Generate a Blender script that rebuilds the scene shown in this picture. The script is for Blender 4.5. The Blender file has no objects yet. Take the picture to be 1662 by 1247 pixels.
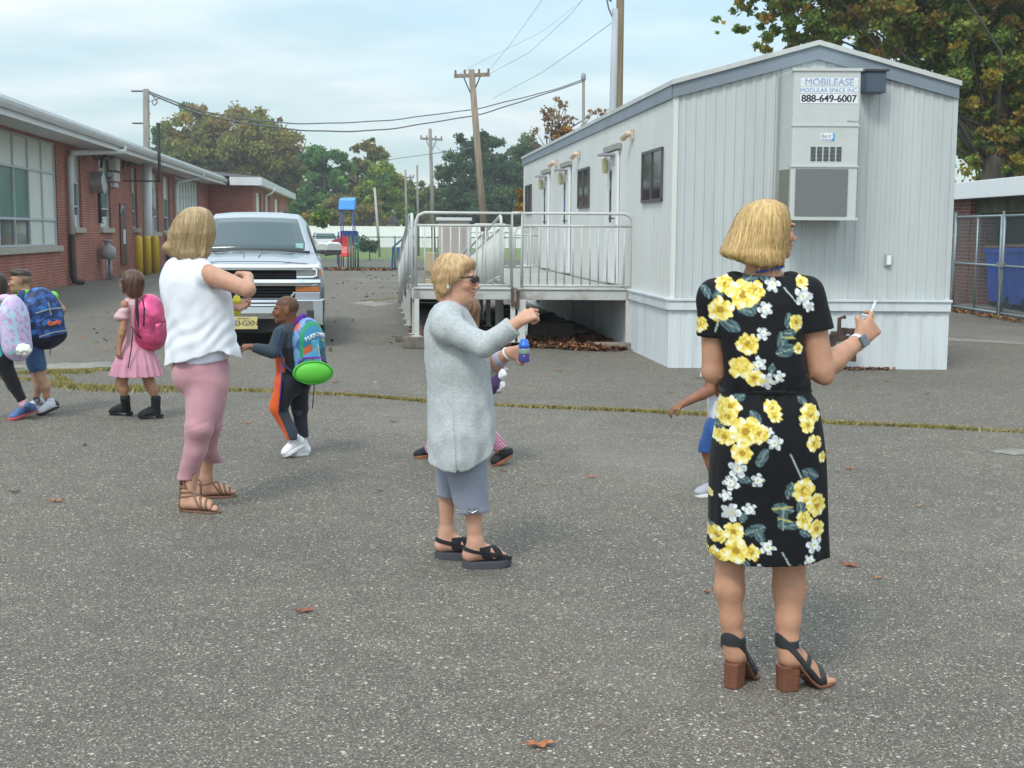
import bpy, math, random
import numpy as np
from mathutils import Vector, Matrix, Euler
R = math.radians
rng = np.random.default_rng(7)
random.seed(7)
scene = bpy.context.scene
COL = scene.collection

# ------------------------------------------------------------------ camera
FPX, CX, CY, HC = 2100.0, 831.0, 623.5, 1.6
PITCH = math.atan((CY - 376.3) / FPX)
ROLL = 0.0058
_f = Vector((0, math.cos(PITCH), -math.sin(PITCH)))
_u0 = Vector((0, math.sin(PITCH), math.cos(PITCH)))
_r0 = Vector((1, 0, 0))
_r = _r0 * math.cos(ROLL) + _u0 * math.sin(ROLL)
_u = -_r0 * math.sin(ROLL) + _u0 * math.cos(ROLL)
CAMPOS = Vector((0, 0, HC))
cd = bpy.data.cameras.new('camera')
cd.sensor_width = 36.0
cd.lens = FPX / 1662 * 36.0
cd.clip_start = 0.1
cd.clip_end = 3000
cam = bpy.data.objects.new('camera', cd)
COL.objects.link(cam)
m = Matrix.Identity(4)
for i in range(3):
    m[i][0] = _r[i]; m[i][1] = _u[i]; m[i][2] = -_f[i]; m[i][3] = CAMPOS[i]
cam.matrix_world = m
scene.camera = cam

# ------------------------------------------------------------------ sky, sun, exposure
SUN_EL, SUN_AZ = R(52), R(205)      # azimuth clockwise from +Y
w = bpy.data.worlds.new('World'); scene.world = w; w.use_nodes = True
nt = w.node_tree; nt.nodes.clear()
def N(t, typ, **kw):
    n = t.nodes.new(typ)
    for k, v in kw.items(): setattr(n, k, v)
    return n
out = N(nt, 'ShaderNodeOutputWorld'); bg = N(nt, 'ShaderNodeBackground')
sky = N(nt, 'ShaderNodeTexSky', sky_type='NISHITA', sun_disc=False, sun_elevation=SUN_EL, sun_rotation=SUN_AZ, air_density=1.0, dust_density=1.5, ozone_density=1.0)
tc = N(nt, 'ShaderNodeTexCoord')
sep = N(nt, 'ShaderNodeSeparateXYZ'); nt.links.new(tc.outputs['Generated'], sep.inputs[0])
# project the direction onto a cloud layer
addz = N(nt, 'ShaderNodeMath', operation='ADD'); addz.inputs[1].default_value = 0.16
nt.links.new(sep.outputs[2], addz.inputs[0])
mx = N(nt, 'ShaderNodeMath', operation='MAXIMUM'); mx.inputs[1].default_value = 0.05
nt.links.new(addz.outputs[0], mx.inputs[0])
dx = N(nt, 'ShaderNodeMath', operation='DIVIDE'); dy = N(nt, 'ShaderNodeMath', operation='DIVIDE')
nt.links.new(sep.outputs[0], dx.inputs[0]); nt.links.new(mx.outputs[0], dx.inputs[1])
nt.links.new(sep.outputs[1], dy.inputs[0]); nt.links.new(mx.outputs[0], dy.inputs[1])
cmb = N(nt, 'ShaderNodeCombineXYZ')
nt.links.new(dx.outputs[0], cmb.inputs[0]); nt.links.new(dy.outputs[0], cmb.inputs[1])
mp = N(nt, 'ShaderNodeMapping'); mp.inputs['Scale'].default_value = (0.9, 1.25, 1); mp.inputs['Location'].default_value = (3.3, 1.1, 0); mp.inputs['Rotation'].default_value = (0, 0, 0.12)
nt.links.new(cmb.outputs[0], mp.inputs[0])
n1 = N(nt, 'ShaderNodeTexNoise'); n1.inputs['Scale'].default_value = 0.75; n1.inputs['Detail'].default_value = 7; n1.inputs['Roughness'].default_value = 0.52; n1.inputs['Distortion'].default_value = 0.35
nt.links.new(mp.outputs[0], n1.inputs['Vector'])
cr = N(nt, 'ShaderNodeValToRGB'); cr.color_ramp.elements[0].position = 0.36; cr.color_ramp.elements[0].color = (0.45,)*3+(1,); cr.color_ramp.elements[1].position = 0.62; cr.color_ramp.elements[1].color = (0.98,)*3+(1,)
nt.links.new(n1.outputs['Fac'], cr.inputs[0])
n2 = N(nt, 'ShaderNodeTexNoise'); n2.inputs['Scale'].default_value = 1.7; n2.inputs['Detail'].default_value = 5
nt.links.new(mp.outputs[0], n2.inputs['Vector'])
cc = N(nt, 'ShaderNodeValToRGB'); cc.color_ramp.elements[0].position = 0.38; cc.color_ramp.elements[0].color = (6.8, 8.5, 9.1, 1); cc.color_ramp.elements[1].position = 0.62; cc.color_ramp.elements[1].color = (9.8, 10.5, 10.8, 1)
nt.links.new(n2.outputs['Fac'], cc.inputs[0])
mixc = N(nt, 'ShaderNodeMixRGB'); nt.links.new(cr.outputs[0], mixc.inputs[0])
skb = N(nt, 'ShaderNodeMixRGB', blend_type='MULTIPLY'); skb.inputs[0].default_value = 1; skb.inputs[2].default_value = (1.45, 1.75, 1.7, 1)
nt.links.new(sky.outputs[0], skb.inputs[1])
nt.links.new(skb.outputs[0], mixc.inputs[1]); nt.links.new(cc.outputs[0], mixc.inputs[2])
# an overcast sky is brighter overhead than at the horizon
zr = N(nt, 'ShaderNodeMapRange'); zr.inputs[1].default_value = 0.0; zr.inputs[2].default_value = 0.75; zr.inputs[3].default_value = 0.70; zr.inputs[4].default_value = 1.5; nt.links.new(sep.outputs[2], zr.inputs[0])
zm = N(nt, 'ShaderNodeMixRGB', blend_type='MULTIPLY'); zm.inputs[0].default_value = 1; nt.links.new(mixc.outputs[0], zm.inputs[1]); nt.links.new(zr.outputs[0], zm.inputs[2])
nt.links.new(zm.outputs[0], bg.inputs[0]); bg.inputs[1].default_value = 0.085
nt.links.new(bg.outputs[0], out.inputs[0])
sl = bpy.data.lights.new('sun', 'SUN'); sl.energy = 1.25; sl.angle = R(13); sl.color = (1.0, 0.96, 0.9)
so = bpy.data.objects.new('sun', sl); COL.objects.link(so)
sd = Vector((math.sin(SUN_AZ)*math.cos(SUN_EL), math.cos(SUN_AZ)*math.cos(SUN_EL), math.sin(SUN_EL)))
so.rotation_euler = sd.to_track_quat('Z', 'Y').to_euler(); so.location = sd * 60
vs = scene.view_settings
scene.display_settings.display_device = 'sRGB'
vs.view_transform = 'Standard'; vs.look = 'None'; vs.gamma = 1; vs.use_curve_mapping = False
vs.exposure = 0.53

# ------------------------------------------------------------------ helpers: pixels of the photo to places in the world
def ray(px, py):
    return (_f + _r * ((px - CX) / FPX) + _u * ((CY - py) / FPX))
def G(px, py, z=0.0):
    d = ray(px, py); t = (z - HC) / d.z
    return CAMPOS + d * t
def P(px, py, Y):
    d = ray(px, py); return CAMPOS + d * (Y / d.y)
def onplane(px, py, o, e):
    """pixel on the vertical plane through o along horizontal unit e -> (distance along e, z)"""
    d = ray(px, py); n = Vector((-e.y, e.x, 0))
    t = (o - CAMPOS).dot(n) / d.dot(n)
    p = CAMPOS + d * t
    return (p - o).dot(e), p.z
_dv = ray(600, 376); _dv.z = 0; _dv.normalize()
ELEN = _dv.copy()                              # the street direction that school, trailer, ramp and truck share
EWID = Vector((ELEN.y, -ELEN.x, 0))

# ------------------------------------------------------------------ tags
def tag(o, label=None, cat=None, group=None, kind=None):
    if label: o['label'] = label
    if cat: o['category'] = cat
    if group: o['group'] = group
    if kind: o['kind'] = kind
    return o
def empty(name, loc=(0, 0, 0), rz=0.0, label=None, cat=None, group=None):
    o = bpy.data.objects.new(name, None); COL.objects.link(o)
    o.location = loc; o.rotation_euler = (0, 0, rz); o.empty_display_size = 0.2
    return tag(o, label, cat, group)
def children(o): return [c for c in bpy.data.objects if c.parent == o]
def copy_tree(o, parent=None):
    c = o.copy(); COL.objects.link(c); c.parent = parent
    for ch in children(o): copy_tree(ch, c)
    return c

# ------------------------------------------------------------------ materials
def srgb(r, g, b):
    f = lambda c: (c/255/12.92) if c/255 <= 0.04045 else ((c/255+0.055)/1.055)**2.4
    return (f(r), f(g), f(b))
_mats = {}
def mat(name, col=(0.5, 0.5, 0.5), rough=0.6, metal=0.0, var=0.0, vscale=6.0, bump=0.0, bscale=40.0, stretch=(1, 1, 1), attr=None, dirt=0.0, dirtcol=(0.12, 0.1, 0.08), spec=0.5, trans=0.0, sheen=0.0, coat=0.0, sss=0.0, dirtscale=1.3):
    if name in _mats: return _mats[name]
    mt = bpy.data.materials.new(name); mt.use_nodes = True
    t = mt.node_tree; b = t.nodes['Principled BSDF']
    b.inputs['Roughness'].default_value = rough; b.inputs['Metallic'].default_value = metal
    b.inputs['Specular IOR Level'].default_value = spec
    if trans: b.inputs['Transmission Weight'].default_value = trans
    if sheen: b.inputs['Sheen Weight'].default_value = sheen
    if coat: b.inputs['Coat Weight'].default_value = coat
    if sss:
        b.inputs['Subsurface Weight'].default_value = sss; b.inputs['Subsurface Radius'].default_value = (0.01, 0.004, 0.002); b.inputs['Subsurface Scale'].default_value = 1.0
    b.inputs['Base Color'].default_value = (*col, 1)
    tcn = N(t, 'ShaderNodeTexCoord'); mpn = N(t, 'ShaderNodeMapping'); mpn.inputs['Scale'].default_value = stretch
    t.links.new(tcn.outputs['Object'], mpn.inputs[0])
    src = None
    if attr:
        a = N(t, 'ShaderNodeAttribute', attribute_name=attr); src = a.outputs['Color']
    if var:
        nz = N(t, 'ShaderNodeTexNoise'); nz.inputs['Scale'].default_value = vscale; nz.inputs['Detail'].default_value = 6
        t.links.new(mpn.outputs[0], nz.inputs['Vector'])
        mr = N(t, 'ShaderNodeMapRange'); mr.inputs[1].default_value = 0.3; mr.inputs[2].default_value = 0.7; mr.inputs[3].default_value = 1 - var; mr.inputs[4].default_value = 1 + var
        t.links.new(nz.outputs['Fac'], mr.inputs[0])
        mm = N(t, 'ShaderNodeMixRGB', blend_type='MULTIPLY'); mm.inputs[0].default_value = 1
        if src: t.links.new(src, mm.inputs[1])
        else: mm.inputs[1].default_value = (*col, 1)
        t.links.new(mr.outputs[0], mm.inputs[2]); src = mm.outputs[0]
    if dirt:
        nd = N(t, 'ShaderNodeTexNoise'); nd.inputs['Scale'].default_value = dirtscale; nd.inputs['Detail'].default_value = 8; nd.inputs['Roughness'].default_value = 0.65
        t.links.new(mpn.outputs[0], nd.inputs['Vector'])
        rd = N(t, 'ShaderNodeValToRGB'); rd.color_ramp.elements[0].position = 0.5; rd.color_ramp.elements[1].position = 0.75
        rd.color_ramp.elements[1].color = (dirt,)*3+(1,)
        t.links.new(nd.outputs['Fac'], rd.inputs[0])
        md = N(t, 'ShaderNodeMixRGB'); md.inputs[2].default_value = (*dirtcol, 1)
        t.links.new(rd.outputs[0], md.inputs[0])
        if src: t.links.new(src, md.inputs[1])
        else: md.inputs[1].default_value = (*col, 1)
        src = md.outputs[0]
    if src: t.links.new(src, b.inputs['Base Color'])
    if bump:
        nb = N(t, 'ShaderNodeTexNoise'); nb.inputs['Scale'].default_value = bscale; nb.inputs['Detail'].default_value = 4
        t.links.new(mpn.outputs[0], nb.inputs['Vector'])
        bp = N(t, 'ShaderNodeBump'); bp.inputs['Strength'].default_value = bump; bp.inputs['Distance'].default_value = 0.01
        t.links.new(nb.outputs['Fac'], bp.inputs['Height']); t.links.new(bp.outputs[0], b.inputs['Normal'])
    _mats[name] = mt
    return mt
def emat(name, col, strength):
    mt = bpy.data.materials.new(name); mt.use_nodes = True
    b = mt.node_tree.nodes['Principled BSDF']; b.inputs['Base Color'].default_value = (*col, 1)
    b.inputs['Emission Color'].default_value = (*col, 1); b.inputs['Emission Strength'].default_value = strength
    return mt

# ------------------------------------------------------------------ mesh builder
class MB:
    def __init__(s, T=None): s.v = []; s.f = []; s.T = T; s.c = None
    def add(s, vs, fs):
        o = len(s.v)
        s.v += [tuple(s.T(Vector(v))) if s.T else tuple(v) for v in vs]
        s.f += [tuple(i + o for i in f) for f in fs]
    def box(s, x0, x1, y0, y1, z0, z1):
        s.add([(x0,y0,z0),(x1,y0,z0),(x1,y1,z0),(x0,y1,z0),(x0,y0,z1),(x1,y0,z1),(x1,y1,z1),(x0,y1,z1)],
              [(0,3,2,1),(4,5,6,7),(0,1,5,4),(1,2,6,5),(2,3,7,6),(3,0,4,7)])
    def bar(s, a, b, w, h=None, up=(0, 0, 1)):
        """rectangular bar from a to b"""
        h = h or w; a = Vector(a); b = Vector(b); d = (b - a).normalized()
        u = Vector(up)
        if abs(d.dot(u)) > 0.98: u = Vector((0, 1, 0))
        r = d.cross(u).normalized(); u = r.cross(d)
        q = [(-w/2, -h/2), (w/2, -h/2), (w/2, h/2), (-w/2, h/2)]
        vs = [a + r*x + u*y for x, y in q] + [b + r*x + u*y for x, y in q]
        s.add(vs, [(0,3,2,1),(4,5,6,7),(0,1,5,4),(1,2,6,5),(2,3,7,6),(3,0,4,7)])
    def tube(s, pts, r, n=8, closed=False, caps=True, flat=None):
        pts = [Vector(p) for p in pts]; L = len(pts)
        rs = r if isinstance(r, (list, tuple)) else [r]*L
        base = []; pu = None
        for i, p in enumerate(pts):
            if closed: d = pts[(i+1) % L] - pts[i-1]
            else: d = (pts[min(i+1, L-1)] - pts[max(i-1, 0)])
            d = d.normalized() if d.length > 1e-9 else Vector((0, 0, 1))
            if pu is None:
                pu = Vector((0, 0, 1)) if abs(d.z) < 0.9 else Vector((1, 0, 0))
            rr = d.cross(pu)
            if rr.length < 1e-6: rr = d.cross(Vector((0.3, 0.9, 0.1)))
            rr.normalize(); pu = rr.cross(d).normalized()
            for k in range(n):
                a = 2*math.pi*k/n
                if flat: base.append(p + rr*math.cos(a)*rs[i]*flat[0] + pu*math.sin(a)*rs[i]*flat[1])
                else: base.append(p + rr*math.cos(a)*rs[i] + pu*math.sin(a)*rs[i])
        fs = []
        for i in range(L if closed else L-1):
            for k in range(n):
                a = i*n+k; b = i*n+(k+1) % n; j = (i+1) % L
                fs.append((a, b, j*n+(k+1) % n, j*n+k))
        if caps and not closed:
            fs.append(tuple(reversed(range(n)))); fs.append(tuple(range((L-1)*n, L*n)))
        s.add(base, fs)
    def cyl(s, a, b, r, r2=None, n=16): s.tube([a, b], [r, r2 if r2 is not None else r], n)
    def prism(s, poly, off):
        """closed polygon (3D points) extruded by off"""
        poly = [Vector(p) for p in poly]; off = Vector(off); n = len(poly)
        s.add(poly + [p + off for p in poly], [tuple(reversed(range(n))), tuple(range(n, 2*n))] + [(i, (i+1) % n, n+(i+1) % n, n+i) for i in range(n)])
    def lathe(s, prof, c=(0, 0, 0), n=20):
        vs = []; fs = []; c = Vector(c)
        for r, z in prof:
            for k in range(n):
                a = 2*math.pi*k/n; vs.append(c + Vector((r*math.cos(a), r*math.sin(a), z)))
        for i in range(len(prof)-1):
            for k in range(n):
                fs.append((i*n+k, i*n+(k+1) % n, (i+1)*n+(k+1) % n, (i+1)*n+k))
        fs.append(tuple(reversed(range(n)))); fs.append(tuple(range((len(prof)-1)*n, len(prof)*n)))
        s.add(vs, fs)
    def loft(s, rings, caps=True):
        n = len(rings[0]); vs = [p for r in rings for p in r]; fs = []
        for i in range(len(rings)-1):
            for k in range(n):
                fs.append((i*n+k, i*n+(k+1) % n, (i+1)*n+(k+1) % n, (i+1)*n+k))
        if caps: fs.append(tuple(reversed(range(n)))); fs.append(tuple(range((len(rings)-1)*n, len(rings)*n)))
        s.add(vs, fs)
    def build(s, name, mt, parent=None, smooth=False, bevel=0.0, label=None, local=None, recalc=True):
        me = bpy.data.meshes.new(name)
        vs = s.v
        if local is not None: vs = [(v[0]-local[0], v[1]-local[1], v[2]-local[2]) for v in vs]
        me.from_pydata(vs, [], s.f)
        if recalc:
            import bmesh
            bm = bmesh.new(); bm.from_mesh(me); bmesh.ops.recalc_face_normals(bm, faces=bm.faces); bm.to_mesh(me); bm.free()
        if mt: me.materials.append(mt)
        o = bpy.data.objects.new(name, me); COL.objects.link(o)
        if parent: o.parent = parent
        if smooth:
            for p in me.polygons: p.use_smooth = True
        if bevel:
            bv = o.modifiers.new('bevel', 'BEVEL'); bv.width = bevel; bv.segments = 2; bv.limit_method = 'ANGLE'; bv.angle_limit = R(40)
        if label: o['label'] = label
        return o
def meshobj(name, V, F, mt, parent=None, col=None, smooth=True):
    """numpy quads/tris to an object"""
    me = bpy.data.meshes.new(name)
    n = F.shape[1]
    me.vertices.add(len(V)); me.vertices.foreach_set('co', np.ascontiguousarray(V, dtype=np.float32).ravel())
    me.loops.add(F.size); me.loops.foreach_set('vertex_index', np.ascontiguousarray(F, dtype=np.int32).ravel())
    me.polygons.add(len(F)); me.polygons.foreach_set('loop_start', np.arange(len(F), dtype=np.int32)*n)
    if smooth: me.polygons.foreach_set('use_smooth', np.ones(len(F), dtype=bool))
    me.update(calc_edges=True)
    if col is not None:
        a = me.attributes.new('Col', 'FLOAT_COLOR', 'POINT')
        c4 = np.ones((len(V), 4), dtype=np.float32); c4[:, :3] = col
        a.data.foreach_set('color', c4.ravel())
    if mt: me.materials.append(mt)
    o = bpy.data.objects.new(name, me); COL.objects.link(o)
    if parent: o.parent = parent
    return o
def text_obj(name, s, size, mt, parent, M, extrude=0.001, align='CENTER', bold=0.0, spacing=1.0):
    cu = bpy.data.curves.new(name, 'FONT'); cu.body = s; cu.size = size; cu.extrude = extrude; cu.align_x = align; cu.align_y = 'CENTER'; cu.offset = bold; cu.space_character = spacing
    cu.materials.append(mt)
    tmp = bpy.data.objects.new('t', cu); COL.objects.link(tmp)
    dg = bpy.context.evaluated_depsgraph_get(); me = bpy.data.meshes.new_from_object(tmp.evaluated_get(dg))
    bpy.data.objects.remove(tmp)
    me.transform(M)
    o = bpy.data.objects.new(name, me); COL.objects.link(o); o.parent = parent
    return o
def basis(o, x, y, z):
    M = Matrix.Identity(4)
    for i in range(3): M[i][0] = x[i]; M[i][1] = y[i]; M[i][2] = z[i]; M[i][3] = o[i]
    return M

# ------------------------------------------------------------------ organic surfaces: smooth unions polygonised into one mesh
A3 = lambda p: np.array([p[0], p[1], p[2]], dtype=np.float32)
def nz3(x, y, z, s, seed=0):
    """cheap smooth noise from warped sines, about -1..1"""
    a = 1.7+seed*0.61; b = 2.9+seed*1.13
    u = x/s+1.3*np.sin(y/s*0.9+a)+0.8*np.sin(z/s*1.1+b)
    v = y/s+1.2*np.sin(z/s*0.8+b)+0.9*np.sin(x/s*1.2+a*2)
    w_ = z/s+1.1*np.sin(x/s*0.7+b*2)+0.7*np.sin(y/s*1.3+a)
    return (np.sin(u)+np.sin(v+1)+np.sin(w_+2))/3
class Ops:
    def __init__(s): s.l = []
    def cap(s, a, b, ra, rb=None, k=0.01, flat=None, mode='u'):
        a = A3(a); b = A3(b); rb = ra if rb is None else rb; rm = max(ra, rb)
        fs = 1.0
        if flat: n = A3(Vector(flat[0]).normalized()); fs = flat[1]
        ba = b-a; bb = max(float(ba@ba), 1e-9)
        def fn(x, y, z):
            qx, qy, qz = x-a[0], y-a[1], z-a[2]
            h = np.clip((qx*ba[0]+qy*ba[1]+qz*ba[2])/bb, 0, 1)
            qx = qx-ba[0]*h; qy = qy-ba[1]*h; qz = qz-ba[2]*h
            if flat:
                c = (qx*n[0]+qy*n[1]+qz*n[2])*(1/fs-1)
                qx = qx+n[0]*c; qy = qy+n[1]*c; qz = qz+n[2]*c
            return (np.sqrt(qx*qx+qy*qy+qz*qz)-(ra+(rb-ra)*h))*min(1, fs)
        e = rm*max(1, fs)
        s.l.append((fn, np.minimum(a, b)-e, np.maximum(a, b)+e, k, mode)); return s
    def chain(s, pts, rs, k=0.01, flat=None):
        for i in range(len(pts)-1): s.cap(pts[i], pts[i+1], rs[i], rs[i+1], k, flat)
        return s
    def ell(s, c, r, rot=None, k=0.01, mode='u'):
        c = A3(c); r = np.array(r, dtype=np.float32); M = np.array(rot, dtype=np.float32) if rot is not None else np.eye(3, dtype=np.float32)
        # rows of M are the local axes
        def fn(x, y, z):
            qx, qy, qz = x-c[0], y-c[1], z-c[2]
            l = [(qx*M[i, 0]+qy*M[i, 1]+qz*M[i, 2]) for i in range(3)]
            k0 = np.sqrt(sum((l[i]/r[i])**2 for i in range(3)))
            k1 = np.sqrt(sum((l[i]/r[i]**2)**2 for i in range(3)))+1e-6
            return k0*(k0-1)/k1
        ext = np.abs(M.T)@r
        s.l.append((fn, c-ext, c+ext, k, mode)); return s
    def box(s, c, r, rot=None, rd=0.01, k=0.005, mode='u'):
        c = A3(c); r = np.array(r, dtype=np.float32); M = np.array(rot, dtype=np.float32) if rot is not None else np.eye(3, dtype=np.float32)
        def fn(x, y, z):
            qx, qy, qz = x-c[0], y-c[1], z-c[2]
            l = [np.abs(qx*M[i, 0]+qy*M[i, 1]+qz*M[i, 2])-(r[i]-rd) for i in range(3)]
            o = np.sqrt(sum(np.maximum(q, 0)**2 for q in l))
            return o+np.minimum(np.maximum(l[0], np.maximum(l[1], l[2])), 0)-rd
        ext = np.abs(M.T)@r
        s.l.append((fn, c-ext, c+ext, k, mode)); return s
    def loft(s, rows, k=0.01, mode='u', pw=2.0, sm=9, capr=0.006, rot=None, foldn=0, folda=0.0, foldz=None):
        """rows (z, cx, cy, rx, ry): a body of ellipse sections stacked in z; foldn/folda: pleats"""
        T = np.array(sorted(rows), dtype=np.float32); zz = np.linspace(T[0, 0], T[-1, 0], 160)
        cols = [np.interp(zz, T[:, 0], T[:, i]) for i in range(1, 5)]
        ker = np.ones(sm)/sm
        cols = [np.convolve(np.pad(c, sm//2, mode='edge'), ker, 'valid') for c in cols]
        z0, z1 = float(T[0, 0]), float(T[-1, 0])
        ca, sa = (math.cos(rot), math.sin(rot)) if rot else (1, 0)
        def fn(x, y, z):
            zc = np.broadcast_to(z, np.broadcast(x, y, z).shape)
            cx, cy, rx, ry = [np.interp(zc, zz, c).astype(np.float32) for c in cols]
            dx_, dy_ = x-cx, y-cy
            qx = (dx_*ca+dy_*sa)/rx; qy = (-dx_*sa+dy_*ca)/ry
            if pw == 2: q = np.sqrt(qx*qx+qy*qy)
            else: q = (np.abs(qx)**pw+np.abs(qy)**pw)**(1/pw)
            d = (q-1)*np.minimum(rx, ry)
            if foldn:
                th = np.arctan2(qy, qx); am = folda*(np.clip((foldz-zc)/(foldz-z0), 0, 1) if foldz is not None else 1)
                d = d-am*(np.sin(th*foldn+1.5*np.sin(th*3+1))+0.45*np.sin(th*foldn*1.7+2))
            dz = np.maximum(z0-zc, zc-z1)
            q2 = np.maximum(d+capr, 0); q3 = np.maximum(dz+capr, 0)
            return np.minimum(np.maximum(d+capr, dz+capr), 0)+np.sqrt(q2*q2+q3*q3)-capr
        mxx = max(cols[2].max(), cols[3].max())+folda*2
        lo = np.array([cols[0].min()-mxx, cols[1].min()-mxx, z0]); hi = np.array([cols[0].max()+mxx, cols[1].max()+mxx, z1])
        s.l.append((fn, lo, hi, k, mode)); return s
    def cutplane(s, p, n, k=0.003):
        """removes everything on the side n points to"""
        p = A3(p); n = A3(Vector(n).normalized())
        fn = lambda x, y, z: (x-p[0])*n[0]+(y-p[1])*n[1]+(z-p[2])*n[2]
        s.l.append((fn, None, None, k, 'i')); return s
    def hem(s, pts, k=0.006):
        """lower edge: removes what lies under the polyline of (x, z) points"""
        X = [q[0] for q in pts]; Z = [q[1] for q in pts]
        fn = lambda x, y, z: np.interp(x, X, Z).astype(np.float32)-z+0*y
        s.l.append((fn, None, None, k, 'i')); return s
    def disp(s, fn): s.l.append((fn, None, None, 0, 'd')); return s
    def bounds(s):
        lo = np.min([o[1] for o in s.l if o[4] == 'u'], axis=0); hi = np.max([o[2] for o in s.l if o[4] == 'u'], axis=0)
        return lo-0.012, hi+0.012
    def field(s, lo, hi, h):
        n = np.ceil((hi-lo)/h).astype(int)+1
        ax = [(lo[i]+np.arange(n[i])*h).astype(np.float32) for i in range(3)]
        D = np.full(n, 1.0, dtype=np.float32)
        for fn, a, b, k, mode in s.l:
            if mode == 'd':
                msk = np.abs(D) < 0.05
                if msk.any():
                    I = np.nonzero(msk); D[I] += fn(ax[0][I[0]], ax[1][I[1]], ax[2][I[2]]).astype(np.float32)
                continue
            if a is None: sl = [slice(0, n[i]) for i in range(3)]
            else:
                pad = k+3*h+(0.02 if mode == 'u' else 0)
                sl = []
                for i in range(3):
                    i0 = max(0, int((a[i]-pad-lo[i])/h)); i1 = min(n[i], int((b[i]+pad-lo[i])/h)+2)
                    sl.append(slice(i0, i1))
                if any(q.stop <= q.start for q in sl): continue
            sl = tuple(sl)
            d = fn(ax[0][sl[0]][:, None, None], ax[1][sl[1]][None, :, None], ax[2][sl[2]][None, None, :]).astype(np.float32)
            c = D[sl]
            if mode == 'u':
                if k > 0: q = np.maximum(k-np.abs(c-d), 0)/k; c = np.minimum(c, d)-q*q*k*0.25
                else: c = np.minimum(c, d)
            elif mode == 's':
                d = -d; q = np.maximum(k-np.abs(c-d), 0)/max(k, 1e-6); c = np.maximum(c, d)+q*q*k*0.25
            else:
                q = np.maximum(k-np.abs(c-d), 0)/max(k, 1e-6); c = np.maximum(c, d)+q*q*k*0.25
            D[sl] = c
        return D
    def mesh(s, h, lo=None, hi=None):
        if lo is None: lo, hi = s.bounds()
        lo = np.asarray(lo, dtype=float); hi = np.asarray(hi, dtype=float)
        D = s.field(lo, hi, h); s.last = (D, lo, h)
        return surfnet(D, lo, h)
    def mesh_multi(s, h, fine=()):
        """fine: list of (lo, hi, h) boxes polygonised finer, one joined mesh"""
        V, F = s.mesh(h)
        if not fine: return V, F
        c = V[F].mean(axis=1); keep = np.ones(len(F), bool)
        for lo, hi, hf in fine: keep &= ~np.all((c > np.array(lo)) & (c < np.array(hi)), axis=1)
        Vs = [V]; Fs = [F[keep]]; off = len(V)
        for lo, hi, hf in fine:
            lo = np.array(lo, dtype=float)-h*0.6; hi = np.array(hi, dtype=float)+h*0.6
            v, f = s.mesh(hf, lo, hi)
            Vs.append(v); Fs.append(f+off); off += len(v)
        V = np.concatenate(Vs); F = np.concatenate(Fs)
        used = np.zeros(len(V), bool); used[F.ravel()] = True
        idx = np.cumsum(used)-1
        return V[used], idx[F]
def surfnet(D, lo, h):
    S = D < 0
    n = D.shape
    c = S[:-1, :-1, :-1].astype(np.int8)
    tot = np.zeros((n[0]-1, n[1]-1, n[2]-1), np.int8)
    for i in (0, 1):
        for j in (0, 1):
            for k in (0, 1):
                tot += S[i:n[0]-1+i, j:n[1]-1+j, k:n[2]-1+k]
    act = (tot > 0) & (tot < 8)
    I = np.array(np.nonzero(act)).T
    vid = np.full(act.shape, -1, np.int32); vid[act] = np.arange(len(I))
    cor = [(i, j, k) for i in (0, 1) for j in (0, 1) for k in (0, 1)]
    val = {c_: D[I[:, 0]+c_[0], I[:, 1]+c_[1], I[:, 2]+c_[2]] for c_ in cor}
    acc = np.zeros((len(I), 3)); cnt = np.zeros(len(I))
    for c_ in cor:
        for a in range(3):
            if c_[a] == 0:
                e = list(c_); e[a] = 1; e = tuple(e)
                v0, v1 = val[c_], val[e]; x = (v0 < 0) != (v1 < 0)
                t = np.where(x, v0/np.where(x, v0-v1, 1), 0)
                p = np.array(c_, float)[None, :].repeat(len(I), 0); p[:, a] += t
                acc[x] += p[x]; cnt[x] += 1
    V = lo+(I+acc/cnt[:, None])*h
    Fs = []
    for a in range(3):
        b, c2 = (a+1) % 3, (a+2) % 3
        s0 = [slice(0, n[i]) for i in range(3)]; s1 = list(s0)
        s0[a] = slice(0, n[a]-1); s1[a] = slice(1, n[a])
        A, B = S[tuple(s0)], S[tuple(s1)]
        X = A != B
        J = np.array(np.nonzero(X)).T
        ok = (J[:, b] > 0) & (J[:, c2] > 0) & (J[:, b] < n[b]-1) & (J[:, c2] < n[c2]-1); J = J[ok]
        def q(db, dc):
            K = J.copy(); K[:, b] -= db; K[:, c2] -= dc
            return vid[K[:, 0], K[:, 1], K[:, 2]]
        quad = np.stack([q(1, 1), q(0, 1), q(0, 0), q(1, 0)], axis=1)
        flip = ~A[J[:, 0], J[:, 1], J[:, 2]]
        quad[flip] = quad[flip][:, ::-1]
        Fs.append(quad)
    F = np.concatenate(Fs)
    F = F[(F >= 0).all(axis=1)]
    return V, F

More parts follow.
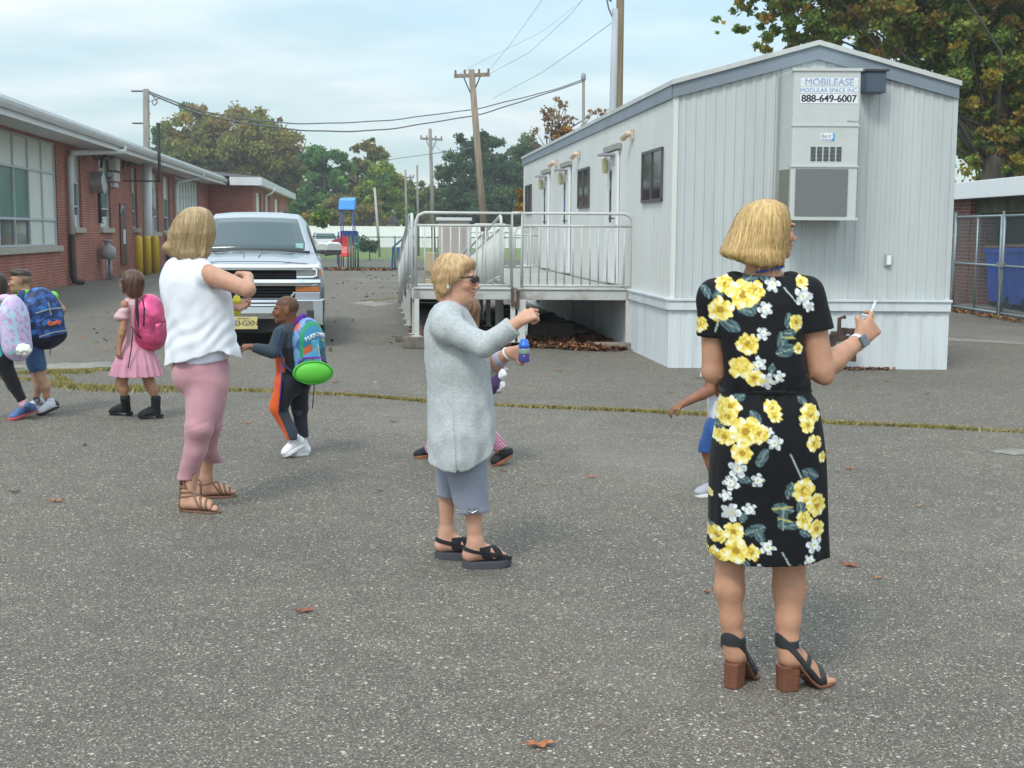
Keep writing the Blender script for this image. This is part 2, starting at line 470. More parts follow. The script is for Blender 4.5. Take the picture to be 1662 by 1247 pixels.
# ------------------------------------------------------------------ ground
def asphalt_mat():
    mt = bpy.data.materials.new('asphalt'); mt.use_nodes = True; t = mt.node_tree; b = t.nodes['Principled BSDF']
    b.inputs['Roughness'].default_value = 0.85; b.inputs['Specular IOR Level'].default_value = 0.3
    tcn = N(t, 'ShaderNodeTexCoord')
    def vor(scale, rnd=1.0):
        v = N(t, 'ShaderNodeTexVoronoi'); v.inputs['Scale'].default_value = scale; t.links.new(tcn.outputs['Object'], v.inputs['Vector']); return v
    def noise(scale, det=4, rough=0.5):
        v = N(t, 'ShaderNodeTexNoise'); v.inputs['Scale'].default_value = scale; v.inputs['Detail'].default_value = det; v.inputs['Roughness'].default_value = rough; t.links.new(tcn.outputs['Object'], v.inputs['Vector']); return v
    def ramp(src, stops):
        r = N(t, 'ShaderNodeValToRGB'); e = r.color_ramp.elements
        while len(e) < len(stops): e.new(0.5)
        for i, (p, c) in enumerate(stops): e[i].position = p; e[i].color = (*c, 1)
        t.links.new(src, r.inputs[0]); return r.outputs[0]
    def mix(a, b_, f=None, typ='MIX', fv=1.0):
        x = N(t, 'ShaderNodeMixRGB', blend_type=typ); x.inputs[0].default_value = fv
        if f: t.links.new(f, x.inputs[0])
        t.links.new(a, x.inputs[1])
        if isinstance(b_, tuple): x.inputs[2].default_value = (*b_, 1)
        else: t.links.new(b_, x.inputs[2])
        return x.outputs[0]
    v1 = vor(190); s1 = N(t, 'ShaderNodeSeparateXYZ'); t.links.new(v1.outputs['Color'], s1.inputs[0])
    base = ramp(s1.outputs[0], [(0, (0.062, 0.060, 0.056)), (0.45, (0.112, 0.106, 0.095)), (0.80, (0.168, 0.158, 0.139)), (0.93, (0.225, 0.208, 0.18)), (0.97, (0.40, 0.375, 0.32)), (1, (0.64, 0.60, 0.52))])
    tint = ramp(s1.outputs[1], [(0, (0.95, 0.97, 0.98)), (0.6, (1.04, 1, 0.96)), (0.85, (1.12, 1.0, 0.84)), (1, (1.2, 0.9, 0.75))])
    c = mix(base, tint, typ='MULTIPLY')
    v2 = vor(48); s2 = N(t, 'ShaderNodeSeparateXYZ'); t.links.new(v2.outputs['Color'], s2.inputs[0])
    big = ramp(s2.outputs[2], [(0, (0, 0, 0)), (0.978, (0, 0, 0)), (0.985, (1, 1, 1)), (1, (1, 1, 1))])
    dist = ramp(v2.outputs['Distance'], [(0, (1, 1, 1)), (0.25, (1, 1, 1)), (0.4, (0, 0, 0)), (1, (0, 0, 0))])
    bm_ = mix(big, dist, typ='MULTIPLY')
    c = mix(c, (0.5, 0.47, 0.4), f=bm_)
    n1_ = noise(0.35, 6, 0.6); c = mix(c, ramp(n1_.outputs['Fac'], [(0.25, (0.80, 0.82, 0.84)), (0.75, (1.18, 1.15, 1.10))]), typ='MULTIPLY')
    n2_ = noise(4, 5, 0.6); c = mix(c, ramp(n2_.outputs['Fac'], [(0.3, (0.9, 0.9, 0.9)), (0.7, (1.1, 1.1, 1.1))]), typ='MULTIPLY')
    # pale sandy patches and old worn areas in the far half of the lot
    n3_ = noise(0.16, 8, 0.62); pf = ramp(n3_.outputs['Fac'], [(0.52, (0, 0, 0)), (0.68, (0.4, 0.4, 0.4))]); c = mix(c, (0.27, 0.255, 0.22), f=pf)
    t.links.new(c, b.inputs['Base Color'])
    bp = N(t, 'ShaderNodeBump'); bp.inputs['Strength'].default_value = 0.5; bp.inputs['Distance'].default_value = 0.004
    t.links.new(s1.outputs[0], bp.inputs['Height']); t.links.new(bp.outputs[0], b.inputs['Normal'])
    return mt
g = MB(); g.add([(-260, -30, 0), (220, -30, 0), (220, 320, 0), (-260, 320, 0)], [(0, 1, 2, 3)])
tag(g.build('asphalt_ground', asphalt_mat()), kind='structure')
lawn = MB(); lawn.add([(-90, 74, 0.006), (60, 74, 0.006), (120, 315, 0.006), (-200, 315, 0.006)], [(0, 1, 2, 3)])
tag(lawn.build('grass_lawn', mat('lawn', (0.15, 0.20, 0.05), 0.9, var=0.35, vscale=0.5, dirt=0.4, dirtcol=(0.16, 0.14, 0.05), dirtscale=0.25)), kind='structure')
# pale repair strips and puddled sand marks on the asphalt
pm = mat('sand_stain', (0.24, 0.225, 0.19), 0.9, var=0.2, vscale=9, dirt=0.9, dirtcol=(0.12, 0.12, 0.115), dirtscale=3)
def patch(pxs, name='pavement_stain'):
    pb = MB(); pts = [G(*p) for p in pxs]; c = sum(pts, Vector())/len(pts)
    n = 40; ring = []
    for i in range(n):
        a = i/n*len(pts); i0 = int(a) % len(pts); i1 = (i0+1) % len(pts); f_ = a-int(a)
        p = pts[i0].lerp(pts[i1], f_); k = 1+0.12*math.sin(i*2.3)+0.09*math.sin(i*5.1+1)
        ring.append(c+(p-c)*k)
    pb.add([(p.x, p.y, 0.004) for p in ring], [tuple(range(n))])
    return tag(pb.build(name, pm), kind='structure')
patch([(566, 492), (600, 489), (640, 493), (610, 498)]); patch([(1600, 733), (1640, 728), (1700, 733), (1650, 740)])
patch([(1380, 540), (1662, 556), (1700, 562), (1450, 548)]); patch([(0, 594), (170, 588), (230, 594), (60, 602)])

# ------------------------------------------------------------------ cracks with weeds
def blades(name, line, n, wid, hmin, hmax, cols, w0=0.006, seedv=1, zs=0.0):
    rg = np.random.default_rng(seedv)
    L = np.array([[p.x, p.y] for p in line]); seg = np.linalg.norm(np.diff(L, axis=0), axis=1); cum = np.concatenate([[0], np.cumsum(seg)])
    s_ = rg.uniform(0, cum[-1], n)
    dens = 0.5+0.5*np.sin(s_*2.1+1)*np.sin(s_*0.73)+0.25*np.sin(s_*7)
    s_ = s_[rg.uniform(0, 1, n) < 0.35+0.65*dens]; n = len(s_)
    x = np.interp(s_, cum, L[:, 0]); y = np.interp(s_, cum, L[:, 1])
    ww = wid*(0.5+0.9*np.abs(np.sin(s_*1.3)))
    x += rg.normal(0, 0.35, n)*ww*0.6; y += rg.normal(0, 0.5, n)*ww
    h = rg.uniform(hmin, hmax, n); a = rg.uniform(0, 2*math.pi, n); ln = rg.uniform(0.2, 1.1, n)*h
    la = rg.uniform(0, 2*math.pi, n)
    V = np.zeros((n, 3, 3)); V[:, 0] = np.stack([x-np.cos(a)*w0, y-np.sin(a)*w0, np.full(n, zs)], 1); V[:, 1] = np.stack([x+np.cos(a)*w0, y+np.sin(a)*w0, np.full(n, zs)], 1)
    V[:, 2] = np.stack([x+np.cos(la)*ln, y+np.sin(la)*ln, zs+h], 1)
    F = np.arange(n*3).reshape(n, 3); C = np.array(cols)[rg.integers(0, len(cols), n)]*rg.uniform(0.7, 1.25, (n, 1)); C = np.repeat(C, 3, axis=0)
    return meshobj(name, V.reshape(-1, 3), F, mat('weeds', (0.2, 0.2, 0.06), 0.8, attr='Col'), col=C, smooth=False)
wc = [(0.20, 0.19, 0.045), (0.29, 0.24, 0.065), (0.33, 0.25, 0.09), (0.14, 0.17, 0.045), (0.38, 0.30, 0.13)]
crackA = [G(*p) for p in ((-40, 612), (60, 618), (110, 626), (160, 629), (240, 629), (300, 632), (440, 636), (560, 642), (690, 652), (860, 661), (1000, 667), (1130, 673), (1340, 687), (1500, 694), (1720, 705))]
crackB = [G(*p) for p in ((-40, 609), (40, 606), (110, 605), (140, 604), (180, 600), (260, 597))]
crackC = [G(*p) for p in ((85, 608), (105, 618), (112, 626))]
for nm, ln, n_, wd in (('weeds', crackA, 26000, 0.055), ('weeds', crackB, 7000, 0.11), ('weeds', crackC, 1200, 0.08)):
    tag(blades(nm, ln, n_, wd, 0.008, 0.04, wc, seedv=n_), kind='stuff')
tag(blades('weeds', [G(585, 489), G(620, 487), G(655, 483)], 1500, 0.08, 0.01, 0.03, wc, seedv=5), kind='stuff')
tag(blades('weeds', [G(80, 625), G(160, 632), G(300, 634)], 5200, 0.15, 0.01, 0.05, wc, seedv=77), kind='stuff')
tag(blades('weeds', [G(40, 606), G(150, 604)], 3200, 0.16, 0.01, 0.05, wc, seedv=78), kind='stuff')
ck = MB()
for ln, hw in ((crackA, 0.03), (crackB, 0.03)):
    for i in range(len(ln)-1):
        a, b = ln[i], ln[i+1]; k = 6
        for j in range(k):
            p = a.lerp(b, j/k); q = a.lerp(b, (j+1)/k); w1 = hw*(0.6+0.4*math.sin(p.x*5)); w2 = hw*(0.6+0.4*math.sin(q.x*5))
            ck.add([(p.x, p.y-w1, 0.003), (q.x, q.y-w2, 0.003), (q.x, q.y+w2, 0.003), (p.x, p.y+w1, 0.003)], [(0, 1, 2, 3)])
tag(ck.build('pavement_crack', mat('crack', (0.13, 0.115, 0.07), 0.95, var=0.4, vscale=20)), kind='structure')

# ------------------------------------------------------------------ shared materials
def brick_mat(name, c1, c2, mortar, scale=1.0):
    mt = bpy.data.materials.new(name); mt.use_nodes = True; t = mt.node_tree; b = t.nodes['Principled BSDF']; b.inputs['Roughness'].default_value = 0.85
    tcn = N(t, 'ShaderNodeTexCoord'); sp = N(t, 'ShaderNodeSeparateXYZ'); t.links.new(tcn.outputs['Object'], sp.inputs[0])
    ad = N(t, 'ShaderNodeMath', operation='ADD'); t.links.new(sp.outputs[0], ad.inputs[0]); t.links.new(sp.outputs[1], ad.inputs[1])
    cb = N(t, 'ShaderNodeCombineXYZ'); t.links.new(ad.outputs[0], cb.inputs[0]); t.links.new(sp.outputs[2], cb.inputs[1])
    br = N(t, 'ShaderNodeTexBrick'); br.inputs['Scale'].default_value = 1; br.inputs['Brick Width'].default_value = 0.21*scale; br.inputs['Row Height'].default_value = 0.075*scale
    br.inputs['Mortar Size'].default_value = 0.007*scale; br.inputs['Color1'].default_value = (*c1, 1); br.inputs['Color2'].default_value = (*c2, 1); br.inputs['Mortar'].default_value = (*mortar, 1); br.inputs['Bias'].default_value = -0.1
    t.links.new(cb.outputs[0], br.inputs['Vector'])
    nz = N(t, 'ShaderNodeTexNoise'); nz.inputs['Scale'].default_value = 0.9; nz.inputs['Detail'].default_value = 6; t.links.new(tcn.outputs['Object'], nz.inputs['Vector'])
    mr = N(t, 'ShaderNodeMapRange'); mr.inputs[1].default_value = 0.3; mr.inputs[2].default_value = 0.7; mr.inputs[3].default_value = 0.8; mr.inputs[4].default_value = 1.2; t.links.new(nz.outputs['Fac'], mr.inputs[0])
    mm = N(t, 'ShaderNodeMixRGB', blend_type='MULTIPLY'); mm.inputs[0].default_value = 1; t.links.new(br.outputs['Color'], mm.inputs[1]); t.links.new(mr.outputs[0], mm.inputs[2]); t.links.new(mm.outputs[0], b.inputs['Base Color'])
    bp = N(t, 'ShaderNodeBump'); bp.inputs['Strength'].default_value = 0.6; bp.inputs['Distance'].default_value = 0.006; bp.invert = True; t.links.new(br.outputs['Fac'], bp.inputs['Height']); t.links.new(bp.outputs[0], b.inputs['Normal'])
    return mt
M_brick = brick_mat('red_brick', (0.36, 0.10, 0.06), (0.27, 0.068, 0.045), (0.38, 0.28, 0.23))
M_brick2 = brick_mat('brown_brick', (0.26, 0.085, 0.06), (0.17, 0.055, 0.042), (0.36, 0.3, 0.26))
M_fascia = mat('white_fascia', (0.62, 0.64, 0.65), 0.45, var=0.06, vscale=2, dirt=0.25, dirtcol=(0.35, 0.34, 0.32), dirtscale=1.2)
M_soffit = mat('soffit', (0.68, 0.68, 0.67), 0.6, var=0.08)
M_roof = mat('grey_roof', (0.16, 0.165, 0.17), 0.85, var=0.15)
M_cream = mat('cream_panel', (0.66, 0.70, 0.63), 0.5, var=0.05, vscale=1.5)
M_glass = mat('window_glass', (0.05, 0.075, 0.075), 0.08, spec=0.6, var=0.4, vscale=0.7)
M_blind = mat('green_blind', (0.085, 0.20, 0.155), 0.35, var=0.18, vscale=1.2, spec=0.35)
M_alu = mat('aluminium_frame', (0.48, 0.52, 0.55), 0.5)
M_sill = mat('limestone_sill', (0.42, 0.39, 0.32), 0.8, var=0.12)
M_dark = mat('dark_metal', (0.035, 0.035, 0.038), 0.55)
M_brownp = mat('brown_pipe', (0.06, 0.035, 0.03), 0.6)
M_whitep = mat('white_pipe', (0.62, 0.63, 0.63), 0.4, dirt=0.3, dirtcol=(0.3, 0.29, 0.27))
M_galv = mat('galvanised', (0.42, 0.44, 0.46), 0.4, metal=0.7, var=0.12, vscale=8)
M_greyp = mat('grey_paint', (0.3, 0.31, 0.33), 0.5, var=0.08)
M_black = mat('black_rubber', (0.014, 0.014, 0.015), 0.75, var=0.2)

# ------------------------------------------------------------------ brick school wing on the left
SO = G(110, 463.5); RZ = -math.atan2(ELEN.x, ELEN.y)
school = empty('school_building', SO, RZ, 'long single storey red brick school with white eaves and tall narrow windows', 'building')
EH = 4.08           # eave
# bays on the wall: (u0, u1, z0, z1, kind)
bays = [(-16.9, -9.9, 1.15, 3.95, 'bay'), (-7.9, -0.9, 1.15, 3.95, 'bay'), (0.95, 2.15, 1.65, 3.85, 'slot'), (4.85, 6.6, 1.65, 3.85, 'slot'), (10.6, 11.6, 1.65, 3.85, 'slot'),
        (15.1, 16.5, 1.5, 3.85, 'slot'), (17.9, 19.6, 1.5, 3.85, 'slot'), (21.3, 29.0, 1.15, 3.95, 'bay')]
wallb = MB()
UEND = 33.5
def wall_strip(mb, x0, x1, segs, z0, z1, holes, along='y', ztop=EH):
    """wall with rectangular openings; segs run from u0 to u1"""
    u = segs[0]
    for h in sorted(holes):
        mb.box(x0, x1, u, h[0], z0, ztop); mb.box(x0, x1, h[0], h[1], z0, h[2]); mb.box(x0, x1, h[0], h[1], h[3], ztop); u = h[1]
    mb.box(x0, x1, u, segs[1], z0, ztop)
wall_strip(wallb, -0.35, 0.0, (-17.5, UEND), 0, EH, [b_[:4] for b_ in bays])
wallb.box(-12, -0.36, UEND-0.3, UEND, 0, EH); wallb.box(-12, -0.36, -17.5, -17.2, 0, EH)
wallb.build('wall', M_brick, school)
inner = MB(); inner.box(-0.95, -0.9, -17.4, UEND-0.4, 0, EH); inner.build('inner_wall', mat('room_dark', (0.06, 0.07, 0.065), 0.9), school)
for (u0, u1, z0, z1, kind) in bays:
    fr = MB(); pn = MB(); gl = MB(); bl = MB()
    if kind == 'bay':
        n = max(4, round((u1-u0)/(1.4 if u0 < 10 else 0.98))); du = (u1-u0)/n
        zm, zt = 1.85, 3.12
        for i in range(n+1): fr.box(-0.16, -0.04, u0+i*du-0.025, u0+i*du+0.025, z0, z1)
        for z in (z0+0.03, zm, zt, z1-0.03): fr.box(-0.155, -0.045, u0, u1, z-0.03, z+0.03)
        for i in range(n):
            a, b = u0+i*du+.02, u0+(i+1)*du-.02
            far = u0 > 10
            glz = (i % 4 in (0, 1)) if u0 > -5 else (i % 4 in (0, 1, 3)) if False else None
            k = n-1-i if not far else i
            glass = k >= 2 if not far else (i % 7) in (1, 2, 3, 4)
            if far:
                pn.box(-0.11, -0.09, a, b, zm+0.55, z1)
                (bl if glass else pn).box(-0.11, -0.09, a, b, z0, zm+0.5)
            else:
                pn.box(-0.11, -0.09, a, b, zt, z1)
                (bl if glass else pn).box(-0.11, -0.09, a, b, zm, zt)
                (gl if glass else pn).box(-0.115, -0.095, a, b, z0, zm)
    else:
        zt = z0+(z1-z0)*0.60; zl = z0+0.62
        for u in (u0+0.03, u1-0.03): fr.box(-0.20, -0.08, u-0.03, u+0.03, z0, z1)
        for z in (z0+0.03, zl, zt, z1-0.03): fr.box(-0.195, -0.085, u0, u1, z-0.03, z+0.03)
        pn.box(-0.15, -0.13, u0+.03, u1-.03, zt, z1); bl.box(-0.15, -0.13, u0+.03, u1-.03, zl, zt)
        (pn if u0 < 5 else gl).box(-0.155, -0.135, u0+.03, u1-.03, z0+.03, zl-0.25 if u0 < 5 else zl)
        if u0 < 5: gl.box(-0.154, -0.134, u0+.03, u1-.03, zl-0.25, zl)
    wf = fr.build('window', M_alu, school, bevel=0.004)
    pn.build('panel', M_cream, wf)
    if bl.v: bl.build('blind', M_blind, wf)
    if gl.v: gl.build('pane', M_glass, wf)
    sb = MB(); sb.box(-0.2, 0.10, u0-0.12, u1+0.12, z0-0.16, z0-0.002); sb.build('sill', M_sill, wf, bevel=0.01)
# roof, soffit, fascia and gutter, overhanging 1 m
rf = MB(); rf.prism([(-13, -18.3, EH+0.02), (-12.9, -18.3, EH+1.1), (1.0, -18.3, EH+0.26), (1.0, -18.3, EH+0.02)], (0, UEND+0.6+18.3, 0)); rf.build('roof', M_roof, school)
sf = MB(); sf.box(0.002, 0.98, -18.2, UEND+0.5, EH-0.06, EH+0.015); sf.build('soffit', M_soffit, school)
fa = MB(); fa.box(0.985, 1.03, -18.3, UEND+0.6, EH-0.12, EH+0.3); fa.box(-0.9, 0.98, -18.36, -18.32, EH-0.12, EH+0.3); fa.build('fascia', M_fascia, school, bevel=0.006)
gt = MB(); gt.prism([(1.035, -18.3, EH+0.02), (1.035, -18.3, EH+0.17), (1.19, -18.3, EH+0.17), (1.17, -18.3, EH+0.10), (1.12, -18.3, EH+0.02)], (0, UEND+0.5+18.3, 0)); gt.build('gutter', M_fascia, school)
ds = MB()
ds.tube([(1.12, 3.2, EH+0.05), (1.10, 3.1, EH-0.1), (0.55, 1.6, EH-0.22), (0.15, 0.35, EH-0.32), (0.12, 0.22, EH-0.5), (0.12, 0.22, 1.45)], 0.085, 8); ds.build('downspout', M_whitep, school, smooth=True)
d2 = MB(); d2.tube([(0.12, 0.22, 1.45), (0.12, 0.22, 0.25), (0.14, 0.22, 0.12), (0.3, 0.5, 0.08)], 0.10, 8); d2.build('drain_boot', M_brownp, school, smooth=True)
d3 = MB(); d3.tube([(1.1, 22.6, EH), (0.6, 21.6, EH-0.25), (0.15, 20.7, EH-0.4), (0.12, 20.6, EH-0.6), (0.12, 20.6, 0.1)], 0.08, 8); d3.build('downspout', M_whitep, school, smooth=True)
# round exhaust vent, conduits, meter boxes and wall lamps
vv = MB(); vv.cyl((0.0, 3.7, 3.05), (0.36, 3.7, 3.05), 0.34, n=28); vh = vv.build('exhaust_vent', M_galv, school, smooth=False, bevel=0.01)
vr = MB(); vr.tube([(0.36, 3.7+0.34*math.cos(a), 3.05+0.34*math.sin(a)) for a in np.linspace(0, 2*math.pi, 24)[:-1]], 0.025, 6, closed=True); vr.build('rim', M_galv, vh)
v2_ = MB(); v2_.cyl((0.0, 13.3, 2.75), (0.35, 13.3, 2.75), 0.4, n=24); v2_.build('exhaust_vent', M_greyp, school)
cn = MB()
cn.tube([(0.06, 4.55, 1.8), (0.06, 4.55, 2.85), (0.08, 5.0, 3.05), (0.10, 8.3, 3.7), (0.10, 8.6, 3.8), (0.10, 8.6, 4.0)], 0.05, 7)
cn.tube([(0.06, 4.9, 3.55), (0.10, 4.9, 3.85), (0.10, 5.6, 3.93), (0.10, 7.0, 3.93)], 0.045, 7)
for k in range(9): cn.tube([(0.05, 4.55, 1.85+k*0.1), (0.05, 4.95, 1.8+k*0.1)], 0.022, 6)
cn.tube([(0.05, 3.5, 3.98), (0.05, 8.6, 3.98)], 0.03, 6); cn.tube([(0.05, 9.6, 3.85), (0.05, 10.2, 3.98), (0.05, 14.6, 3.98)], 0.035, 6)
cn.build('conduit', M_dark, school, smooth=True)
mast = MB(); mast.cyl((1.25, 9.0, 3.25), (1.25, 9.0, 5.25), 0.055, n=10); mast.cyl((1.25, 9.0, 5.2), (1.25, 9.0, 5.32), 0.08, n=10); mast.bar((0.0, 9.0, 3.3), (1.25, 9.0, 3.3), 0.05); mast.build('service_mast', M_dark, school)
mb_ = MB(); mb_.box(0, 0.25, 6.4, 7.15, 3.55, 3.95); mb_.box(0, 0.2, 6.2, 7.3, 3.2, 3.48); mb_.box(0, 0.15, 6.6, 7.3, 3.0, 3.15); mb_.build('junction_box', mat('box_cream', (0.5, 0.5, 0.45), 0.5), school, bevel=0.01)
lm = MB(); lm.box(0.0, 0.18, 2.55, 2.85, 3.82, 4.0); lm.tube([(0.15, 2.7, 3.92), (0.38, 2.7, 3.8)], [0.05, 0.11], 10); lm.tube([(0.15, 2.95, 3.9), (0.34, 3.05, 3.74)], [0.04, 0.09], 10); lm.build('wall_lamp', M_dark, school)
bx_ = MB(); bx_.box(0.0, 0.2, 13.5, 14.2, 1.05, 2.05); bx_.build('cabinet', M_greyp, school, bevel=0.01)
bt = MB(); bt.box(0.0, 0.3, 13.7, 14.5, 0.05, 1.0); bt.build('transformer_box', mat('lilac_grey', (0.19, 0.19, 0.27), 0.5), school, bevel=0.02)
dr = MB(); dr.box(0.01, 0.05, 8.0, 9.1, 0.35, 2.5); dd = dr.build('door', mat('brown_door', (0.12, 0.05, 0.04), 0.55), school, bevel=0.005)
dv_ = MB(); dv_.box(0.052, 0.07, 8.35, 8.75, 1.1, 1.6); dv_.build('notice', mat('paper', (0.6, 0.63, 0.65), 0.6), dd)
dg_ = MB(); dg_.tube([(0.06, 8.3+0.28*math.cos(a), 2.12+0.28*math.sin(a)) for a in np.linspace(0, math.pi, 9)], 0.05, 7); dg_.build('hose_bib', M_greyp, school, smooth=True)
g2 = MB(); g2.box(-0.02, 0.3, 18.2, 18.3, 0.2, 1.25); g2.box(-0.02, 0.3, 20.1, 20.2, 0.2, 1.25); g2.bar((0.3, 18.2, 1.2), (0.3, 20.2, 1.2), 0.05); g2.build('rail', mat('green_metal', (0.02, 0.08, 0.06), 0.5), school)
# the wing that steps out at the far end
wg = MB(); X1 = 2.4; Y0, Y1 = 33.0, 63.0; holes = [(34.8, 38.0, 1.5, 3.7), (43.5, 45.0, 1.5, 3.7), (49.0, 53.0, 1.5, 3.7)]
wg.box(0.01, X1-0.36, Y0, Y0+0.3, 0, EH); wall_strip(wg, X1-0.35, X1, (Y0, Y1), 0, EH, holes); wg.build('wing_wall', M_brick, school)
for h in holes:
    p_ = MB(); p_.box(X1-0.16, X1-0.12, h[0], h[1], h[2]+1.1, h[3]); q_ = p_.build('window', M_cream, school)
    p2 = MB(); p2.box(X1-0.16, X1-0.13, h[0]+.05, h[1]-.05, h[2], h[2]+1.1); p2.build('pane', M_blind, q_)
    p3 = MB(); p3.box(X1-0.3, X1+0.08, h[0]-.1, h[1]+.1, h[2]-0.15, h[2]-0.002); p3.build('sill', M_sill, q_)
wr = MB(); wr.prism([(-1.2, Y0-0.9, EH+0.36), (-1.2, Y0-0.9, EH+0.75), (X1+0.5, Y0-0.9, EH+0.34), (X1+0.5, Y0-0.9, EH+0.02), (1.25, Y0-0.9, EH+0.02), (1.25, Y0-0.9, EH+0.36)], (0, Y1-Y0+1.6, 0)); wr.build('wing_roof', M_roof, school)
wf_ = MB(); wf_.box(1.26, X1+0.5, Y0-0.96, Y0-0.91, EH-0.12, EH+0.3); wf_.box(X1+0.505, X1+0.55, Y0-0.96, Y1+0.7, EH-0.12, EH+0.3); wf_.build('wing_fascia', M_fascia, school)
ws = MB(); ws.box(1.26, X1-0.01, Y0-0.9, Y0-0.002, EH-0.05, EH); ws.box(X1+0.002, X1+0.5, Y0-0.9, Y1, EH-0.05, EH); ws.build('wing_soffit', M_soffit, school)
wd = MB(); wd.tube([(X1+0.6, 40.8, EH), (X1+0.4, 40.4, EH-0.3), (X1+0.1, 40.0, EH-0.45), (X1+0.1, 40.0, 0.1)], 0.08, 8); wd.build('downspout', M_whitep, school, smooth=True)

# gas meter on its pipes in front of the brick wall
def loc(base, rz, x, y, z=0): return Vector(base)+Matrix.Rotation(rz, 3, 'Z')@Vector((x, y, z))
gm = empty('gas_meter', loc(SO, RZ, 0.3, 4.35), RZ, 'grey gas meter on two pipes before the brick school wall', 'gas meter')
a = MB(); a.tube([(0, -0.28, 0), (0, -0.28, 0.62)], 0.035, 8); a.tube([(0, 0.3, 0.0), (0, 0.3, 0.75)], 0.06, 8); a.tube([(0, 0.25, 0.1), (0, 0.25, 0.5)], 0.07, 8); a.build('pipe', M_greyp, gm, smooth=True)
a = MB(); a.lathe([(0.02, -0.22), (0.2, -0.2), (0.25, -0.05), (0.25, 0.12), (0.18, 0.2), (0.1, 0.24), (0.1, 0.34), (0.16, 0.36), (0.16, 0.4), (0.02, 0.42)], (0, 0, 0.86), 18); a.box(-0.1, 0.1, 0.12, 0.38, 0.68, 0.9); a.build('meter', M_greyp, gm, smooth=True)
bol = None
for k in range(3):
    lab = ['yellow steel bollard by the school door, nearest of the three', 'middle one of the three yellow steel bollards by the school', 'yellow steel bollard beside the grey cabinet, farthest of the three'][k]
    p = loc(SO, RZ, 0.75, 7.3+k*1.75)
    if bol is None:
        bol = MB(); bol.lathe([(0.13, 0), (0.13, 1.28), (0.115, 1.34), (0.07, 1.38), (0.01, 1.4)], (0, 0, 0), 18)
        bo = bol.build('bollard', mat('yellow_paint', (0.62, 0.42, 0.02), 0.45, dirt=0.4, dirtcol=(0.25, 0.2, 0.1)), None, smooth=True); o = bo
    else: o = bo.copy(); COL.objects.link(o)
    o.location = p; tag(o, lab, 'bollard', 'yellow bollards by the school door')

# ------------------------------------------------------------------ utility poles and their cables
M_wood = mat('pole_wood', (0.25, 0.2, 0.15), 0.9, var=0.3, vscale=3, stretch=(6, 6, 0.5))
M_wood2 = mat('pole_wood_grey', (0.24, 0.225, 0.2), 0.9, var=0.25, vscale=3, stretch=(6, 6, 0.5))
M_wire = mat('cable', (0.16, 0.16, 0.165), 0.7)
def pole(bx, by, tx, ty, Y, r, label, mt=M_wood, arm=None, base=None):
    b = base or P(bx, by, Y); t_ = P(tx, ty, Y); b0 = b + (t_-b)*((0-b.z)/(t_.z-b.z)) if not base else b
    e = empty('utility_pole', b0, 0, label, 'utility pole')
    m_ = MB(); m_.tube([(0, 0, 0), (t_-b0)], [r*1.15, r*0.85], 12); m_.build('pole', mt, e, smooth=True)
    if arm:
        (x0, y0, x1, y1) = arm; p0 = P(x0, y0, Y)-b0; p1 = P(x1, y1, Y)-b0
        m_ = MB(); m_.bar(p0, p1, 0.10, 0.12); ar = m_.build('crossarm', mt, e)
        for f_ in (0.04, 0.3, 0.7, 0.96): n_ = MB(); n_.lathe([(0.02, 0.05), (0.045, 0.09), (0.03, 0.13), (0.045, 0.17), (0.01, 0.21)], p0.lerp(p1, f_), 8); n_.build('insulator', mat('porcelain', (0.2, 0.12, 0.08), 0.3), ar)
        c_ = p0.lerp(p1, 0.5); m_ = MB(); m_.bar(p0.lerp(p1, 0.25), c_-Vector((0, 0, 0.7)), 0.04); m_.bar(p0.lerp(p1, 0.75), c_-Vector((0, 0, 0.7)), 0.04); m_.build('brace', M_dark, e)
    return e
pA = pole(240, 445, 237, 145, 48.0, 0.135, 'grey pole with a white painted lower length beside the school wall', M_wood2)
a = MB(); _q = (P(237, 145, 48.0)-pA.location); a.tube([(0, 0, 0), tuple(_q*(4.08/_q.z))], 0.175, 14); a.build('sleeve', M_whitep, pA, smooth=True)
a = MB()
for z in (5.45, 6.6): a.bar((-0.42, 0, z), (0.0, 0, z), 0.05)
for k in range(4): a.cyl((0.12, 0, 4.9+k*0.45), (0.24, 0, 4.9+k*0.45), 0.03, n=6)
a.build('step_bolts', M_dark, pA)
pB = pole(783, 337, 765, 113, 45.0, 0.12, 'leaning brown wooden pole with one crossarm behind the ramp railing', M_wood, (737, 124, 795, 121))
pC = pole(702, 340, 698, 209, 75.0, 0.11, 'slim upright wooden pole with one crossarm between the tree groups', M_wood2, (682, 225, 718, 227))
pD = pole(1003.5, 180, 1008, -60, 30.0, 0.10, 'tall brown pole with a grey riser pipe rising behind the trailer roof', mat('pole_brown', (0.16, 0.12, 0.07), 0.9, var=0.3, vscale=3, stretch=(6, 6, 0.5)))
a = MB(); a.tube([(-0.17, -0.06, 0), (-0.10, -0.06, 5.2), (-0.09, -0.06, 6.6)], [0.085, 0.085, 0.07], 10); a.build('riser_pipe', mat('grey_riser', (0.42, 0.45, 0.47), 0.5), pD, smooth=True)
pE = pole(947, 205, 947, 124, 60.0, 0.075, 'short grey pole with a rounded cap behind the far trailer roof', M_wood2)
a = MB(); a.lathe([(0.08, 0), (0.11, 0.06), (0.11, 0.26), (0.06, 0.34), (0.01, 0.36)], P(947, 131, 60)-pE.location, 10); a.build('cap', M_greyp, pE, smooth=True)
pF = pole(659, 330, 658, 276, 95.0, 0.08, 'thin dark pole far off beside a street lamp glow', M_wood2, (652, 289, 672, 288))
pG = pole(678, 330, 677, 268, 85.0, 0.07, 'thin bare grey pole without arms, second left of the crossarm pole', M_wood2)
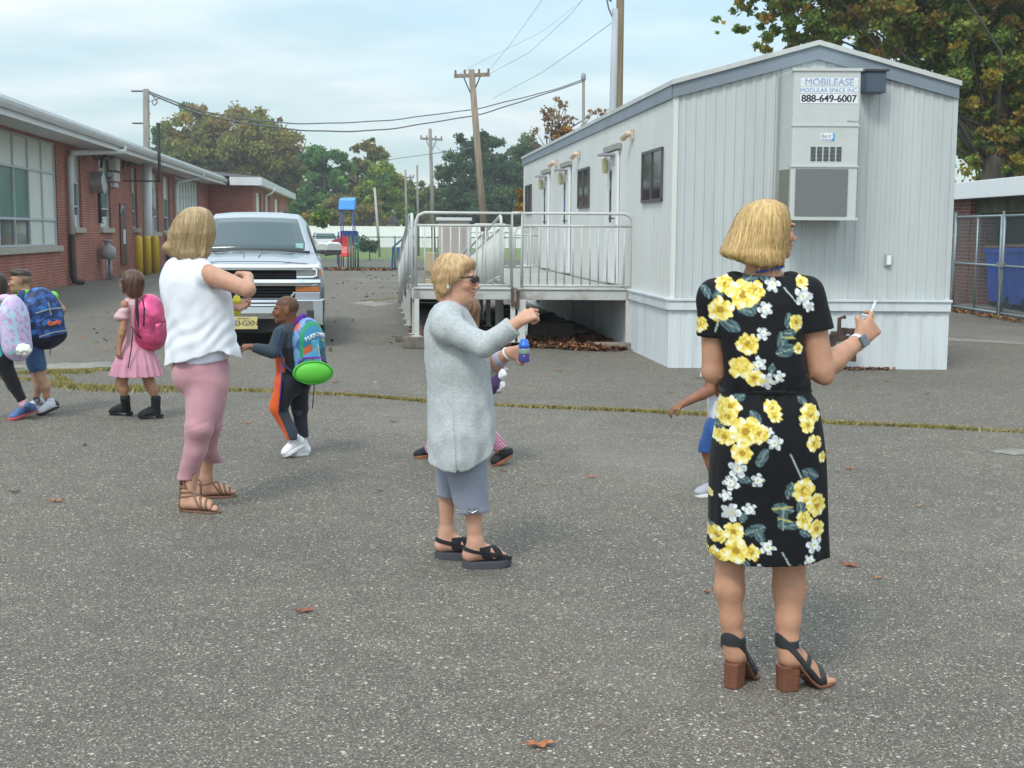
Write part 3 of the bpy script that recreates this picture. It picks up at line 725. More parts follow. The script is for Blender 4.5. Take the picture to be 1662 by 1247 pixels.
pH = pole(611, 345, 608, 305, 80.0, 0.08, 'short pale pole standing before the yellow green tree', mat('pale_pole', (0.4, 0.4, 0.38), 0.7))
def cable(pts, r, label, wob=0.0, n=60):
    """pts: (px, py, depth); a smooth sagging line through them"""
    Pn = np.array([tuple(P(*p)) for p in pts]); cum = np.concatenate([[0], np.cumsum(np.linalg.norm(np.diff(Pn, axis=0), axis=1))])
    s_ = np.linspace(0, cum[-1], n)
    V = np.stack([np.interp(s_, cum, Pn[:, i]) for i in range(3)], 1)
    for _ in range(6): V[1:-1] = (V[:-2]+2*V[1:-1]+V[2:])/4
    if wob: V[:, 2] += wob*np.sin(s_*2.2)*np.sin(s_*0.7)
    m_ = MB(); m_.tube([tuple(v) for v in V], r, 6); o = m_.build('overhead_cable', M_wire, smooth=True)
    return tag(o, label, 'cable')
dz_ = lambda x: 48+(x-240)/(947-240)*12
cable([(x, y, dz_(x)) for x, y in ((240, 148), (291, 170), (350, 186), (420, 197), (486, 201), (553, 200.5), (648, 194), (781, 176), (895, 147), (946, 130))], 0.026, 'upper twisted black cable sagging from the school pole to the capped pole', 0.02)
cable([(x, y, dz_(x)-.4) for x, y in ((240, 151), (300, 178), (360, 194), (410, 203), (505, 213), (572, 214.5), (648, 208), (786, 185), (904, 146), (946, 133))], 0.030, 'lower thicker black cable sagging beneath the twisted one', 0.02)
cable([(243, 150, 48), (250, 158, 48), (256, 166, 48), (250, 172, 48), (246, 164, 48), (258, 160, 48.2)], 0.02, 'slack loop of cable hanging at the school pole top')
cable([(788, 121, 45), (830, 70, 40), (880, 0, 33), (900, -30, 31)], 0.005, 'thin wire climbing from the leaning pole crossarm to the sky edge')
cable([(740, 123, 45), (775, 103, 60), (880, 52, 70), (960, -10, 80)], 0.007, 'thin wire running right from the left end of the crossarm')
cable([(795, 120, 45), (860, 85, 40), (930, 20, 36), (960, -20, 34)], 0.005, 'thin wire rising steeply right of the leaning pole')
cable([(800, 160, 58), (880, 118, 48), (940, 76, 40), (992, 38, 30.2)], 0.007, 'thin wire reaching the tall pole behind the trailer')
cable([(992, 2, 30), (975, -10, 28)], 0.02, 'stub of wire at the tall pole by the picture top')
cable([(620, 262, 82), (640, 258, 80), (700, 250, 75), (765, 240, 45)], 0.018, 'low wire crossing between the two crossarm poles')
cable([(703, 232, 75), (730, 262, 64), (760, 240, 54), (768, 225, 45)], 0.014, 'loose wire hanging left of the leaning pole')
cable([(703, 296, 75), (722, 301, 66), (745, 288, 56), (768, 262, 45)], 0.018, 'green tinted drooping wire between the crossarm poles')
cable([(985, 0, 30), (988, 14, 30), (994, 28, 30)], 0.02, 'short curved wire against the tall pole')

# ------------------------------------------------------------------ portable classroom trailer
TO = G(1086, 597); TE = (G(1533, 600)-TO); TW = TE.length; TE.normalize(); TD = ray(612, 376); TD.z = 0; TD.normalize()
TT = lambda v: TE*v[0]+TD*v[1]+Vector((0, 0, v[2]))
trailer = empty('portable_classroom', TO, 0, 'pale grey corrugated portable classroom trailer with a blue grey roof edge', 'trailer')
TL = 15.7; EV, PK = 3.17, 3.60           # underside of the roof edge at eave and peak
def gz(x): return EV+(PK-EV)*(1-abs(x-TW/2)/(TW/2))
M_side = mat('trailer_side', (0.64, 0.65, 0.62), 0.5, var=0.05, vscale=1.2, dirt=0.25, dirtcol=(0.42, 0.42, 0.37), stretch=(1, 1, 0.35), dirtscale=1.6)
M_end = mat('trailer_end', (0.49, 0.52, 0.52), 0.45, var=0.06, vscale=1.5, stretch=(2, 2, 0.25), dirt=0.4, dirtcol=(0.33, 0.34, 0.32), dirtscale=1.8)
M_skirt = mat('trailer_skirt', (0.60, 0.64, 0.66), 0.5, var=0.06, vscale=2, stretch=(2, 2, 0.3), dirt=0.42, dirtcol=(0.36, 0.35, 0.31), dirtscale=2.5)
M_band = mat('roof_band', (0.195, 0.235, 0.275), 0.5, var=0.1, vscale=2, dirt=0.3, dirtcol=(0.33, 0.34, 0.35))
M_cap = mat('roof_cap', (0.50, 0.52, 0.50), 0.5, var=0.08, dirt=0.35, dirtcol=(0.3, 0.3, 0.27))
def corrug(mb, x0, x1, zb, zt, pitch=0.115, dep=0.009, y=0.0, side=False):
    """ribbed sheet: rib profile along x (or along y when side)"""
    pts = []; x = x0
    while x < x1-1e-6:
        for fx, d in ((0, 0), (0.42, 0), (0.52, dep), (0.9, dep)):
            if x+fx*pitch < x1: pts.append((x+fx*pitch, d))
        x += pitch
    pts.append((x1, 0))
    if not side: vs = [(px_, y-d, zb) for px_, d in pts]+[(px_, y-d, zt(px_) if callable(zt) else zt) for px_, d in pts]
    else: vs = [(y-d, px_, zb) for px_, d in pts]+[(y-d, px_, zt) for px_, d in pts]
    n = len(pts); mb.add(vs, [(i, i+1, n+i+1, n+i) for i in range(n-1)])
a = MB(TT); corrug(a, 0.03, TW/2, 0.83, gz); corrug(a, TW/2, TW-0.03, 0.83, gz); a.build('end_wall', M_end, trailer, recalc=False)
# solid body behind the sheets
a = MB(TT); a.prism([(0.03, 0.02, 0.7), (TW-0.03, 0.02, 0.7), (TW-0.03, 0.02, EV), (TW/2, 0.02, PK), (0.03, 0.02, EV)], (0, TL, 0)); a.build('body', M_side, trailer)
sidef = [(0.50, 1.70, 1.98, 2.63), (5.98, 7.14, 2.0, 2.66), (14.0, 15.1, 2.0, 2.66)]       # windows: far less tall than wide along the wall
doors = [(3.35, 4.35), (8.05, 9.05), (10.9, 11.9)]
a = MB(TT)
corrug(a, 0.0, TL, 0.83, EV, pitch=0.20, dep=0.0035, y=0.0, side=True); a.build('side_wall', M_side, trailer, recalc=False)
a = MB(TT); corrug(a, 0.0, TL, 0.83, EV, pitch=0.20, dep=-0.008, y=TW, side=True); a.build('side_wall', M_side, trailer, recalc=False)
# corner trims
for x0 in (-0.012, TW-0.045): a = MB(TT); a.box(x0, x0+0.057, -0.022, 0.03, 0.83, EV+0.02); a.build('corner_trim', M_side if x0 < 0 else M_end, trailer)
# roof edge: blue grey band under a pale cap, then the roof sheet
TH = 0.16
a = MB(TT)
for xa, xb in ((-0.02, TW/2), (TW/2, TW+0.005)):
    za, zb = (EV-0.01, PK) if xa < 0 else (PK, EV-0.01)
    a.add([(xa, -0.05, za), (xb, -0.05, zb), (xb, -0.05, zb+TH), (xa, -0.05, za+TH), (xa, 0.015, za), (xb, 0.015, zb), (xb, 0.015, zb+TH), (xa, 0.015, za+TH)],
          [(0, 1, 2, 3), (4, 7, 6, 5), (0, 4, 5, 1), (3, 2, 6, 7), (0, 3, 7, 4), (1, 5, 6, 2)])
a.box(-0.03, -0.010, 0.02, TL+0.1, EV-0.012, EV+TH-0.01); a.box(TW+0.0, TW+0.02, 0.02, TL+0.1, EV-0.012, EV+TH-0.01)
a.build('roof_band', M_band, trailer)
a = MB(TT)
for xa, xb in ((-0.045, TW/2), (TW/2, TW+0.02)):
    za, zb = (EV-0.025+TH, PK+TH) if xa < 0 else (PK+TH, EV-0.025+TH)
    a.add([(xa, -0.08, za), (xb, -0.08, zb), (xb, -0.08, zb+0.055), (xa, -0.08, za+0.055), (xa, TL+0.15, za), (xb, TL+0.15, zb), (xb, TL+0.15, zb+0.055), (xa, TL+0.15, za+0.055)],
          [(0, 1, 2, 3), (4, 7, 6, 5), (0, 4, 5, 1), (3, 2, 6, 7), (0, 3, 7, 4), (1, 5, 6, 2)])
a.build('roof', M_cap, trailer)
# skirting: ledge band and ribbed panels down to the ground
a = MB(TT); a.box(-0.03, TW+0.02, -0.055, -0.016, 0.69, 0.80); a.box(-0.045, TW+0.03, -0.075, -0.017, 0.80, 0.83); a.box(-0.045, -0.002, -0.015, TL, 0.69, 0.80); a.box(-0.06, -0.003, -0.016, TL, 0.80, 0.83); a.build('ledge', M_skirt, trailer, bevel=0.004)
a = MB(TT); corrug(a, -0.02, TW+0.02, 0.0, 0.695, pitch=0.15, dep=0.006, y=-0.012); a.build('skirting', M_skirt, trailer, recalc=False)
a = MB(TT); corrug(a, -0.015, TL, 0.0, 0.695, pitch=0.12, dep=0.007, y=-0.008, side=True); a.build('skirting', M_skirt, trailer, recalc=False)
M_frame = mat('bronze_frame', (0.10, 0.095, 0.09), 0.4, metal=0.3)
M_tglass = mat('dark_glass', (0.035, 0.038, 0.045), 0.06, spec=0.8)
for (y0, y1, z0, z1) in sidef:
    a = MB(TT); a.box(-0.035, -0.009, y0, y1, z0, z0+0.035); a.box(-0.035, -0.009, y0, y1, z1-0.035, z1); a.box(-0.034, -0.009, y0, y0+0.035, z0, z1); a.box(-0.034, -0.009, y1-0.035, y1, z0, z1); a.box(-0.036, -0.009, (y0+y1)/2-0.02, (y0+y1)/2+0.02, z0, z1)
    wn = a.build('window', M_frame, trailer)
    a = MB(TT); a.box(-0.02, -0.0095, y0+.03, y1-.03, z0+.03, z1-.03); a.build('pane', M_tglass, wn)
M_door = mat('white_door', (0.74, 0.75, 0.75), 0.4, var=0.03)
M_lampy = mat('lamp_yellow', (0.62, 0.55, 0.33), 0.4)
for i, (y0, y1) in enumerate(doors):
    a = MB(TT); a.box(-0.045, -0.009, y0, y1, 0.86, 2.76); dd = a.build('door', M_door, trailer, bevel=0.006)
    a = MB(TT); a.box(-0.055, -0.0455, y0+0.42, y0+0.54, 1.75, 2.5); a.build('pane', M_tglass, dd)
    a = MB(TT); a.tube([(-0.05, y0+0.15, 1.80), (-0.10, y0+0.15, 1.80), (-0.10, y0+0.3, 1.80)], 0.012, 6); a.build('handle', M_dark, dd)
    a = MB(TT); a.box(-0.24, -0.01, y0+0.15, y0+0.55, 2.70, 2.73); a.bar((-0.22, y0+0.17, 2.70), (-0.03, y0+0.17, 2.55), 0.025); a.build('awning', M_greyp, trailer)
    a = MB(TT); a.box(-0.06, -0.01, y0-0.1, y1+0.1, 2.78, 2.86); a.build('door_hood', mat('hood_grey', (0.3, 0.29, 0.26), 0.6), trailer)
    a = MB(TT); a.lathe([(0.035, -0.12), (0.05, -0.09), (0.05, 0.09), (0.035, 0.12)], (-0.11, y0+0.62, 2.58), 10); a.build('lamp', M_lampy, trailer)
    a = MB(TT); yy = y0-0.95; a.tube([(-0.02, yy, 2.92), (-0.07, yy+0.03, 2.93), (-0.11, yy+0.2, 2.88)], [0.03, 0.04, 0.05], 8); a.box(-0.04, -0.01, yy-0.05, yy+0.05, 2.85, 2.98); a.build('floodlight', mat('flood_tan', (0.58, 0.46, 0.35), 0.45), trailer)
# wall hung air conditioner on the end wall
acm = mat('ac_beige', (0.52, 0.55, 0.53), 0.4, var=0.03, dirt=0.2, dirtcol=(0.4, 0.4, 0.36), dirtscale=2)
a = MB(TT); a.box(1.225, 1.975, -0.50, -0.016, 1.765, 3.43); ac = a.build('air_conditioner', acm, trailer, bevel=0.012)
a = MB(TT); a.box(1.21, 1.99, -0.515, -0.45, 3.412, 3.445); a.box(1.218, 1.982, -0.510, -0.45, 2.80, 2.82); a.box(1.218, 1.982, -0.512, -0.45, 2.345, 2.365); a.box(1.21, 1.99, -0.515, -0.03, 1.750, 1.778); a.build('trim', acm, ac)
def mesh_mat(name, c):
    mt = bpy.data.materials.new(name); mt.use_nodes = True; t = mt.node_tree; b = t.nodes['Principled BSDF']; b.inputs['Roughness'].default_value = 0.6
    tcn = N(t, 'ShaderNodeTexCoord'); v = N(t, 'ShaderNodeTexWave'); v.inputs['Scale'].default_value = 28; v.bands_direction = 'Z'; t.links.new(tcn.outputs['Object'], v.inputs['Vector'])
    r = N(t, 'ShaderNodeValToRGB'); r.color_ramp.elements[0].color = (*[x*0.6 for x in c], 1); r.color_ramp.elements[1].color = (*[x*1.25 for x in c], 1); t.links.new(v.outputs['Fac'], r.inputs[0]); t.links.new(r.outputs[0], b.inputs['Base Color']); return mt
a = MB(TT); a.box(1.275, 1.865, -0.513, -0.502, 1.80, 2.325); a.build('coil_grille', mesh_mat('coil', (0.17, 0.175, 0.18)), ac)
a = MB(TT); a.box(1.215, 1.2235, -0.44, -0.08, 1.80, 2.325); a.build('side_grille', mesh_mat('coil_side', (0.2, 0.2, 0.17)), ac)
a = MB(TT)
for c_ in range(5):
    for k in range(11): a.box(1.437+c_*0.073, 1.437+c_*0.073+0.056, -0.506, -0.5005, 2.415+k*0.0148, 2.423+k*0.0148)
a.build('louvre', M_dark, ac)
M_ink = mat('black_ink', (0.02, 0.02, 0.03), 0.6); M_inkb = mat('blue_ink', (0.18, 0.28, 0.50), 0.6); M_paper = mat('white_sticker', (0.78, 0.8, 0.82), 0.5)
a = MB(TT); a.box(1.30, 1.945, -0.504, -0.5005, 3.24, 3.335); a.box(1.30, 1.945, -0.504, -0.5005, 3.165, 3.232); a.box(1.30, 1.945, -0.504, -0.5005, 3.055, 3.157); sg = a.build('sign', M_paper, ac)
def tmat(x, z, yy=-0.5055): return basis(TT((x, yy, z)), TE, Vector((0, 0, 1)), -TD)
for k_ in (-.0015, .0015): text_obj('lettering', 'MOBILEASE', 0.112, M_inkb, sg, tmat(1.622+k_, 3.287, -0.5055-k_*0.1), spacing=0.98)
text_obj('lettering', 'MODULAR SPACE INC.', 0.064, M_inkb, sg, tmat(1.622, 3.198), bold=0.0)
for k_ in (-.0022, .0022): text_obj('lettering', '888-649-6007', 0.110, M_ink, sg, tmat(1.622+k_, 3.106, -0.5055-k_*0.1), bold=0.0008)
a = MB(TT)
for k in range(4): a.box(1.30, 1.945, -0.5068, -0.5064, 3.256+k*0.018, 3.260+k*0.018)
a.build('sign_stripes', M_paper, sg)
a = MB(TT); a.box(1.545, 1.70, -0.504, -0.5005, 2.645, 2.725); lg = a.build('badge', M_paper, ac)
a = MB(TT); a.prism([(1.66, -0.506, 2.645), (1.70, -0.506, 2.645), (1.70, -0.506, 2.725), (1.675, -0.506, 2.725), (1.685, -0.506, 2.685)], (0, -0.001, 0)); a.box(1.55, 1.66, -0.506, -0.505, 2.655, 2.661); a.build('emblem', mat('sky_blue_ink', (0.08, 0.35, 0.75), 0.5), lg)
text_obj('badge_lettering', 'Bard', 0.058, mat('grey_ink', (0.3, 0.3, 0.33), 0.6), lg, tmat(1.605, 2.692), bold=0.0)
text_obj('lettering', 'Wallmount', 0.03, mat('grey_ink', (0.3, 0.3, 0.33), 0.6), ac, tmat(1.90, 2.86))
# dark floodlight box under the gable, socket, tow coupling
a = MB(TT); a.box(2.13, 2.36, -0.25, -0.055, 3.20, 3.44); fb = a.build('security_lamp', mat('slate_blue', (0.06, 0.085, 0.12), 0.4), trailer, bevel=0.015)
a = MB(TT); a.box(2.12, 2.38, -0.27, -0.05, 3.44, 3.465); a.build('hood', M_dark, fb)
a = MB(TT); a.box(2.50, 2.58, -0.045, -0.016, 1.22, 1.37); sk = a.build('socket_box', mat('socket_grey', (0.33, 0.35, 0.36), 0.4), trailer, bevel=0.01)
a = MB(TT); a.box(2.52, 2.57, -0.055, -0.046, 1.24, 1.35); a.build('socket_lid', M_paper, sk)
a = MB(TT); a.box(1.98, 2.06, -0.34, -0.10, 0.44, 0.50); a.box(2.04, 2.10, -0.34, -0.26, 0.12, 0.505); a.box(1.80, 1.86, -0.34, -0.26, 0.14, 0.44); a.box(1.80, 2.10, -0.33, -0.27, 0.36, 0.42); a.tube([(1.90, -0.30, 0.40), (1.90, -0.30, 0.62), (1.97, -0.30, 0.64)], 0.024, 8); a.bar((1.95, -0.26, 0.40), (1.95, 0.0, 0.40), 0.10)
a.build('tow_coupling', mat('rusty_iron', (0.055, 0.035, 0.03), 0.8, var=0.5, vscale=10, dirt=0.7, dirtcol=(0.16, 0.06, 0.03), dirtscale=8), trailer, bevel=0.006)
a = MB(TT)
a.box(1.20, 1.223, -0.028, -0.012, 0.84, 3.4)
a.build('seam_strip', mat('seam_grey', (0.3, 0.32, 0.31), 0.6, dirt=0.6, dirtcol=(0.15, 0.12, 0.1)), trailer)

# ------------------------------------------------------------------ aluminium access ramp and platform
RO = P(1028, 462, 17.9); RO.z = 0; RO = P(1030, 562, 17.75); RO.z = 0
ramp = empty('access_ramp', RO, 0, 'aluminium wheelchair ramp and platform with tube railings beside the trailer', 'ramp')
TR_ = lambda v: TE*v[0]+TD*v[1]+Vector((0, 0, v[2]))
M_ral = mat('ramp_aluminium', (0.52, 0.53, 0.51), 0.6, metal=0.05, var=0.08, vscale=5, dirt=0.25, dirtcol=(0.3, 0.28, 0.24), dirtscale=3)
DK = 0.83; W1, W2 = 1.66, 3.04; RH = DK+1.02; LEN = 10.0
xr, xm, xl = -0.06, -W1, -W2
a = MB(TR_)
a.box(xm+0.04, xr, 0.02, LEN, DK-0.04, DK); a.build('deck', mat('deck_dirty', (0.36, 0.35, 0.32), 0.6, metal=0.1, var=0.15, vscale=3, dirt=0.8, dirtcol=(0.16, 0.12, 0.08), dirtscale=2.2), ramp)
a = MB(TR_); sl_ = 0.082
a.add([(xl, 0.02, DK-0.04), (xm-0.04, 0.02, DK-0.04), (xm-0.04, 1.3, DK-0.04), (xl, 1.3, DK-0.04), (xl, 0.02, DK), (xm-0.04, 0.02, DK), (xm-0.04, 1.3, DK), (xl, 1.3, DK)], [(0, 3, 2, 1), (4, 5, 6, 7), (0, 1, 5, 4), (1, 2, 6, 5), (2, 3, 7, 6), (3, 0, 4, 7)])
ye = 1.3+DK/sl_
a.add([(xl, 1.302, DK-0.04), (xm-0.04, 1.302, DK-0.04), (xm-0.04, ye, 0.005), (xl, ye, 0.005), (xl, 1.302, DK), (xm-0.04, 1.302, DK), (xm-0.04, ye, 0.03), (xl, ye, 0.03)], [(0, 3, 2, 1), (4, 5, 6, 7), (0, 1, 5, 4), (1, 2, 6, 5), (2, 3, 7, 6), (3, 0, 4, 7)])
a.build('ramp_deck', bpy.data.materials['deck_dirty'], ramp)
rustb = mat('beam_rust', (0.52, 0.53, 0.51), 0.45, metal=0.3, var=0.06, vscale=4, dirt=0.9, dirtcol=(0.24, 0.12, 0.05), dirtscale=2.4, stretch=(1, 1, 1.5))
for x0, x1 in ((xl, xm-0.05), (xm+0.05, xr)):
    a = MB(TR_); a.box(x0, x1, -0.03, 0.015, DK-0.155, DK-0.025); a.box(x0, x1, -0.05, 0.017, DK-0.02, DK+0.005); a.build('beam', rustb, ramp, bevel=0.005)
a = MB(TR_); a.box(xl-0.03, xl-0.002, -0.02, 1.3, DK-0.15, DK-0.002); a.box(xr-0.03, xr-0.002, 0.02, LEN, DK-0.15, DK-0.042); a.box(xm-0.035, xm-0.005, 0.02, LEN, DK-0.15, DK-0.042); a.build('beam', rustb, ramp)
def front_rail(x0, x1, nb, rl, rr, y=-0.01, ztop=RH, zb=DK+0.01, name='railing'):
    rt = MB(TR_); rd = 0.12; pts = []
    pts.append((x0, y, zb-0.03))
    if rl: pts += [(x0, y, ztop-rd), (x0+rd*0.3, y, ztop-rd*0.3), (x0+rd, y, ztop)]
    else: pts += [(x0, y, ztop)]
    if rr: pts += [(x1-rd, y, ztop), (x1-rd*0.3, y, ztop-rd*0.3), (x1, y, ztop-rd)]
    else: pts += [(x1, y, ztop)]
    pts.append((x1, y, zb-0.16))
    rt.tube(pts, 0.023, 10); rt.tube([(x0, y, ztop-0.17), (x1, y, ztop-0.17)], 0.017, 8); rt.tube([(x0, y, zb+0.03), (x1, y, zb+0.03)], 0.017, 8)
    for k in range(1, nb): x = x0+(x1-x0)*k/nb; rt.cyl((x, y, zb+0.03), (x, y, ztop-0.17), 0.0115, n=6)
    return rt.build(name, M_ral, ramp, smooth=True)
front_rail(xm+0.10, xr+0.01, 13, False, True)
front_rail(xl+0.03, xm-0.04, 11, True, False)
# back railing of the platform
front_rail(xr-0.55, xr+0.0, 4, True, True, y=LEN-0.02, ztop=RH-0.15)
front_rail(xm+0.1, xr-0.65, 7, True, True, y=LEN-0.02, ztop=RH-0.1)
def side_rail(x, y0, y1, z0, z1, nb, top=1.0, r_=0.022, name='railing', grab=True):
    rt = MB(TR_)
    rt.tube([(x, y0, z0-0.05), (x, y0, z0+top-0.1), (x, y0+0.05, z0+top-0.02), (x, y0+0.15, z0+top), (x, y1-0.15, z1+top), (x, y1-0.03, z1+top-0.04), (x, y1, z1+top-0.15), (x, y1, z1)], r_, 8)
    rt.tube([(x, y0, z0+0.12), (x, y1, z1+0.12)], 0.016, 6); rt.tube([(x, y0, z0+top-0.17), (x, y1, z1+top-0.17)], 0.016, 6)
    for k in range(1, nb): f_ = k/nb; y = y0+(y1-y0)*f_; z = z0+(z1-z0)*f_; rt.cyl((x, y, z+0.12), (x, y, z+top-0.17), 0.010, n=6)
    if grab: rt.tube([(x+0.06, y0, z0+top-0.30), (x+0.06, y1, z1+top-0.30)], 0.018, 6)
    return rt.build(name, M_ral, ramp, smooth=True)
side_rail(xl-0.02, 0.03, 1.28, DK, DK, 10)
zz_ = lambda y: DK-(y-1.3)*sl_
for y0, y1 in ((1.32, 4.5), (4.55, 7.7), (7.75, ye-0.3)):
    side_rail(xl-0.02, y0, y1, zz_(y0), zz_(y1), int((y1-y0)/0.115)); side_rail(xm-0.06, y0, y1, zz_(y0), zz_(y1), int((y1-y0)/0.115))
a = MB(TR_); a.tube([(xm-0.04, -0.01, RH), (xm+0.10, -0.01, RH)], 0.023, 10); a.build('railing', M_ral, ramp, smooth=True)
a = MB(TR_)
legs = [(xl+0.04, 0.0), (xl+0.04, 1.3), (xm-0.02, 0.0), (xm+0.10, 0.0), (xr-0.04, 0.0), (xm+0.06, 2.5), (xm+0.06, 5), (xm+0.06, 7.5), (xm+0.06, LEN), (xr-0.04, 2.5), (xr-0.04, 5), (xr-0.04, LEN), (xm-0.09, 1.5), (xm-0.09, 3.1), (xm-0.09, 4.6), (xl+0.0, 3.1), (xl+0.0, 4.6), (xl+0.0, 6.2), (xl+0.0, 7.8), (xm-0.09, 6.2)]
for i, (x, y) in enumerate(legs):
    l = MB(TR_); zt = DK-0.05 if y < 1.4 or x > xm-0.05 else zz_(y)-0.02
    wd_ = 0.055 if i == 3 else 0.032
    l.box(x-wd_, x+wd_, y-0.03, y+0.03, 0.10 if i else 0.17, zt); l.box(x-wd_-0.04, x+wd_+0.04, y-0.06, y+0.06, 0.09 if i else 0.16, 0.10 if i else 0.17); l.build('leg', M_ral, ramp)
a = MB(TR_); a.box(xm-0.05, xm-0.01, -0.06, -0.032, DK-0.25, DK+0.0); a.box(xm+0.02, xm+0.06, -0.06, -0.032, DK-0.28, DK-0.02); a.cyl((xm, -0.07, DK-0.2), (xm, -0.03, DK-0.2), 0.03, n=8); a.cyl((xm+0.03, -0.07, DK-0.05), (xm+0.03, -0.03, DK-0.05), 0.02, n=8); a.build('clamp', mat('rust_clamp', (0.10, 0.06, 0.045), 0.8), ramp)
# blocks under the legs, wood and rubble under the platform
M_block = mat('block', (0.15, 0.13, 0.11), 0.95, var=0.3, vscale=12); M_oldwood = mat('old_wood', (0.24, 0.22, 0.18), 0.9, var=0.3, vscale=4, stretch=(1, 6, 6))
def rt_loc(x, y, z=0): return RO+TR_((x, y, z))
def block(x, y, sx, sy, sz, label, m_, name='block', rz=0.0, z=0):
    b = MB(); b.box(-sx/2, sx/2, -sy/2, sy/2, 0, sz); o = b.build(name, m_, None, bevel=0.012); o.location = rt_loc(x, y, z); o.rotation_euler = (0, 0, rz); return tag(o, label, name.replace('_', ' '))
block(xl+0.02, -0.0, 0.34, 0.24, 0.16, 'brown concrete block under the ramp corner leg', M_block, 'concrete_block', 0.1)
block(xl-0.06, 1.1, 0.36, 0.2, 0.09, 'dark concrete block behind the ramp corner block', M_block, 'concrete_block', 0.0)
block(xr-0.22, -0.05, 0.55, 0.14, 0.10, 'weathered timber offcut lying by the trailer skirting', M_oldwood, 'timber_block', 0.04)
block(-0.95, 1.5, 0.62, 0.3, 0.26, 'dark wooden crate block in the shade under the platform', mat('dark_timber', (0.07, 0.06, 0.05), 0.9, var=0.3), 'timber_crate', 0.1)
for k, (x, y, s_) in enumerate(((-1.25, 2.4, 0.3), (-1.0, 2.9, 0.36), (-0.72, 2.2, 0.28), (-1.42, 3.6, 0.33), (-0.5, 1.8, 0.22), (-1.3, 4.6, 0.35))):
    o_ = Ops(); o_.ell((0, 0, s_*0.45), (s_*1.1, s_*0.8, s_*0.5)); o_.disp(lambda x_, y_, z_, k=k: 0.05*nz3(x_, y_, z_, 0.09, k)); o_.cutplane((0, 0, 0.0), (0, 0, -1))
    V, F = o_.mesh(0.02); ob = meshobj('rubbish_bag', V, F, mat('black_bag', (0.018, 0.018, 0.02), 0.35, bump=0.4)); ob.location = rt_loc(x, y)
    tag(ob, ['crumpled black bag under the platform nearest the middle leg', 'largest crumpled black bag in the heap under the platform', 'black bag of the heap closest to the trailer skirting', 'black bag behind the heap under the ramp side', 'small black bag beside the dark crate', 'farthest black bag deep below the platform'][k], 'rubbish bag', 'black bags dumped under the platform')
# leaf litter that has blown under the platform
def litter(name, n, fx, zmax, cols, size, seedv):
    rg = np.random.default_rng(seedv); P0 = fx(rg, n); n = len(P0)
    a_ = rg.uniform(0, 2*math.pi, n); t1 = rg.normal(0, 0.45, (n, 2)); s_ = rg.uniform(0.5, 1.2, n)*size
    ex = np.stack([np.cos(a_), np.sin(a_), t1[:, 0]], 1)*s_[:, None]; ey = np.stack([-np.sin(a_), np.cos(a_), t1[:, 1]], 1)*s_[:, None]*0.7
    c = np.concatenate([P0, rg.uniform(0.01, zmax, (n, 1))], 1)
    V = np.stack([c-ex, c-ey*0.9+ex*0.1, c+ex, c+ey*0.9], 1); V[:, :, 2] = np.maximum(V[:, :, 2], 0.005)
    C = np.array(cols)[rg.integers(0, len(cols), n)]*rg.uniform(0.6, 1.3, (n, 1))
    o = meshobj(name, V.reshape(-1, 3), np.arange(n*4).reshape(n, 4), mat('dry_leaf', (0.2, 0.1, 0.05), 0.8, attr='Col'), col=np.repeat(C, 4, 0), smooth=False); return tag(o, kind='stuff')
lc = [(0.22, 0.07, 0.025), (0.13, 0.05, 0.025), (0.3, 0.12, 0.04), (0.08, 0.04, 0.025), (0.17, 0.10, 0.05)]
def f1(rg, n):
    x = rg.uniform(xm-0.2, xr, n); y = np.abs(rg.normal(0, 2.2, n))-0.12+0.25*np.sin(x*3); k = (y < 9) & (x < -0.15)
    q = np.array([tuple(RO+TR_((a_, b_, 0)))[:2] for a_, b_ in zip(x[k], y[k])]); return q
litter('leaf_litter', 5200, f1, 0.06, lc, 0.045, 11)
litter('leaf_litter', 900, lambda rg, n: np.array([tuple(RO+TR_((a_, b_, 0)))[:2] for a_, b_ in zip(rg.uniform(xl, xm, n), np.abs(rg.normal(0.6, 1.6, n)))]), 0.04, lc, 0.04, 12)
litter('leaf_litter', 500, lambda rg, n: np.array([tuple(TO+TT((a_, -abs(b_)-0.03, 0)))[:2] for a_, b_ in zip(rg.uniform(1.2, 2.6, n), rg.normal(0, 0.07, n))]), 0.025, lc, 0.025, 13)
litter('leaf_litter', 2600, lambda rg, n: np.stack([rg.normal(-7.6, 1.5, n), 53.2+rg.normal(0, 0.5, n)], 1), 0.06, lc, 0.07, 14)
litter('leaf_litter', 420, lambda rg, n: np.stack([rg.uniform(-8, 0, n), rg.uniform(17, 52, n)], 1), 0.02, lc, 0.05, 15)

# ------------------------------------------------------------------ brick store with gated bin bay on the right
GA = G(1545, 503.5); GB = G(1662, 522.6); GD = (GB-GA).normalized()       # along the gate, towards the camera
GN = Vector((-GD.y, GD.x, 0)); GN = GN if GN.x > 0 else -GN               # into the building
GT = lambda v: GD*v[0]+GN*v[1]+Vector((0, 0, v[2]))
store = empty('brick_store', GA, 0, 'low brick store with a deep white roof edge and open bin bay', 'building')
a = MB(GT); a.box(-3.5, 0.05, 0.28, 0.62, 0, 2.32); a.box(0.05, 0.62, 0.30, 0.62, 0, 2.02); a.build('pier', M_brick2, store)
a = MB(GT); a.box(-3.5, -3.1, 0.63, 4.5, 0, 2.32); a.box(9.0, 12, 0.3, 0.62, 0, 2.32); a.build('wall', M_brick2, store)
a = MB(GT); a.box(0.05, 9.0, 0.40, 0.60, 2.03, 2.32); a.build('lintel', mat('mossy_concrete', (0.11, 0.12, 0.075), 0.9, var=0.4, vscale=4), store)
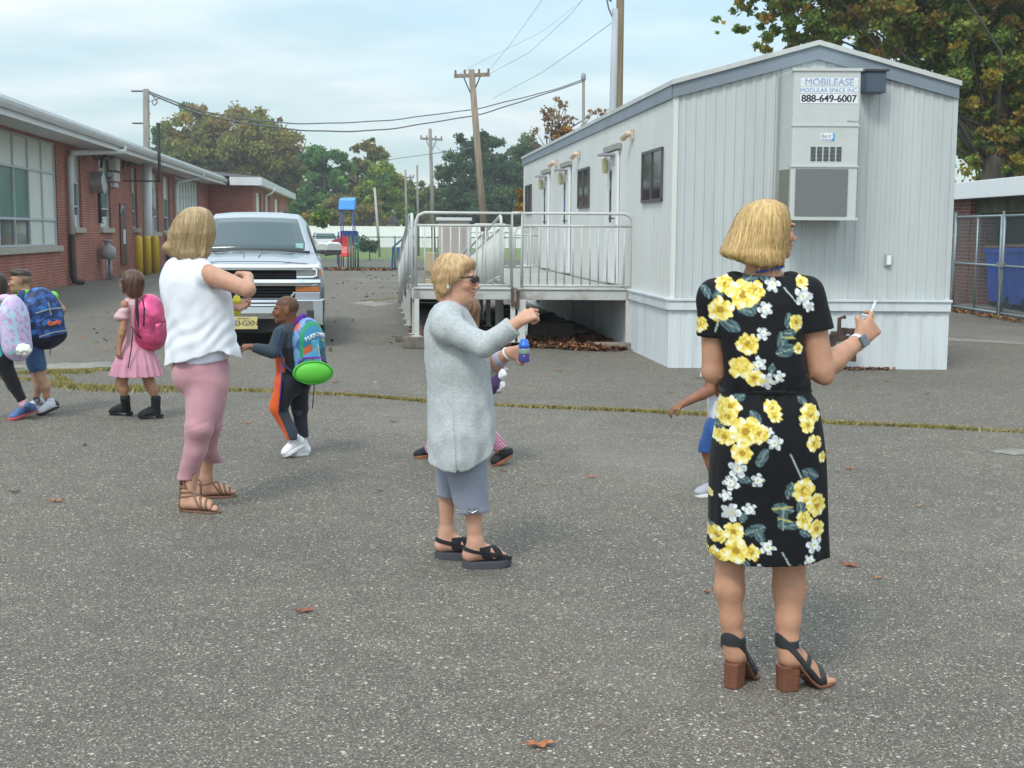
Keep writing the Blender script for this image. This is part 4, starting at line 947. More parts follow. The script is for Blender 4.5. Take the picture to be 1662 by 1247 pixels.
a = MB(GT); a.box(-3.1, 9.5, 4.2, 4.5, 0, 2.32); a.box(-0.2, 0.0, 0.63, 4.2, 0, 2.32); a.build('inner_wall', mat('block_wall', (0.24, 0.23, 0.21), 0.9, var=0.25, vscale=1.5), store)
a = MB(GT); a.box(-0.1, 9.5, 0.12, 4.2, 0.005, 0.13); a.build('floor_slab', mat('concrete_slab', (0.3, 0.28, 0.24), 0.9, var=0.25, vscale=3), store)
a = MB(GT); a.box(-3.7, 12, 0.0, 0.06, 2.33, 2.68); a.build('fascia', mat('bright_fascia', (0.82, 0.84, 0.85), 0.5, var=0.03), store, bevel=0.008)
a = MB(GT); a.box(-3.7, 12, 0.062, 4.7, 2.325, 2.60); a.build('roof', M_roof, store)
gate = None
M_gsteel = mat('gate_steel', (0.27, 0.35, 0.37), 0.45, metal=0.4, var=0.1)
def gate_leaf(x0, x1, label):
    e = empty('chain_link_gate', GA+GT((x0, 0, 0)), 0, label, 'gate', 'chain link gates of the bin bay')
    W = x1-x0; a = MB(GT); r = 0.028
    for x in (0.03, W-0.03, W*0.5): a.cyl((x, 0, 0.08), (x, 0, 1.98), r*(0.8 if x == W*0.5 else 1), n=8)
    for z in (0.09, 1.0, 1.96): a.cyl((0.03, 0, z), (W-0.03, 0, z), r*0.9, n=8)
    a.build('frame', M_gsteel, e, smooth=True)
    a = MB(GT); p = 0.075; H = 1.87; k = -H
    while k < W:
        for s in (0, 1):
            x0_, x1_ = (k, k+H) if s == 0 else (k+H, k); z0_, z1_ = 0.09, 0.09+H
            t0 = max(0, (0-x0_)/(x1_-x0_) if x1_ > x0_ else (W-x0_)/(x1_-x0_)); t1 = min(1, (W-x0_)/(x1_-x0_) if x1_ > x0_ else (0-x0_)/(x1_-x0_))
            if t1 > t0: a.tube([(x0_+(x1_-x0_)*t0, 0, z0_+H*t0), (x0_+(x1_-x0_)*t1, 0, z0_+H*t1)], 0.0028, 3, caps=False)
        k += p
    a.build('wire_mesh', M_gsteel, e)
    return e
g1 = gate_leaf(0.0, 2.42, 'closed grey chain link gate leaf hinged on the brick pier')
g2_ = gate_leaf(2.5, 5.2, 'chain link gate leaf cut by the right picture edge')
a = MB(GT); a.box(-0.30, 0.05, -0.02, 0.04, 0.40, 0.46); a.box(-0.30, 0.05, -0.02, 0.04, 1.55, 1.61); a.cyl((0.0, 0.0, 0.0), (0, 0, 2.06), 0.04, n=8); a.build('hinge_post', M_gsteel, g1)
a = MB(GT); a.box(-0.18, 0.12, -0.05, 0.03, 0.98, 1.06); a.cyl((-0.02, -0.04, 0.75), (-0.02, -0.04, 1.1), 0.02, n=6); a.cyl((-0.04, 0, 0.0), (-0.04, 0, 2.05), 0.03, n=8); a.build('latch', M_galv, g2_)
M_bin = mat('blue_plastic', (0.03, 0.10, 0.55), 0.4, var=0.1)
def bin_(p, rz, s, label, lid=True):
    e = empty('wheeled_bin', p, rz, label, 'bin', 'blue wheeled bins behind the gate')
    a = MB(); r0 = [(-0.28*s, -0.3*s, 0.12), (0.28*s, -0.3*s, 0.12), (0.28*s, 0.3*s, 0.12), (-0.28*s, 0.3*s, 0.12)]; r1 = [(x*1.25, y*1.25, 0.98*s) for x, y, z in r0]; r2 = [(x*1.33, y*1.33, 0.98*s) for x, y, z in r0]; r3 = [(x*1.33, y*1.33, 1.06*s) for x, y, z in r0]
    a.loft([[Vector(q) for q in r] for r in (r0, r1, r2, r3)]); a.build('tub', M_bin, e, bevel=0.03)
    a = MB(); a.loft([[Vector(q) for q in r] for r in ([(x*1.36, y*1.36, 1.063*s) for x, y, z in r0], [(x*1.3, y*1.3, 1.12*s) for x, y, z in r0])]); a.build('lid', mat('brown_cardboard', (0.2, 0.12, 0.07), 0.7) if not lid else M_bin, e, bevel=0.02)
    for sx in (-1, 1):
        a = MB(); a.cyl((sx*0.26*s, -0.31*s, 0.14), (sx*0.32*s, -0.31*s, 0.14), 0.14, n=16); a.build('wheel', M_black, e)
    return e
bin_(GA+GT((1.35, 0.72, 0.13)), 0.3, 1.12, 'blue wheeled bin seen through the gate leaf beside the pier', False)
bin_(GA+GT((2.45, 0.66, 0.13)), 0.1, 1.15, 'blue wheeled bin behind the meeting posts of the gates', False)
bin_(GA+GT((3.6, 0.66, 0.13)), 0.0, 1.15, 'blue wheeled bin cut by the right picture edge')
litter('leaf_litter', 700, lambda rg, n: np.array([tuple(GA+GT((a_, b_, 0)))[:2] for a_, b_ in zip(rg.uniform(-1, 5, n), rg.normal(-0.1, 0.1, n))]), 0.05, lc, 0.04, 21)
tag(blades('weeds', [GA+GT((-0.5, -0.1, 0)), GA+GT((5, -0.1, 0))], 1500, 0.1, 0.02, 0.07, wc, seedv=55), kind='stuff')

# ------------------------------------------------------------------ silver pickup truck facing the camera
TKO = P(407, 560, 17.6); TKO.z = 0
truck = empty('pickup_truck', TKO, math.atan2(831-512, FPX)*0.98, 'silver pickup truck with chrome grille parked facing the camera', 'pickup truck')
M_silver = mat('silver_paint', (0.37, 0.40, 0.45), 0.25, metal=0.35, coat=0.6)
M_chrome = mat('chrome', (0.72, 0.74, 0.76), 0.12, metal=1.0)
M_tkglass = mat('windscreen', (0.07, 0.10, 0.11), 0.06, spec=0.45)
def sec(y, pts):
    """half section (x,z) from sill to centre, mirrored"""
    L = [Vector((-x, y, z)) for x, z in pts]; Rr = [Vector((x, y, z)) for x, z in reversed(pts)]
    return L+Rr
body = MB()
st = [(0.16, [(0.86, 0.45), (0.93, 0.60), (0.95, 0.90), (0.90, 1.06), (0.80, 1.10), (0.55, 1.12), (0.3, 1.13), (0.0, 1.135)]),
      (0.26, [(0.93, 0.45), (0.985, 0.62), (1.0, 0.92), (0.95, 1.08), (0.84, 1.13), (0.58, 1.165), (0.3, 1.17), (0.0, 1.175)]),
      (0.8, [(0.95, 0.45), (1.01, 0.65), (1.015, 0.95), (0.965, 1.13), (0.86, 1.19), (0.62, 1.22), (0.3, 1.25), (0.0, 1.255)]),
      (1.35, [(0.96, 0.45), (1.015, 0.65), (1.01, 0.98), (0.965, 1.18), (0.88, 1.24), (0.66, 1.27), (0.32, 1.30), (0.0, 1.305)]),
      (1.62, [(0.96, 0.45), (1.01, 0.65), (1.0, 1.0), (0.96, 1.20), (0.90, 1.26), (0.66, 1.28), (0.32, 1.29), (0.0, 1.29)]),
      (5.7, [(0.96, 0.45), (1.01, 0.65), (1.0, 1.0), (0.96, 1.20), (0.90, 1.28), (0.66, 1.29), (0.32, 1.29), (0.0, 1.29)])]
body.loft([sec(y, p) for y, p in st]); bo_ = body.build('body', M_silver, truck, smooth=True)
bo_.modifiers.new('s', 'EDGE_SPLIT').split_angle = R(38)
hc = MB()
for s in (-1, 1):
    hc.tube([(s*0.10, 0.55, 1.232), (s*0.12, 1.0, 1.275), (s*0.2, 1.05, 1.277), (s*0.48, 1.05, 1.262), (s*0.55, 1.15, 1.266), (s*0.57, 1.3, 1.274)], 0.006, 5)
hc.tube([(-0.78, 0.27, 1.142), (-0.4, 0.22, 1.172), (0, 0.21, 1.176), (0.4, 0.22, 1.172), (0.78, 0.27, 1.142)], 0.006, 5)
hc.build('hood_line', mat('groove', (0.10, 0.11, 0.12), 0.6), truck)
cab = MB()
cs = [(1.55, [(0.90, 1.22), (0.88, 1.26), (0.80, 1.275), (0.4, 1.29), (0.0, 1.295)]), (2.35, [(0.90, 1.22), (0.74, 1.66), (0.64, 1.775), (0.35, 1.80), (0.0, 1.805)]), (2.6, [(0.91, 1.22), (0.735, 1.74), (0.63, 1.845), (0.35, 1.875), (0.0, 1.88)]), (4.0, [(0.91, 1.22), (0.735, 1.74), (0.63, 1.845), (0.35, 1.875), (0.0, 1.88)]), (4.3, [(0.90, 1.22), (0.74, 1.68), (0.62, 1.76), (0.35, 1.79), (0, 1.79)])]
cab.loft([sec(y, p) for y, p in cs]); c_ = cab.build('cab', M_silver, truck, smooth=True); c_.modifiers.new('s', 'EDGE_SPLIT').split_angle = R(30)
ws_ = MB()
n_ = 12
def wsp(t, u):     # u across -1..1, t up 0..1
    hw = 0.80+(0.635-0.80)*t; y = 1.60+(2.38-1.60)*t-0.10*(1-u*u)*(1-t*0.4); z = 1.27+(1.785-1.27)*t+0.022*(1-u*u)
    return Vector((hw*u, y-0.02, z+0.012))
vs_ = [wsp(t, u) for t in np.linspace(0.05, 0.95, 7) for u in np.linspace(-0.96, 0.96, n_)]
ws_.add(vs_, [(i*n_+k, i*n_+k+1, (i+1)*n_+k+1, (i+1)*n_+k) for i in range(6) for k in range(n_-1)]); wso = ws_.build('windscreen', M_tkglass, truck, smooth=True)
for o_ in (wso,): sd_ = o_.modifiers.new('t', 'SOLIDIFY'); sd_.thickness = 0.008
a = MB(); a.tube([wsp(0.0, u)+Vector((0, -0.015, 0)) for u in np.linspace(-1, 1, 12)], 0.022, 6); a.build('cowl', M_dark, truck)
a = MB(); q = wsp(0.93, 0.05); a.box(q.x-0.08, q.x+0.05, q.y+0.005, q.y+0.03, q.z-0.07, q.z-0.02); a.build('toll_tag', mat('tag_white', (0.6, 0.8, 0.75), 0.4), wso)
a = MB(); q = wsp(0.12, 0.84); a.box(q.x-0.06, q.x+0.05, q.y-0.014, q.y-0.012, q.z-0.02, q.z+0.06); a.build('inspection_sticker', mat('sticker_teal', (0.35, 0.62, 0.6), 0.4), wso)
a = MB(); a.tube([(0.42, 2.9, 1.87), (0.42, 2.93, 1.93), (0.42, 3.0, 1.95)], [0.035, 0.025, 0.008], 8); a.build('antenna', M_dark, truck)
for s in (-1, 1):
    a = MB(); a.loft([[Vector((s*x, y, z)) for x, z in ((0.93, 1.24), (0.755, 1.66), (0.755, 1.66), (0.93, 1.24))][:0] or [Vector((s*0.925, 1.95, 1.26)), Vector((s*0.92, 3.9, 1.26)), Vector((s*0.765, 3.85, 1.68)), Vector((s*0.765, 2.5, 1.68))], [Vector((s*0.90, 1.95, 1.26)), Vector((s*0.895, 3.9, 1.26)), Vector((s*0.745, 3.85, 1.68)), Vector((s*0.745, 2.5, 1.68))]]); a.build('side_window', M_tkglass, truck)
    # mirror: arm, housing with a chrome cap above a black lower half
    a = MB(); a.bar((s*0.90, 1.85, 1.28), (s*1.04, 1.82, 1.29), 0.06, 0.05)
    a.loft([[Vector((s*(1.02+dx_), 1.78, 1.22+dz)) for dx_, dz in ((0, 0), (0.25, 0.03), (0.25, 0.07), (0.0, 0.07))], [Vector((s*(1.02+dx_), 1.90, 1.22+dz)) for dx_, dz in ((0, 0), (0.25, 0.03), (0.25, 0.07), (0.0, 0.07))]]); mi = a.build('mirror', M_dark, truck, bevel=0.01)
    a = MB(); a.loft([[Vector((s*(1.01+dx_), 1.77, 1.292+dz)) for dx_, dz in ((0.01, 0), (0.27, 0.0), (0.26, 0.10), (0.22, 0.135), (0.07, 0.14), (0.02, 0.10))], [Vector((s*(1.01+dx_), 1.91, 1.292+dz)) for dx_, dz in ((0.01, 0), (0.27, 0.0), (0.26, 0.10), (0.22, 0.135), (0.07, 0.14), (0.02, 0.10))]]); a.build('mirror_cap', M_chrome, mi, bevel=0.02)
    # lamps
    a = MB(); a.box(min(s*0.62, s*0.93), max(s*0.62, s*0.93), 0.10, 0.2, 0.955, 1.085); hl = a.build('headlight', mat('lamp_lens', (0.22, 0.24, 0.25), 0.08, spec=1, coat=1), truck, bevel=0.02)
    a = MB(); a.tube([(s*0.85, 0.09, 1.075), (s*0.90, 0.095, 1.06), (s*0.90, 0.095, 0.985), (s*0.85, 0.09, 0.965), (s*0.63, 0.085, 0.965)], 0.012, 6); a.build('lamp_trim', mat('lamp_white', (0.85, 0.87, 0.88), 0.2), hl)
    a = MB(); a.box(min(s*0.905, s*0.96), max(s*0.905, s*0.96), 0.12, 0.25, 0.97, 1.07); a.build('side_marker', mat('amber_dull', (0.42, 0.16, 0.07), 0.3), hl)
    a = MB(); a.box(min(s*0.61, s*0.93), max(s*0.61, s*0.93), 0.09, 0.2, 0.765, 0.835); a.build('turn_signal', mat('amber', (0.45, 0.14, 0.03), 0.25, coat=0.5), truck, bevel=0.008)
    a = MB(); a.box(min(s*0.60, s*0.945), max(s*0.60, s*0.945), 0.08, 0.2, 0.66, 0.76); a.bar((s*0.60, 0.07, 0.76), (s*0.50, 0.07, 0.63), 0.03); a.build('lamp_bezel', M_silver, truck, bevel=0.01)
    # bumper end piece
    a = MB(); a.loft([[Vector((s*x, y, z)) for x, y in ((0.55, 0.0), (0.85, 0.02), (0.99, 0.10), (1.01, 0.30), (0.95, 0.32), (0.55, 0.3))] for z in (0.30, 0.36, 0.56, 0.645, 0.66)]); be = a.build('bumper_end', M_chrome, truck, bevel=0.02)
    a = MB(); a.box(min(s*0.76, s*0.86), max(s*0.76, s*0.86), -0.006, 0.02, 0.37, 0.52); a.build('corner_step', M_dark, be, bevel=0.01)
    for y in (0.95, 4.75):
        a = MB(); a.tube([(s*0.84, y, 0.40), (s*0.86, y, 0.40), (s*0.98, y, 0.40), (s*1.0, y, 0.40)], [0.34, 0.40, 0.40, 0.36], 28); wh = a.build('wheel', M_black, truck, smooth=True); wh.modifiers.new('s', 'EDGE_SPLIT').split_angle = R(35)
        a = MB(); a.cyl((s*1.0, y, 0.4), (s*1.005, y, 0.4), 0.24, n=24); a.build('rim', M_galv, wh)
a = MB(); a.box(-0.62, 0.62, 0.12, 0.24, 0.68, 1.06); a.build('grille_back', mat('grille_black', (0.006, 0.006, 0.007), 0.8, spec=0.1), truck)
a = MB()
for z in (0.72, 0.76, 0.80, 0.965, 1.0): a.box(-0.6, 0.6, 0.09, 0.119, z-0.008, z+0.008)
gr = a.build('grille_slats', mat('grille_slat', (0.016, 0.016, 0.018), 0.6, spec=0.2), truck)
def bar_curved(z0, z1, y0, hw, name, m_, bulge=0.05, th=0.08):
    a = MB(); xs = np.linspace(-hw, hw, 15)
    a.loft([[Vector((x, y0-bulge*(1-(x/hw)**2)+0.03*abs(x/hw)**6, z0)), Vector((x, y0-0.012-bulge*(1-(x/hw)**2), (z0+z1)/2)), Vector((x, y0-bulge*(1-(x/hw)**2)+0.03*abs(x/hw)**6, z1)), Vector((x, y0+th, z1)), Vector((x, y0+th, z0))] for x in xs])
    return a.build(name, m_, truck, smooth=False, bevel=0.006)
bar_curved(1.06, 1.135, 0.10, 0.93, 'chrome_bar', mat('bright_chrome', (0.86, 0.88, 0.9), 0.18, metal=0.7))
bar_curved(0.845, 0.935, 0.08, 0.95, 'chrome_bar', M_chrome)
bar_curved(0.62, 0.655, 0.03, 0.60, 'chrome_bar', M_chrome); bar_curved(0.565, 0.60, 0.01, 0.60, 'chrome_bar', M_chrome)
bar_curved(0.40, 0.56, 0.0, 0.60, 'bumper', mat('satin_chrome', (0.5, 0.51, 0.5), 0.25, metal=0.9), th=0.2)
a = MB(); a.box(-0.62, 0.62, 0.05, 0.3, 0.20, 0.42); a.box(-0.95, 0.95, 0.3, 5.5, 0.22, 0.46); a.build('underside', M_black, truck, bevel=0.02)
a = MB(); a.box(-0.28, 0.10, -0.075, -0.06, 0.265, 0.43); a.box(0.02, 0.03, -0.074, -0.0, 0.3, 0.42); pl = a.build('number_plate', mat('plate_yellow', (0.6, 0.5, 0.2), 0.4, var=0.1), truck, bevel=0.004)
text_obj('plate_lettering', 'D23-GXN', 0.10, mat('plate_ink', (0.08, 0.08, 0.09), 0.5), pl, basis((-0.09, -0.0765, 0.345), (1, 0, 0), (0, 0, 1), (0, -1, 0)), bold=0.001, spacing=0.88)
text_obj('plate_lettering', 'NEW JERSEY', 0.03, bpy.data.materials['plate_ink'], pl, basis((-0.09, -0.0765, 0.41), (1, 0, 0), (0, 0, 1), (0, -1, 0)))
a = MB(); a.lathe([(0.02, -0.05), (0.1, 0), (0.1, 0.1), (0.02, 0.2)], (0.35, 1.95, 1.28), 8); a.box(0.2, 0.62, 2.6, 2.8, 1.2, 1.62); a.build('seat', M_dark, truck)

# ------------------------------------------------------------------ playground, fences, houses beyond the lot
M_green = mat('green_coat', (0.015, 0.13, 0.09), 0.5)
def chain_fence(p0, p1, H, label, step=2.4, mesh=0.11, xs=None, r=0.03, rail=True):
    d = (p1-p0); L = d.length; d.normalize(); e = empty('green_chain_fence', p0, math.atan2(d.y, d.x), label, 'fence')
    xs = xs if xs is not None else list(np.arange(0, L+0.01, step))
    for x in xs: a = MB(); a.cyl((x, 0, 0), (x, 0, H+0.04), r, n=8); a.build('post', M_green, e, smooth=True)
    a = MB(); a.cyl((0, 0, H), (L, 0, H), 0.022, n=6)
    a.cyl((0, 0, 0.08), (L, 0, 0.08), 0.018, n=6); a.build('rail', M_green, e, smooth=True)
    a = MB(); k = -H
    while k < L:
        for x0_, x1_ in ((k, k+H), (k+H, k)):
            ts = sorted([(0-x0_)/(x1_-x0_), (L-x0_)/(x1_-x0_)]); t0 = max(0, ts[0]); t1 = min(1, ts[1])
            if t1 > t0: a.tube([(x0_+(x1_-x0_)*t0, 0.0, 0.05+(H-0.05)*t0), (x0_+(x1_-x0_)*t1, 0.0, 0.05+(H-0.05)*t1)], 0.004, 3, caps=False)
        k += mesh
    a.build('wire_mesh', M_green, e)
    return e
gf0 = G(565, 437.5)
chain_fence(gf0+Vector((-9, 1.0, 0)), gf0+Vector((-0.3, 0, 0)), 1.35, 'green chain link fence running behind the pickup truck')
chain_fence(gf0+Vector((0.0, 0, 0)), gf0+Vector((4.0, 0.2, 0)), 1.35, 'green chain link fence right of the red playground slide', xs=[0, 0.12, 0.3, 0.42, 1.95, 3.75])
chain_fence(gf0+Vector((4.35, 0.2, 0)), gf0+Vector((9.5, 0.5, 0)), 1.35, 'green chain link fence seen through the ramp railing', xs=[0, 0.15, 2.5, 5.1])
ps = empty('playground_tower', P(565, 425, 58) - Vector((0, 0, P(565, 425, 58).z)), 0, 'playground climbing tower with blue roof and red slide', 'playground tower')
M_pb = mat('navy_post', (0.03, 0.07, 0.25), 0.4); M_pr = mat('red_plastic', (0.5, 0.03, 0.04), 0.4); M_pl = mat('bright_blue', (0.05, 0.3, 0.85), 0.45)
a = MB()
for x in (-0.38, 0.38):
    for y in (-0.4, 0.6): a.cyl((x, y, 0), (x, y, 2.55), 0.035, n=8)
a.cyl((-0.6, 0.1, 0.0), (-0.6, 0.1, 1.55), 0.05, n=8); a.cyl((0.62, 0.1, 0.0), (0.62, 0.1, 1.55), 0.05, n=8)
a.build('post', M_pb, ps, smooth=True)
a = MB(); a.prism([(-0.52, -0.6, 2.52), (0.52, -0.6, 2.52), (0.48, -0.45, 2.95), (-0.48, -0.45, 2.95)], (0, 0.9, 0.12)); a.build('roof', M_pl, ps, bevel=0.03)
a = MB(); a.box(-0.4, 0.4, -0.42, 0.6, 0.95, 1.02); a.build('platform', M_pb, ps)
a = MB(); a.loft([[Vector((x*k, y, z)) for x in (-0.42, -0.36, 0.36, 0.42)]+[Vector((0.36*k, y, z-0.05)), Vector((-0.36*k, y, z-0.05))] for y, z, k in ((-0.45, 1.15, 0.75), (-0.5, 0.9, 0.8), (-0.7, 0.62, 0.85), (-1.0, 0.5, 0.95))]); a.prism([(-0.36, -0.47, 1.0), (0.36, -0.47, 1.0), (0.30, -0.47, 1.45), (0.2, -0.47, 1.35), (-0.2, -0.47, 1.35), (-0.30, -0.47, 1.45)], (0, 0.05, 0)); a.build('slide', M_pr, ps, bevel=0.01)
a = MB(); a.prism([(-0.45, 0, 1.05), (-1.05, 0, 0.9), (-1.15, 0, 1.05), (-0.95, 0, 1.2), (-0.45, 0, 1.3)], (0, 0.35, 0)); a.build('side_chute', M_pr, ps, bevel=0.02)
a = MB()
for x in (-0.15, 0.0, 0.15): a.cyl((x, -0.2, 1.0), (x, -0.2, 1.55), 0.02, n=6)
a.box(-0.55, 0.55, 0.5, 0.54, 1.05, 1.6); a.build('panel', M_pb, ps)
ps.scale = (0.7, 0.7, 1.0)
# blue climber right of the fence gate
c2 = empty('playground_climber', P(655, 428, 57)-Vector((0, 0, P(655, 428, 57).z)), 0, 'small blue climber half hidden behind the green fence', 'playground climber')
a = MB(); a.tube([(-0.5, 0, 0), (-0.45, 0, 0.9), (0, 0, 1.3), (0.45, 0, 0.9), (0.5, 0, 0)], 0.05, 8); a.box(-0.3, 0.3, -0.05, 0.05, 0.3, 0.9); a.build('frame', M_pb, c2)
a = MB(); a.box(-0.28, 0.28, -0.1, -0.05, 0.45, 0.8); a.build('panel', mat('navy_panel', (0.03, 0.08, 0.3), 0.5), c2)
# tan planter boxes and pinkish shed seen between the balusters
for i, (px, py0, py1, wd_) in enumerate(((697, 396, 414, 18), (697, 422, 440, 18))):
    Yd = 32; p0 = P(px-wd_/2, py1, Yd); p1 = P(px+wd_/2, py0, Yd)
    a = MB(); wz = p1.z-max(p0.z, 0); a.box(-(p1.x-p0.x)/2, (p1.x-p0.x)/2, 0, 0.5, 0 if i else 0.62, (0.42 if i else 1.08))
    if i == 0:
        for sx in (-0.1, 0.1): a.box(sx-0.02, sx+0.02, 0.55, 0.59, 0.0, 0.62)
    o = a.build('tan_board', mat('tan_board', (0.45, 0.36, 0.22), 0.7, var=0.1), None, bevel=0.01); o.location = (P(px, py1, Yd).x, Yd, 0)
    tag(o, ['upper tan board seen between the front railing balusters', 'lower tan board on the ground behind the ramp railing'][i], 'board')
sh = empty('storage_shed', (P(737, 400, 40).x, 40, 0), 0.05, 'pale pinkish storage shed with flat white roof behind the ramp', 'shed')
a = MB(); a.box(-0.48, 0.48, 0, 1.6, 0, 1.92); a.build('wall', mat('shed_pink', (0.45, 0.4, 0.37), 0.7, var=0.08), sh); a = MB(); a.box(-0.55, 0.55, -0.08, 1.7, 1.922, 2.02); a.build('roof', M_fascia, sh, bevel=0.01); a = MB(); a.box(-0.3, 0.3, -0.03, -0.002, 0.1, 1.7); a.build('door', mat('shed_door', (0.4, 0.36, 0.33), 0.7), sh)
# white vinyl fence far back
wf0 = P(455, 366, 128); wf1 = P(860, 366, 126)
fe = empty('white_vinyl_fence', (wf0.x, wf0.y, 0), math.atan2(wf1.y-wf0.y, wf1.x-wf0.x), 'long white vinyl privacy fence across the far end', 'fence')
Lw = (wf1-wf0).length; a = MB()
x = 0.0
while x < Lw: a.box(x+0.01, x+0.29, -0.02, 0.02, 0.1, 1.95); x += 0.30
a.box(0, Lw, -0.035, 0.035, 1.93, 2.05); a.box(0, Lw, -0.035, 0.035, 0.02, 0.12); a.build('boards', mat('white_vinyl', (0.85, 0.86, 0.86), 0.5), fe)
for k in range(int(Lw/2.4)+1): a = MB(); a.box(k*2.4-0.065, k*2.4+0.065, -0.07, 0.07, 0, 2.1); a.lathe([(0.09, 2.1), (0.05, 2.18), (0.01, 2.22)], (k*2.4, 0, 0), 6); a.build('post', mat('white_vinyl', (0.78, 0.8, 0.8), 0.5), fe)
# white car before the fence
wc_ = empty('parked_car', (P(527, 400, 90).x, 90, 0), 0.25, 'white car parked before the white fence behind the tower', 'car')
a = MB(); a.loft([[Vector((x, y, z)) for x, z in ((-w_, 0.3), (-w_, h_*0.75), (-w_*0.85, h_), (w_*0.85, h_), (w_, h_*0.75), (w_, 0.3))] for y, w_, h_ in ((-2.1, 0.75, 0.7), (-1.9, 0.85, 0.85), (-0.9, 0.9, 0.98), (1.9, 0.9, 1.0), (2.1, 0.8, 0.9))]); a.build('body', mat('white_car', (0.72, 0.74, 0.75), 0.3, coat=0.5), wc_, bevel=0.03)
a = MB(); a.loft([[Vector((x*w_, y, z)) for x, z in ((-1, 0.95), (-0.8, h_), (0.8, h_), (1, 0.95))] for y, w_, h_ in ((-1.0, 0.82, 1.0), (-0.35, 0.8, 1.46), (0.9, 0.8, 1.48), (1.7, 0.8, 1.05))]); cb_ = a.build('cabin', bpy.data.materials['white_car'], wc_, bevel=0.03)
a = MB(); a.add([(-0.72, -0.97, 1.06), (0.72, -0.97, 1.06), (0.62, -0.42, 1.42), (-0.62, -0.42, 1.42)], [(0, 1, 2, 3)]); o = a.build('windscreen', M_tkglass, wc_); o.modifiers.new('t', 'SOLIDIFY').thickness = 0.02
for sx in (-1, 1):
    for y in (-1.3, 1.3): a = MB(); a.cyl((sx*0.72, y, 0.32), (sx*0.92, y, 0.32), 0.32, n=16); a.build('wheel', M_black, wc_)
def house(px0, px1, ytop, yeave, Y, label, wallc, roofc, dz=5):
    p0 = P(px0, yeave, Y); p1 = P(px1, yeave, Y); zt = P(px0, ytop, Y+dz/2).z; Wd = p1.x-p0.x
    e = empty('distant_house', ((p0.x+p1.x)/2, Y, 0), 0, label, 'house'); ze = p0.z
    a = MB(); a.box(-Wd/2+0.3, Wd/2-0.3, 0.3, dz, 0, ze); a.build('wall', mat('hw%s' % px0, wallc, 0.8, var=0.1), e)
    a = MB(); a.prism([(-Wd/2, -0.2, ze), (-Wd/2, dz/2, zt), (-Wd/2, dz+0.4, ze)], (Wd, 0, 0)); a.build('roof', mat('hr%s' % px0, roofc, 0.9, var=0.15, vscale=1), e)
    for k in range(3):
        a = MB(); x = -Wd/2+Wd*(k+0.5)/3; a.box(x-0.5, x+0.5, 0.24, 0.299, ze-1.5, ze-0.4); a.build('window', M_tglass, e)
    return e
house(508, 600, 344.5, 362, 136, 'low distant house with grey shingle roof and pinkish wall', (0.42, 0.36, 0.34), (0.13, 0.145, 0.17))
house(604, 640, 352, 362, 138, 'small distant house with slate roof half hidden by bushes', (0.5, 0.47, 0.45), (0.16, 0.17, 0.19))

# ------------------------------------------------------------------ trees
M_leaf = None
def leaf_mat():
    mt = bpy.data.materials.new('foliage'); mt.use_nodes = True; t = mt.node_tree; t.nodes.clear()
    o = N(t, 'ShaderNodeOutputMaterial'); a_ = N(t, 'ShaderNodeAttribute', attribute_name='Col'); d = N(t, 'ShaderNodeBsdfDiffuse'); tr = N(t, 'ShaderNodeBsdfTranslucent'); mxs = N(t, 'ShaderNodeMixShader'); mxs.inputs[0].default_value = 0.42
    t.links.new(a_.outputs['Color'], d.inputs[0]); t.links.new(a_.outputs['Color'], tr.inputs[0]); t.links.new(d.outputs[0], mxs.inputs[1]); t.links.new(tr.outputs[0], mxs.inputs[2]); t.links.new(mxs.outputs[0], o.inputs[0]); return mt
M_leaf = leaf_mat()
M_bark = mat('bark', (0.10, 0.085, 0.065), 0.95, var=0.35, vscale=4, stretch=(3, 3, 0.6))
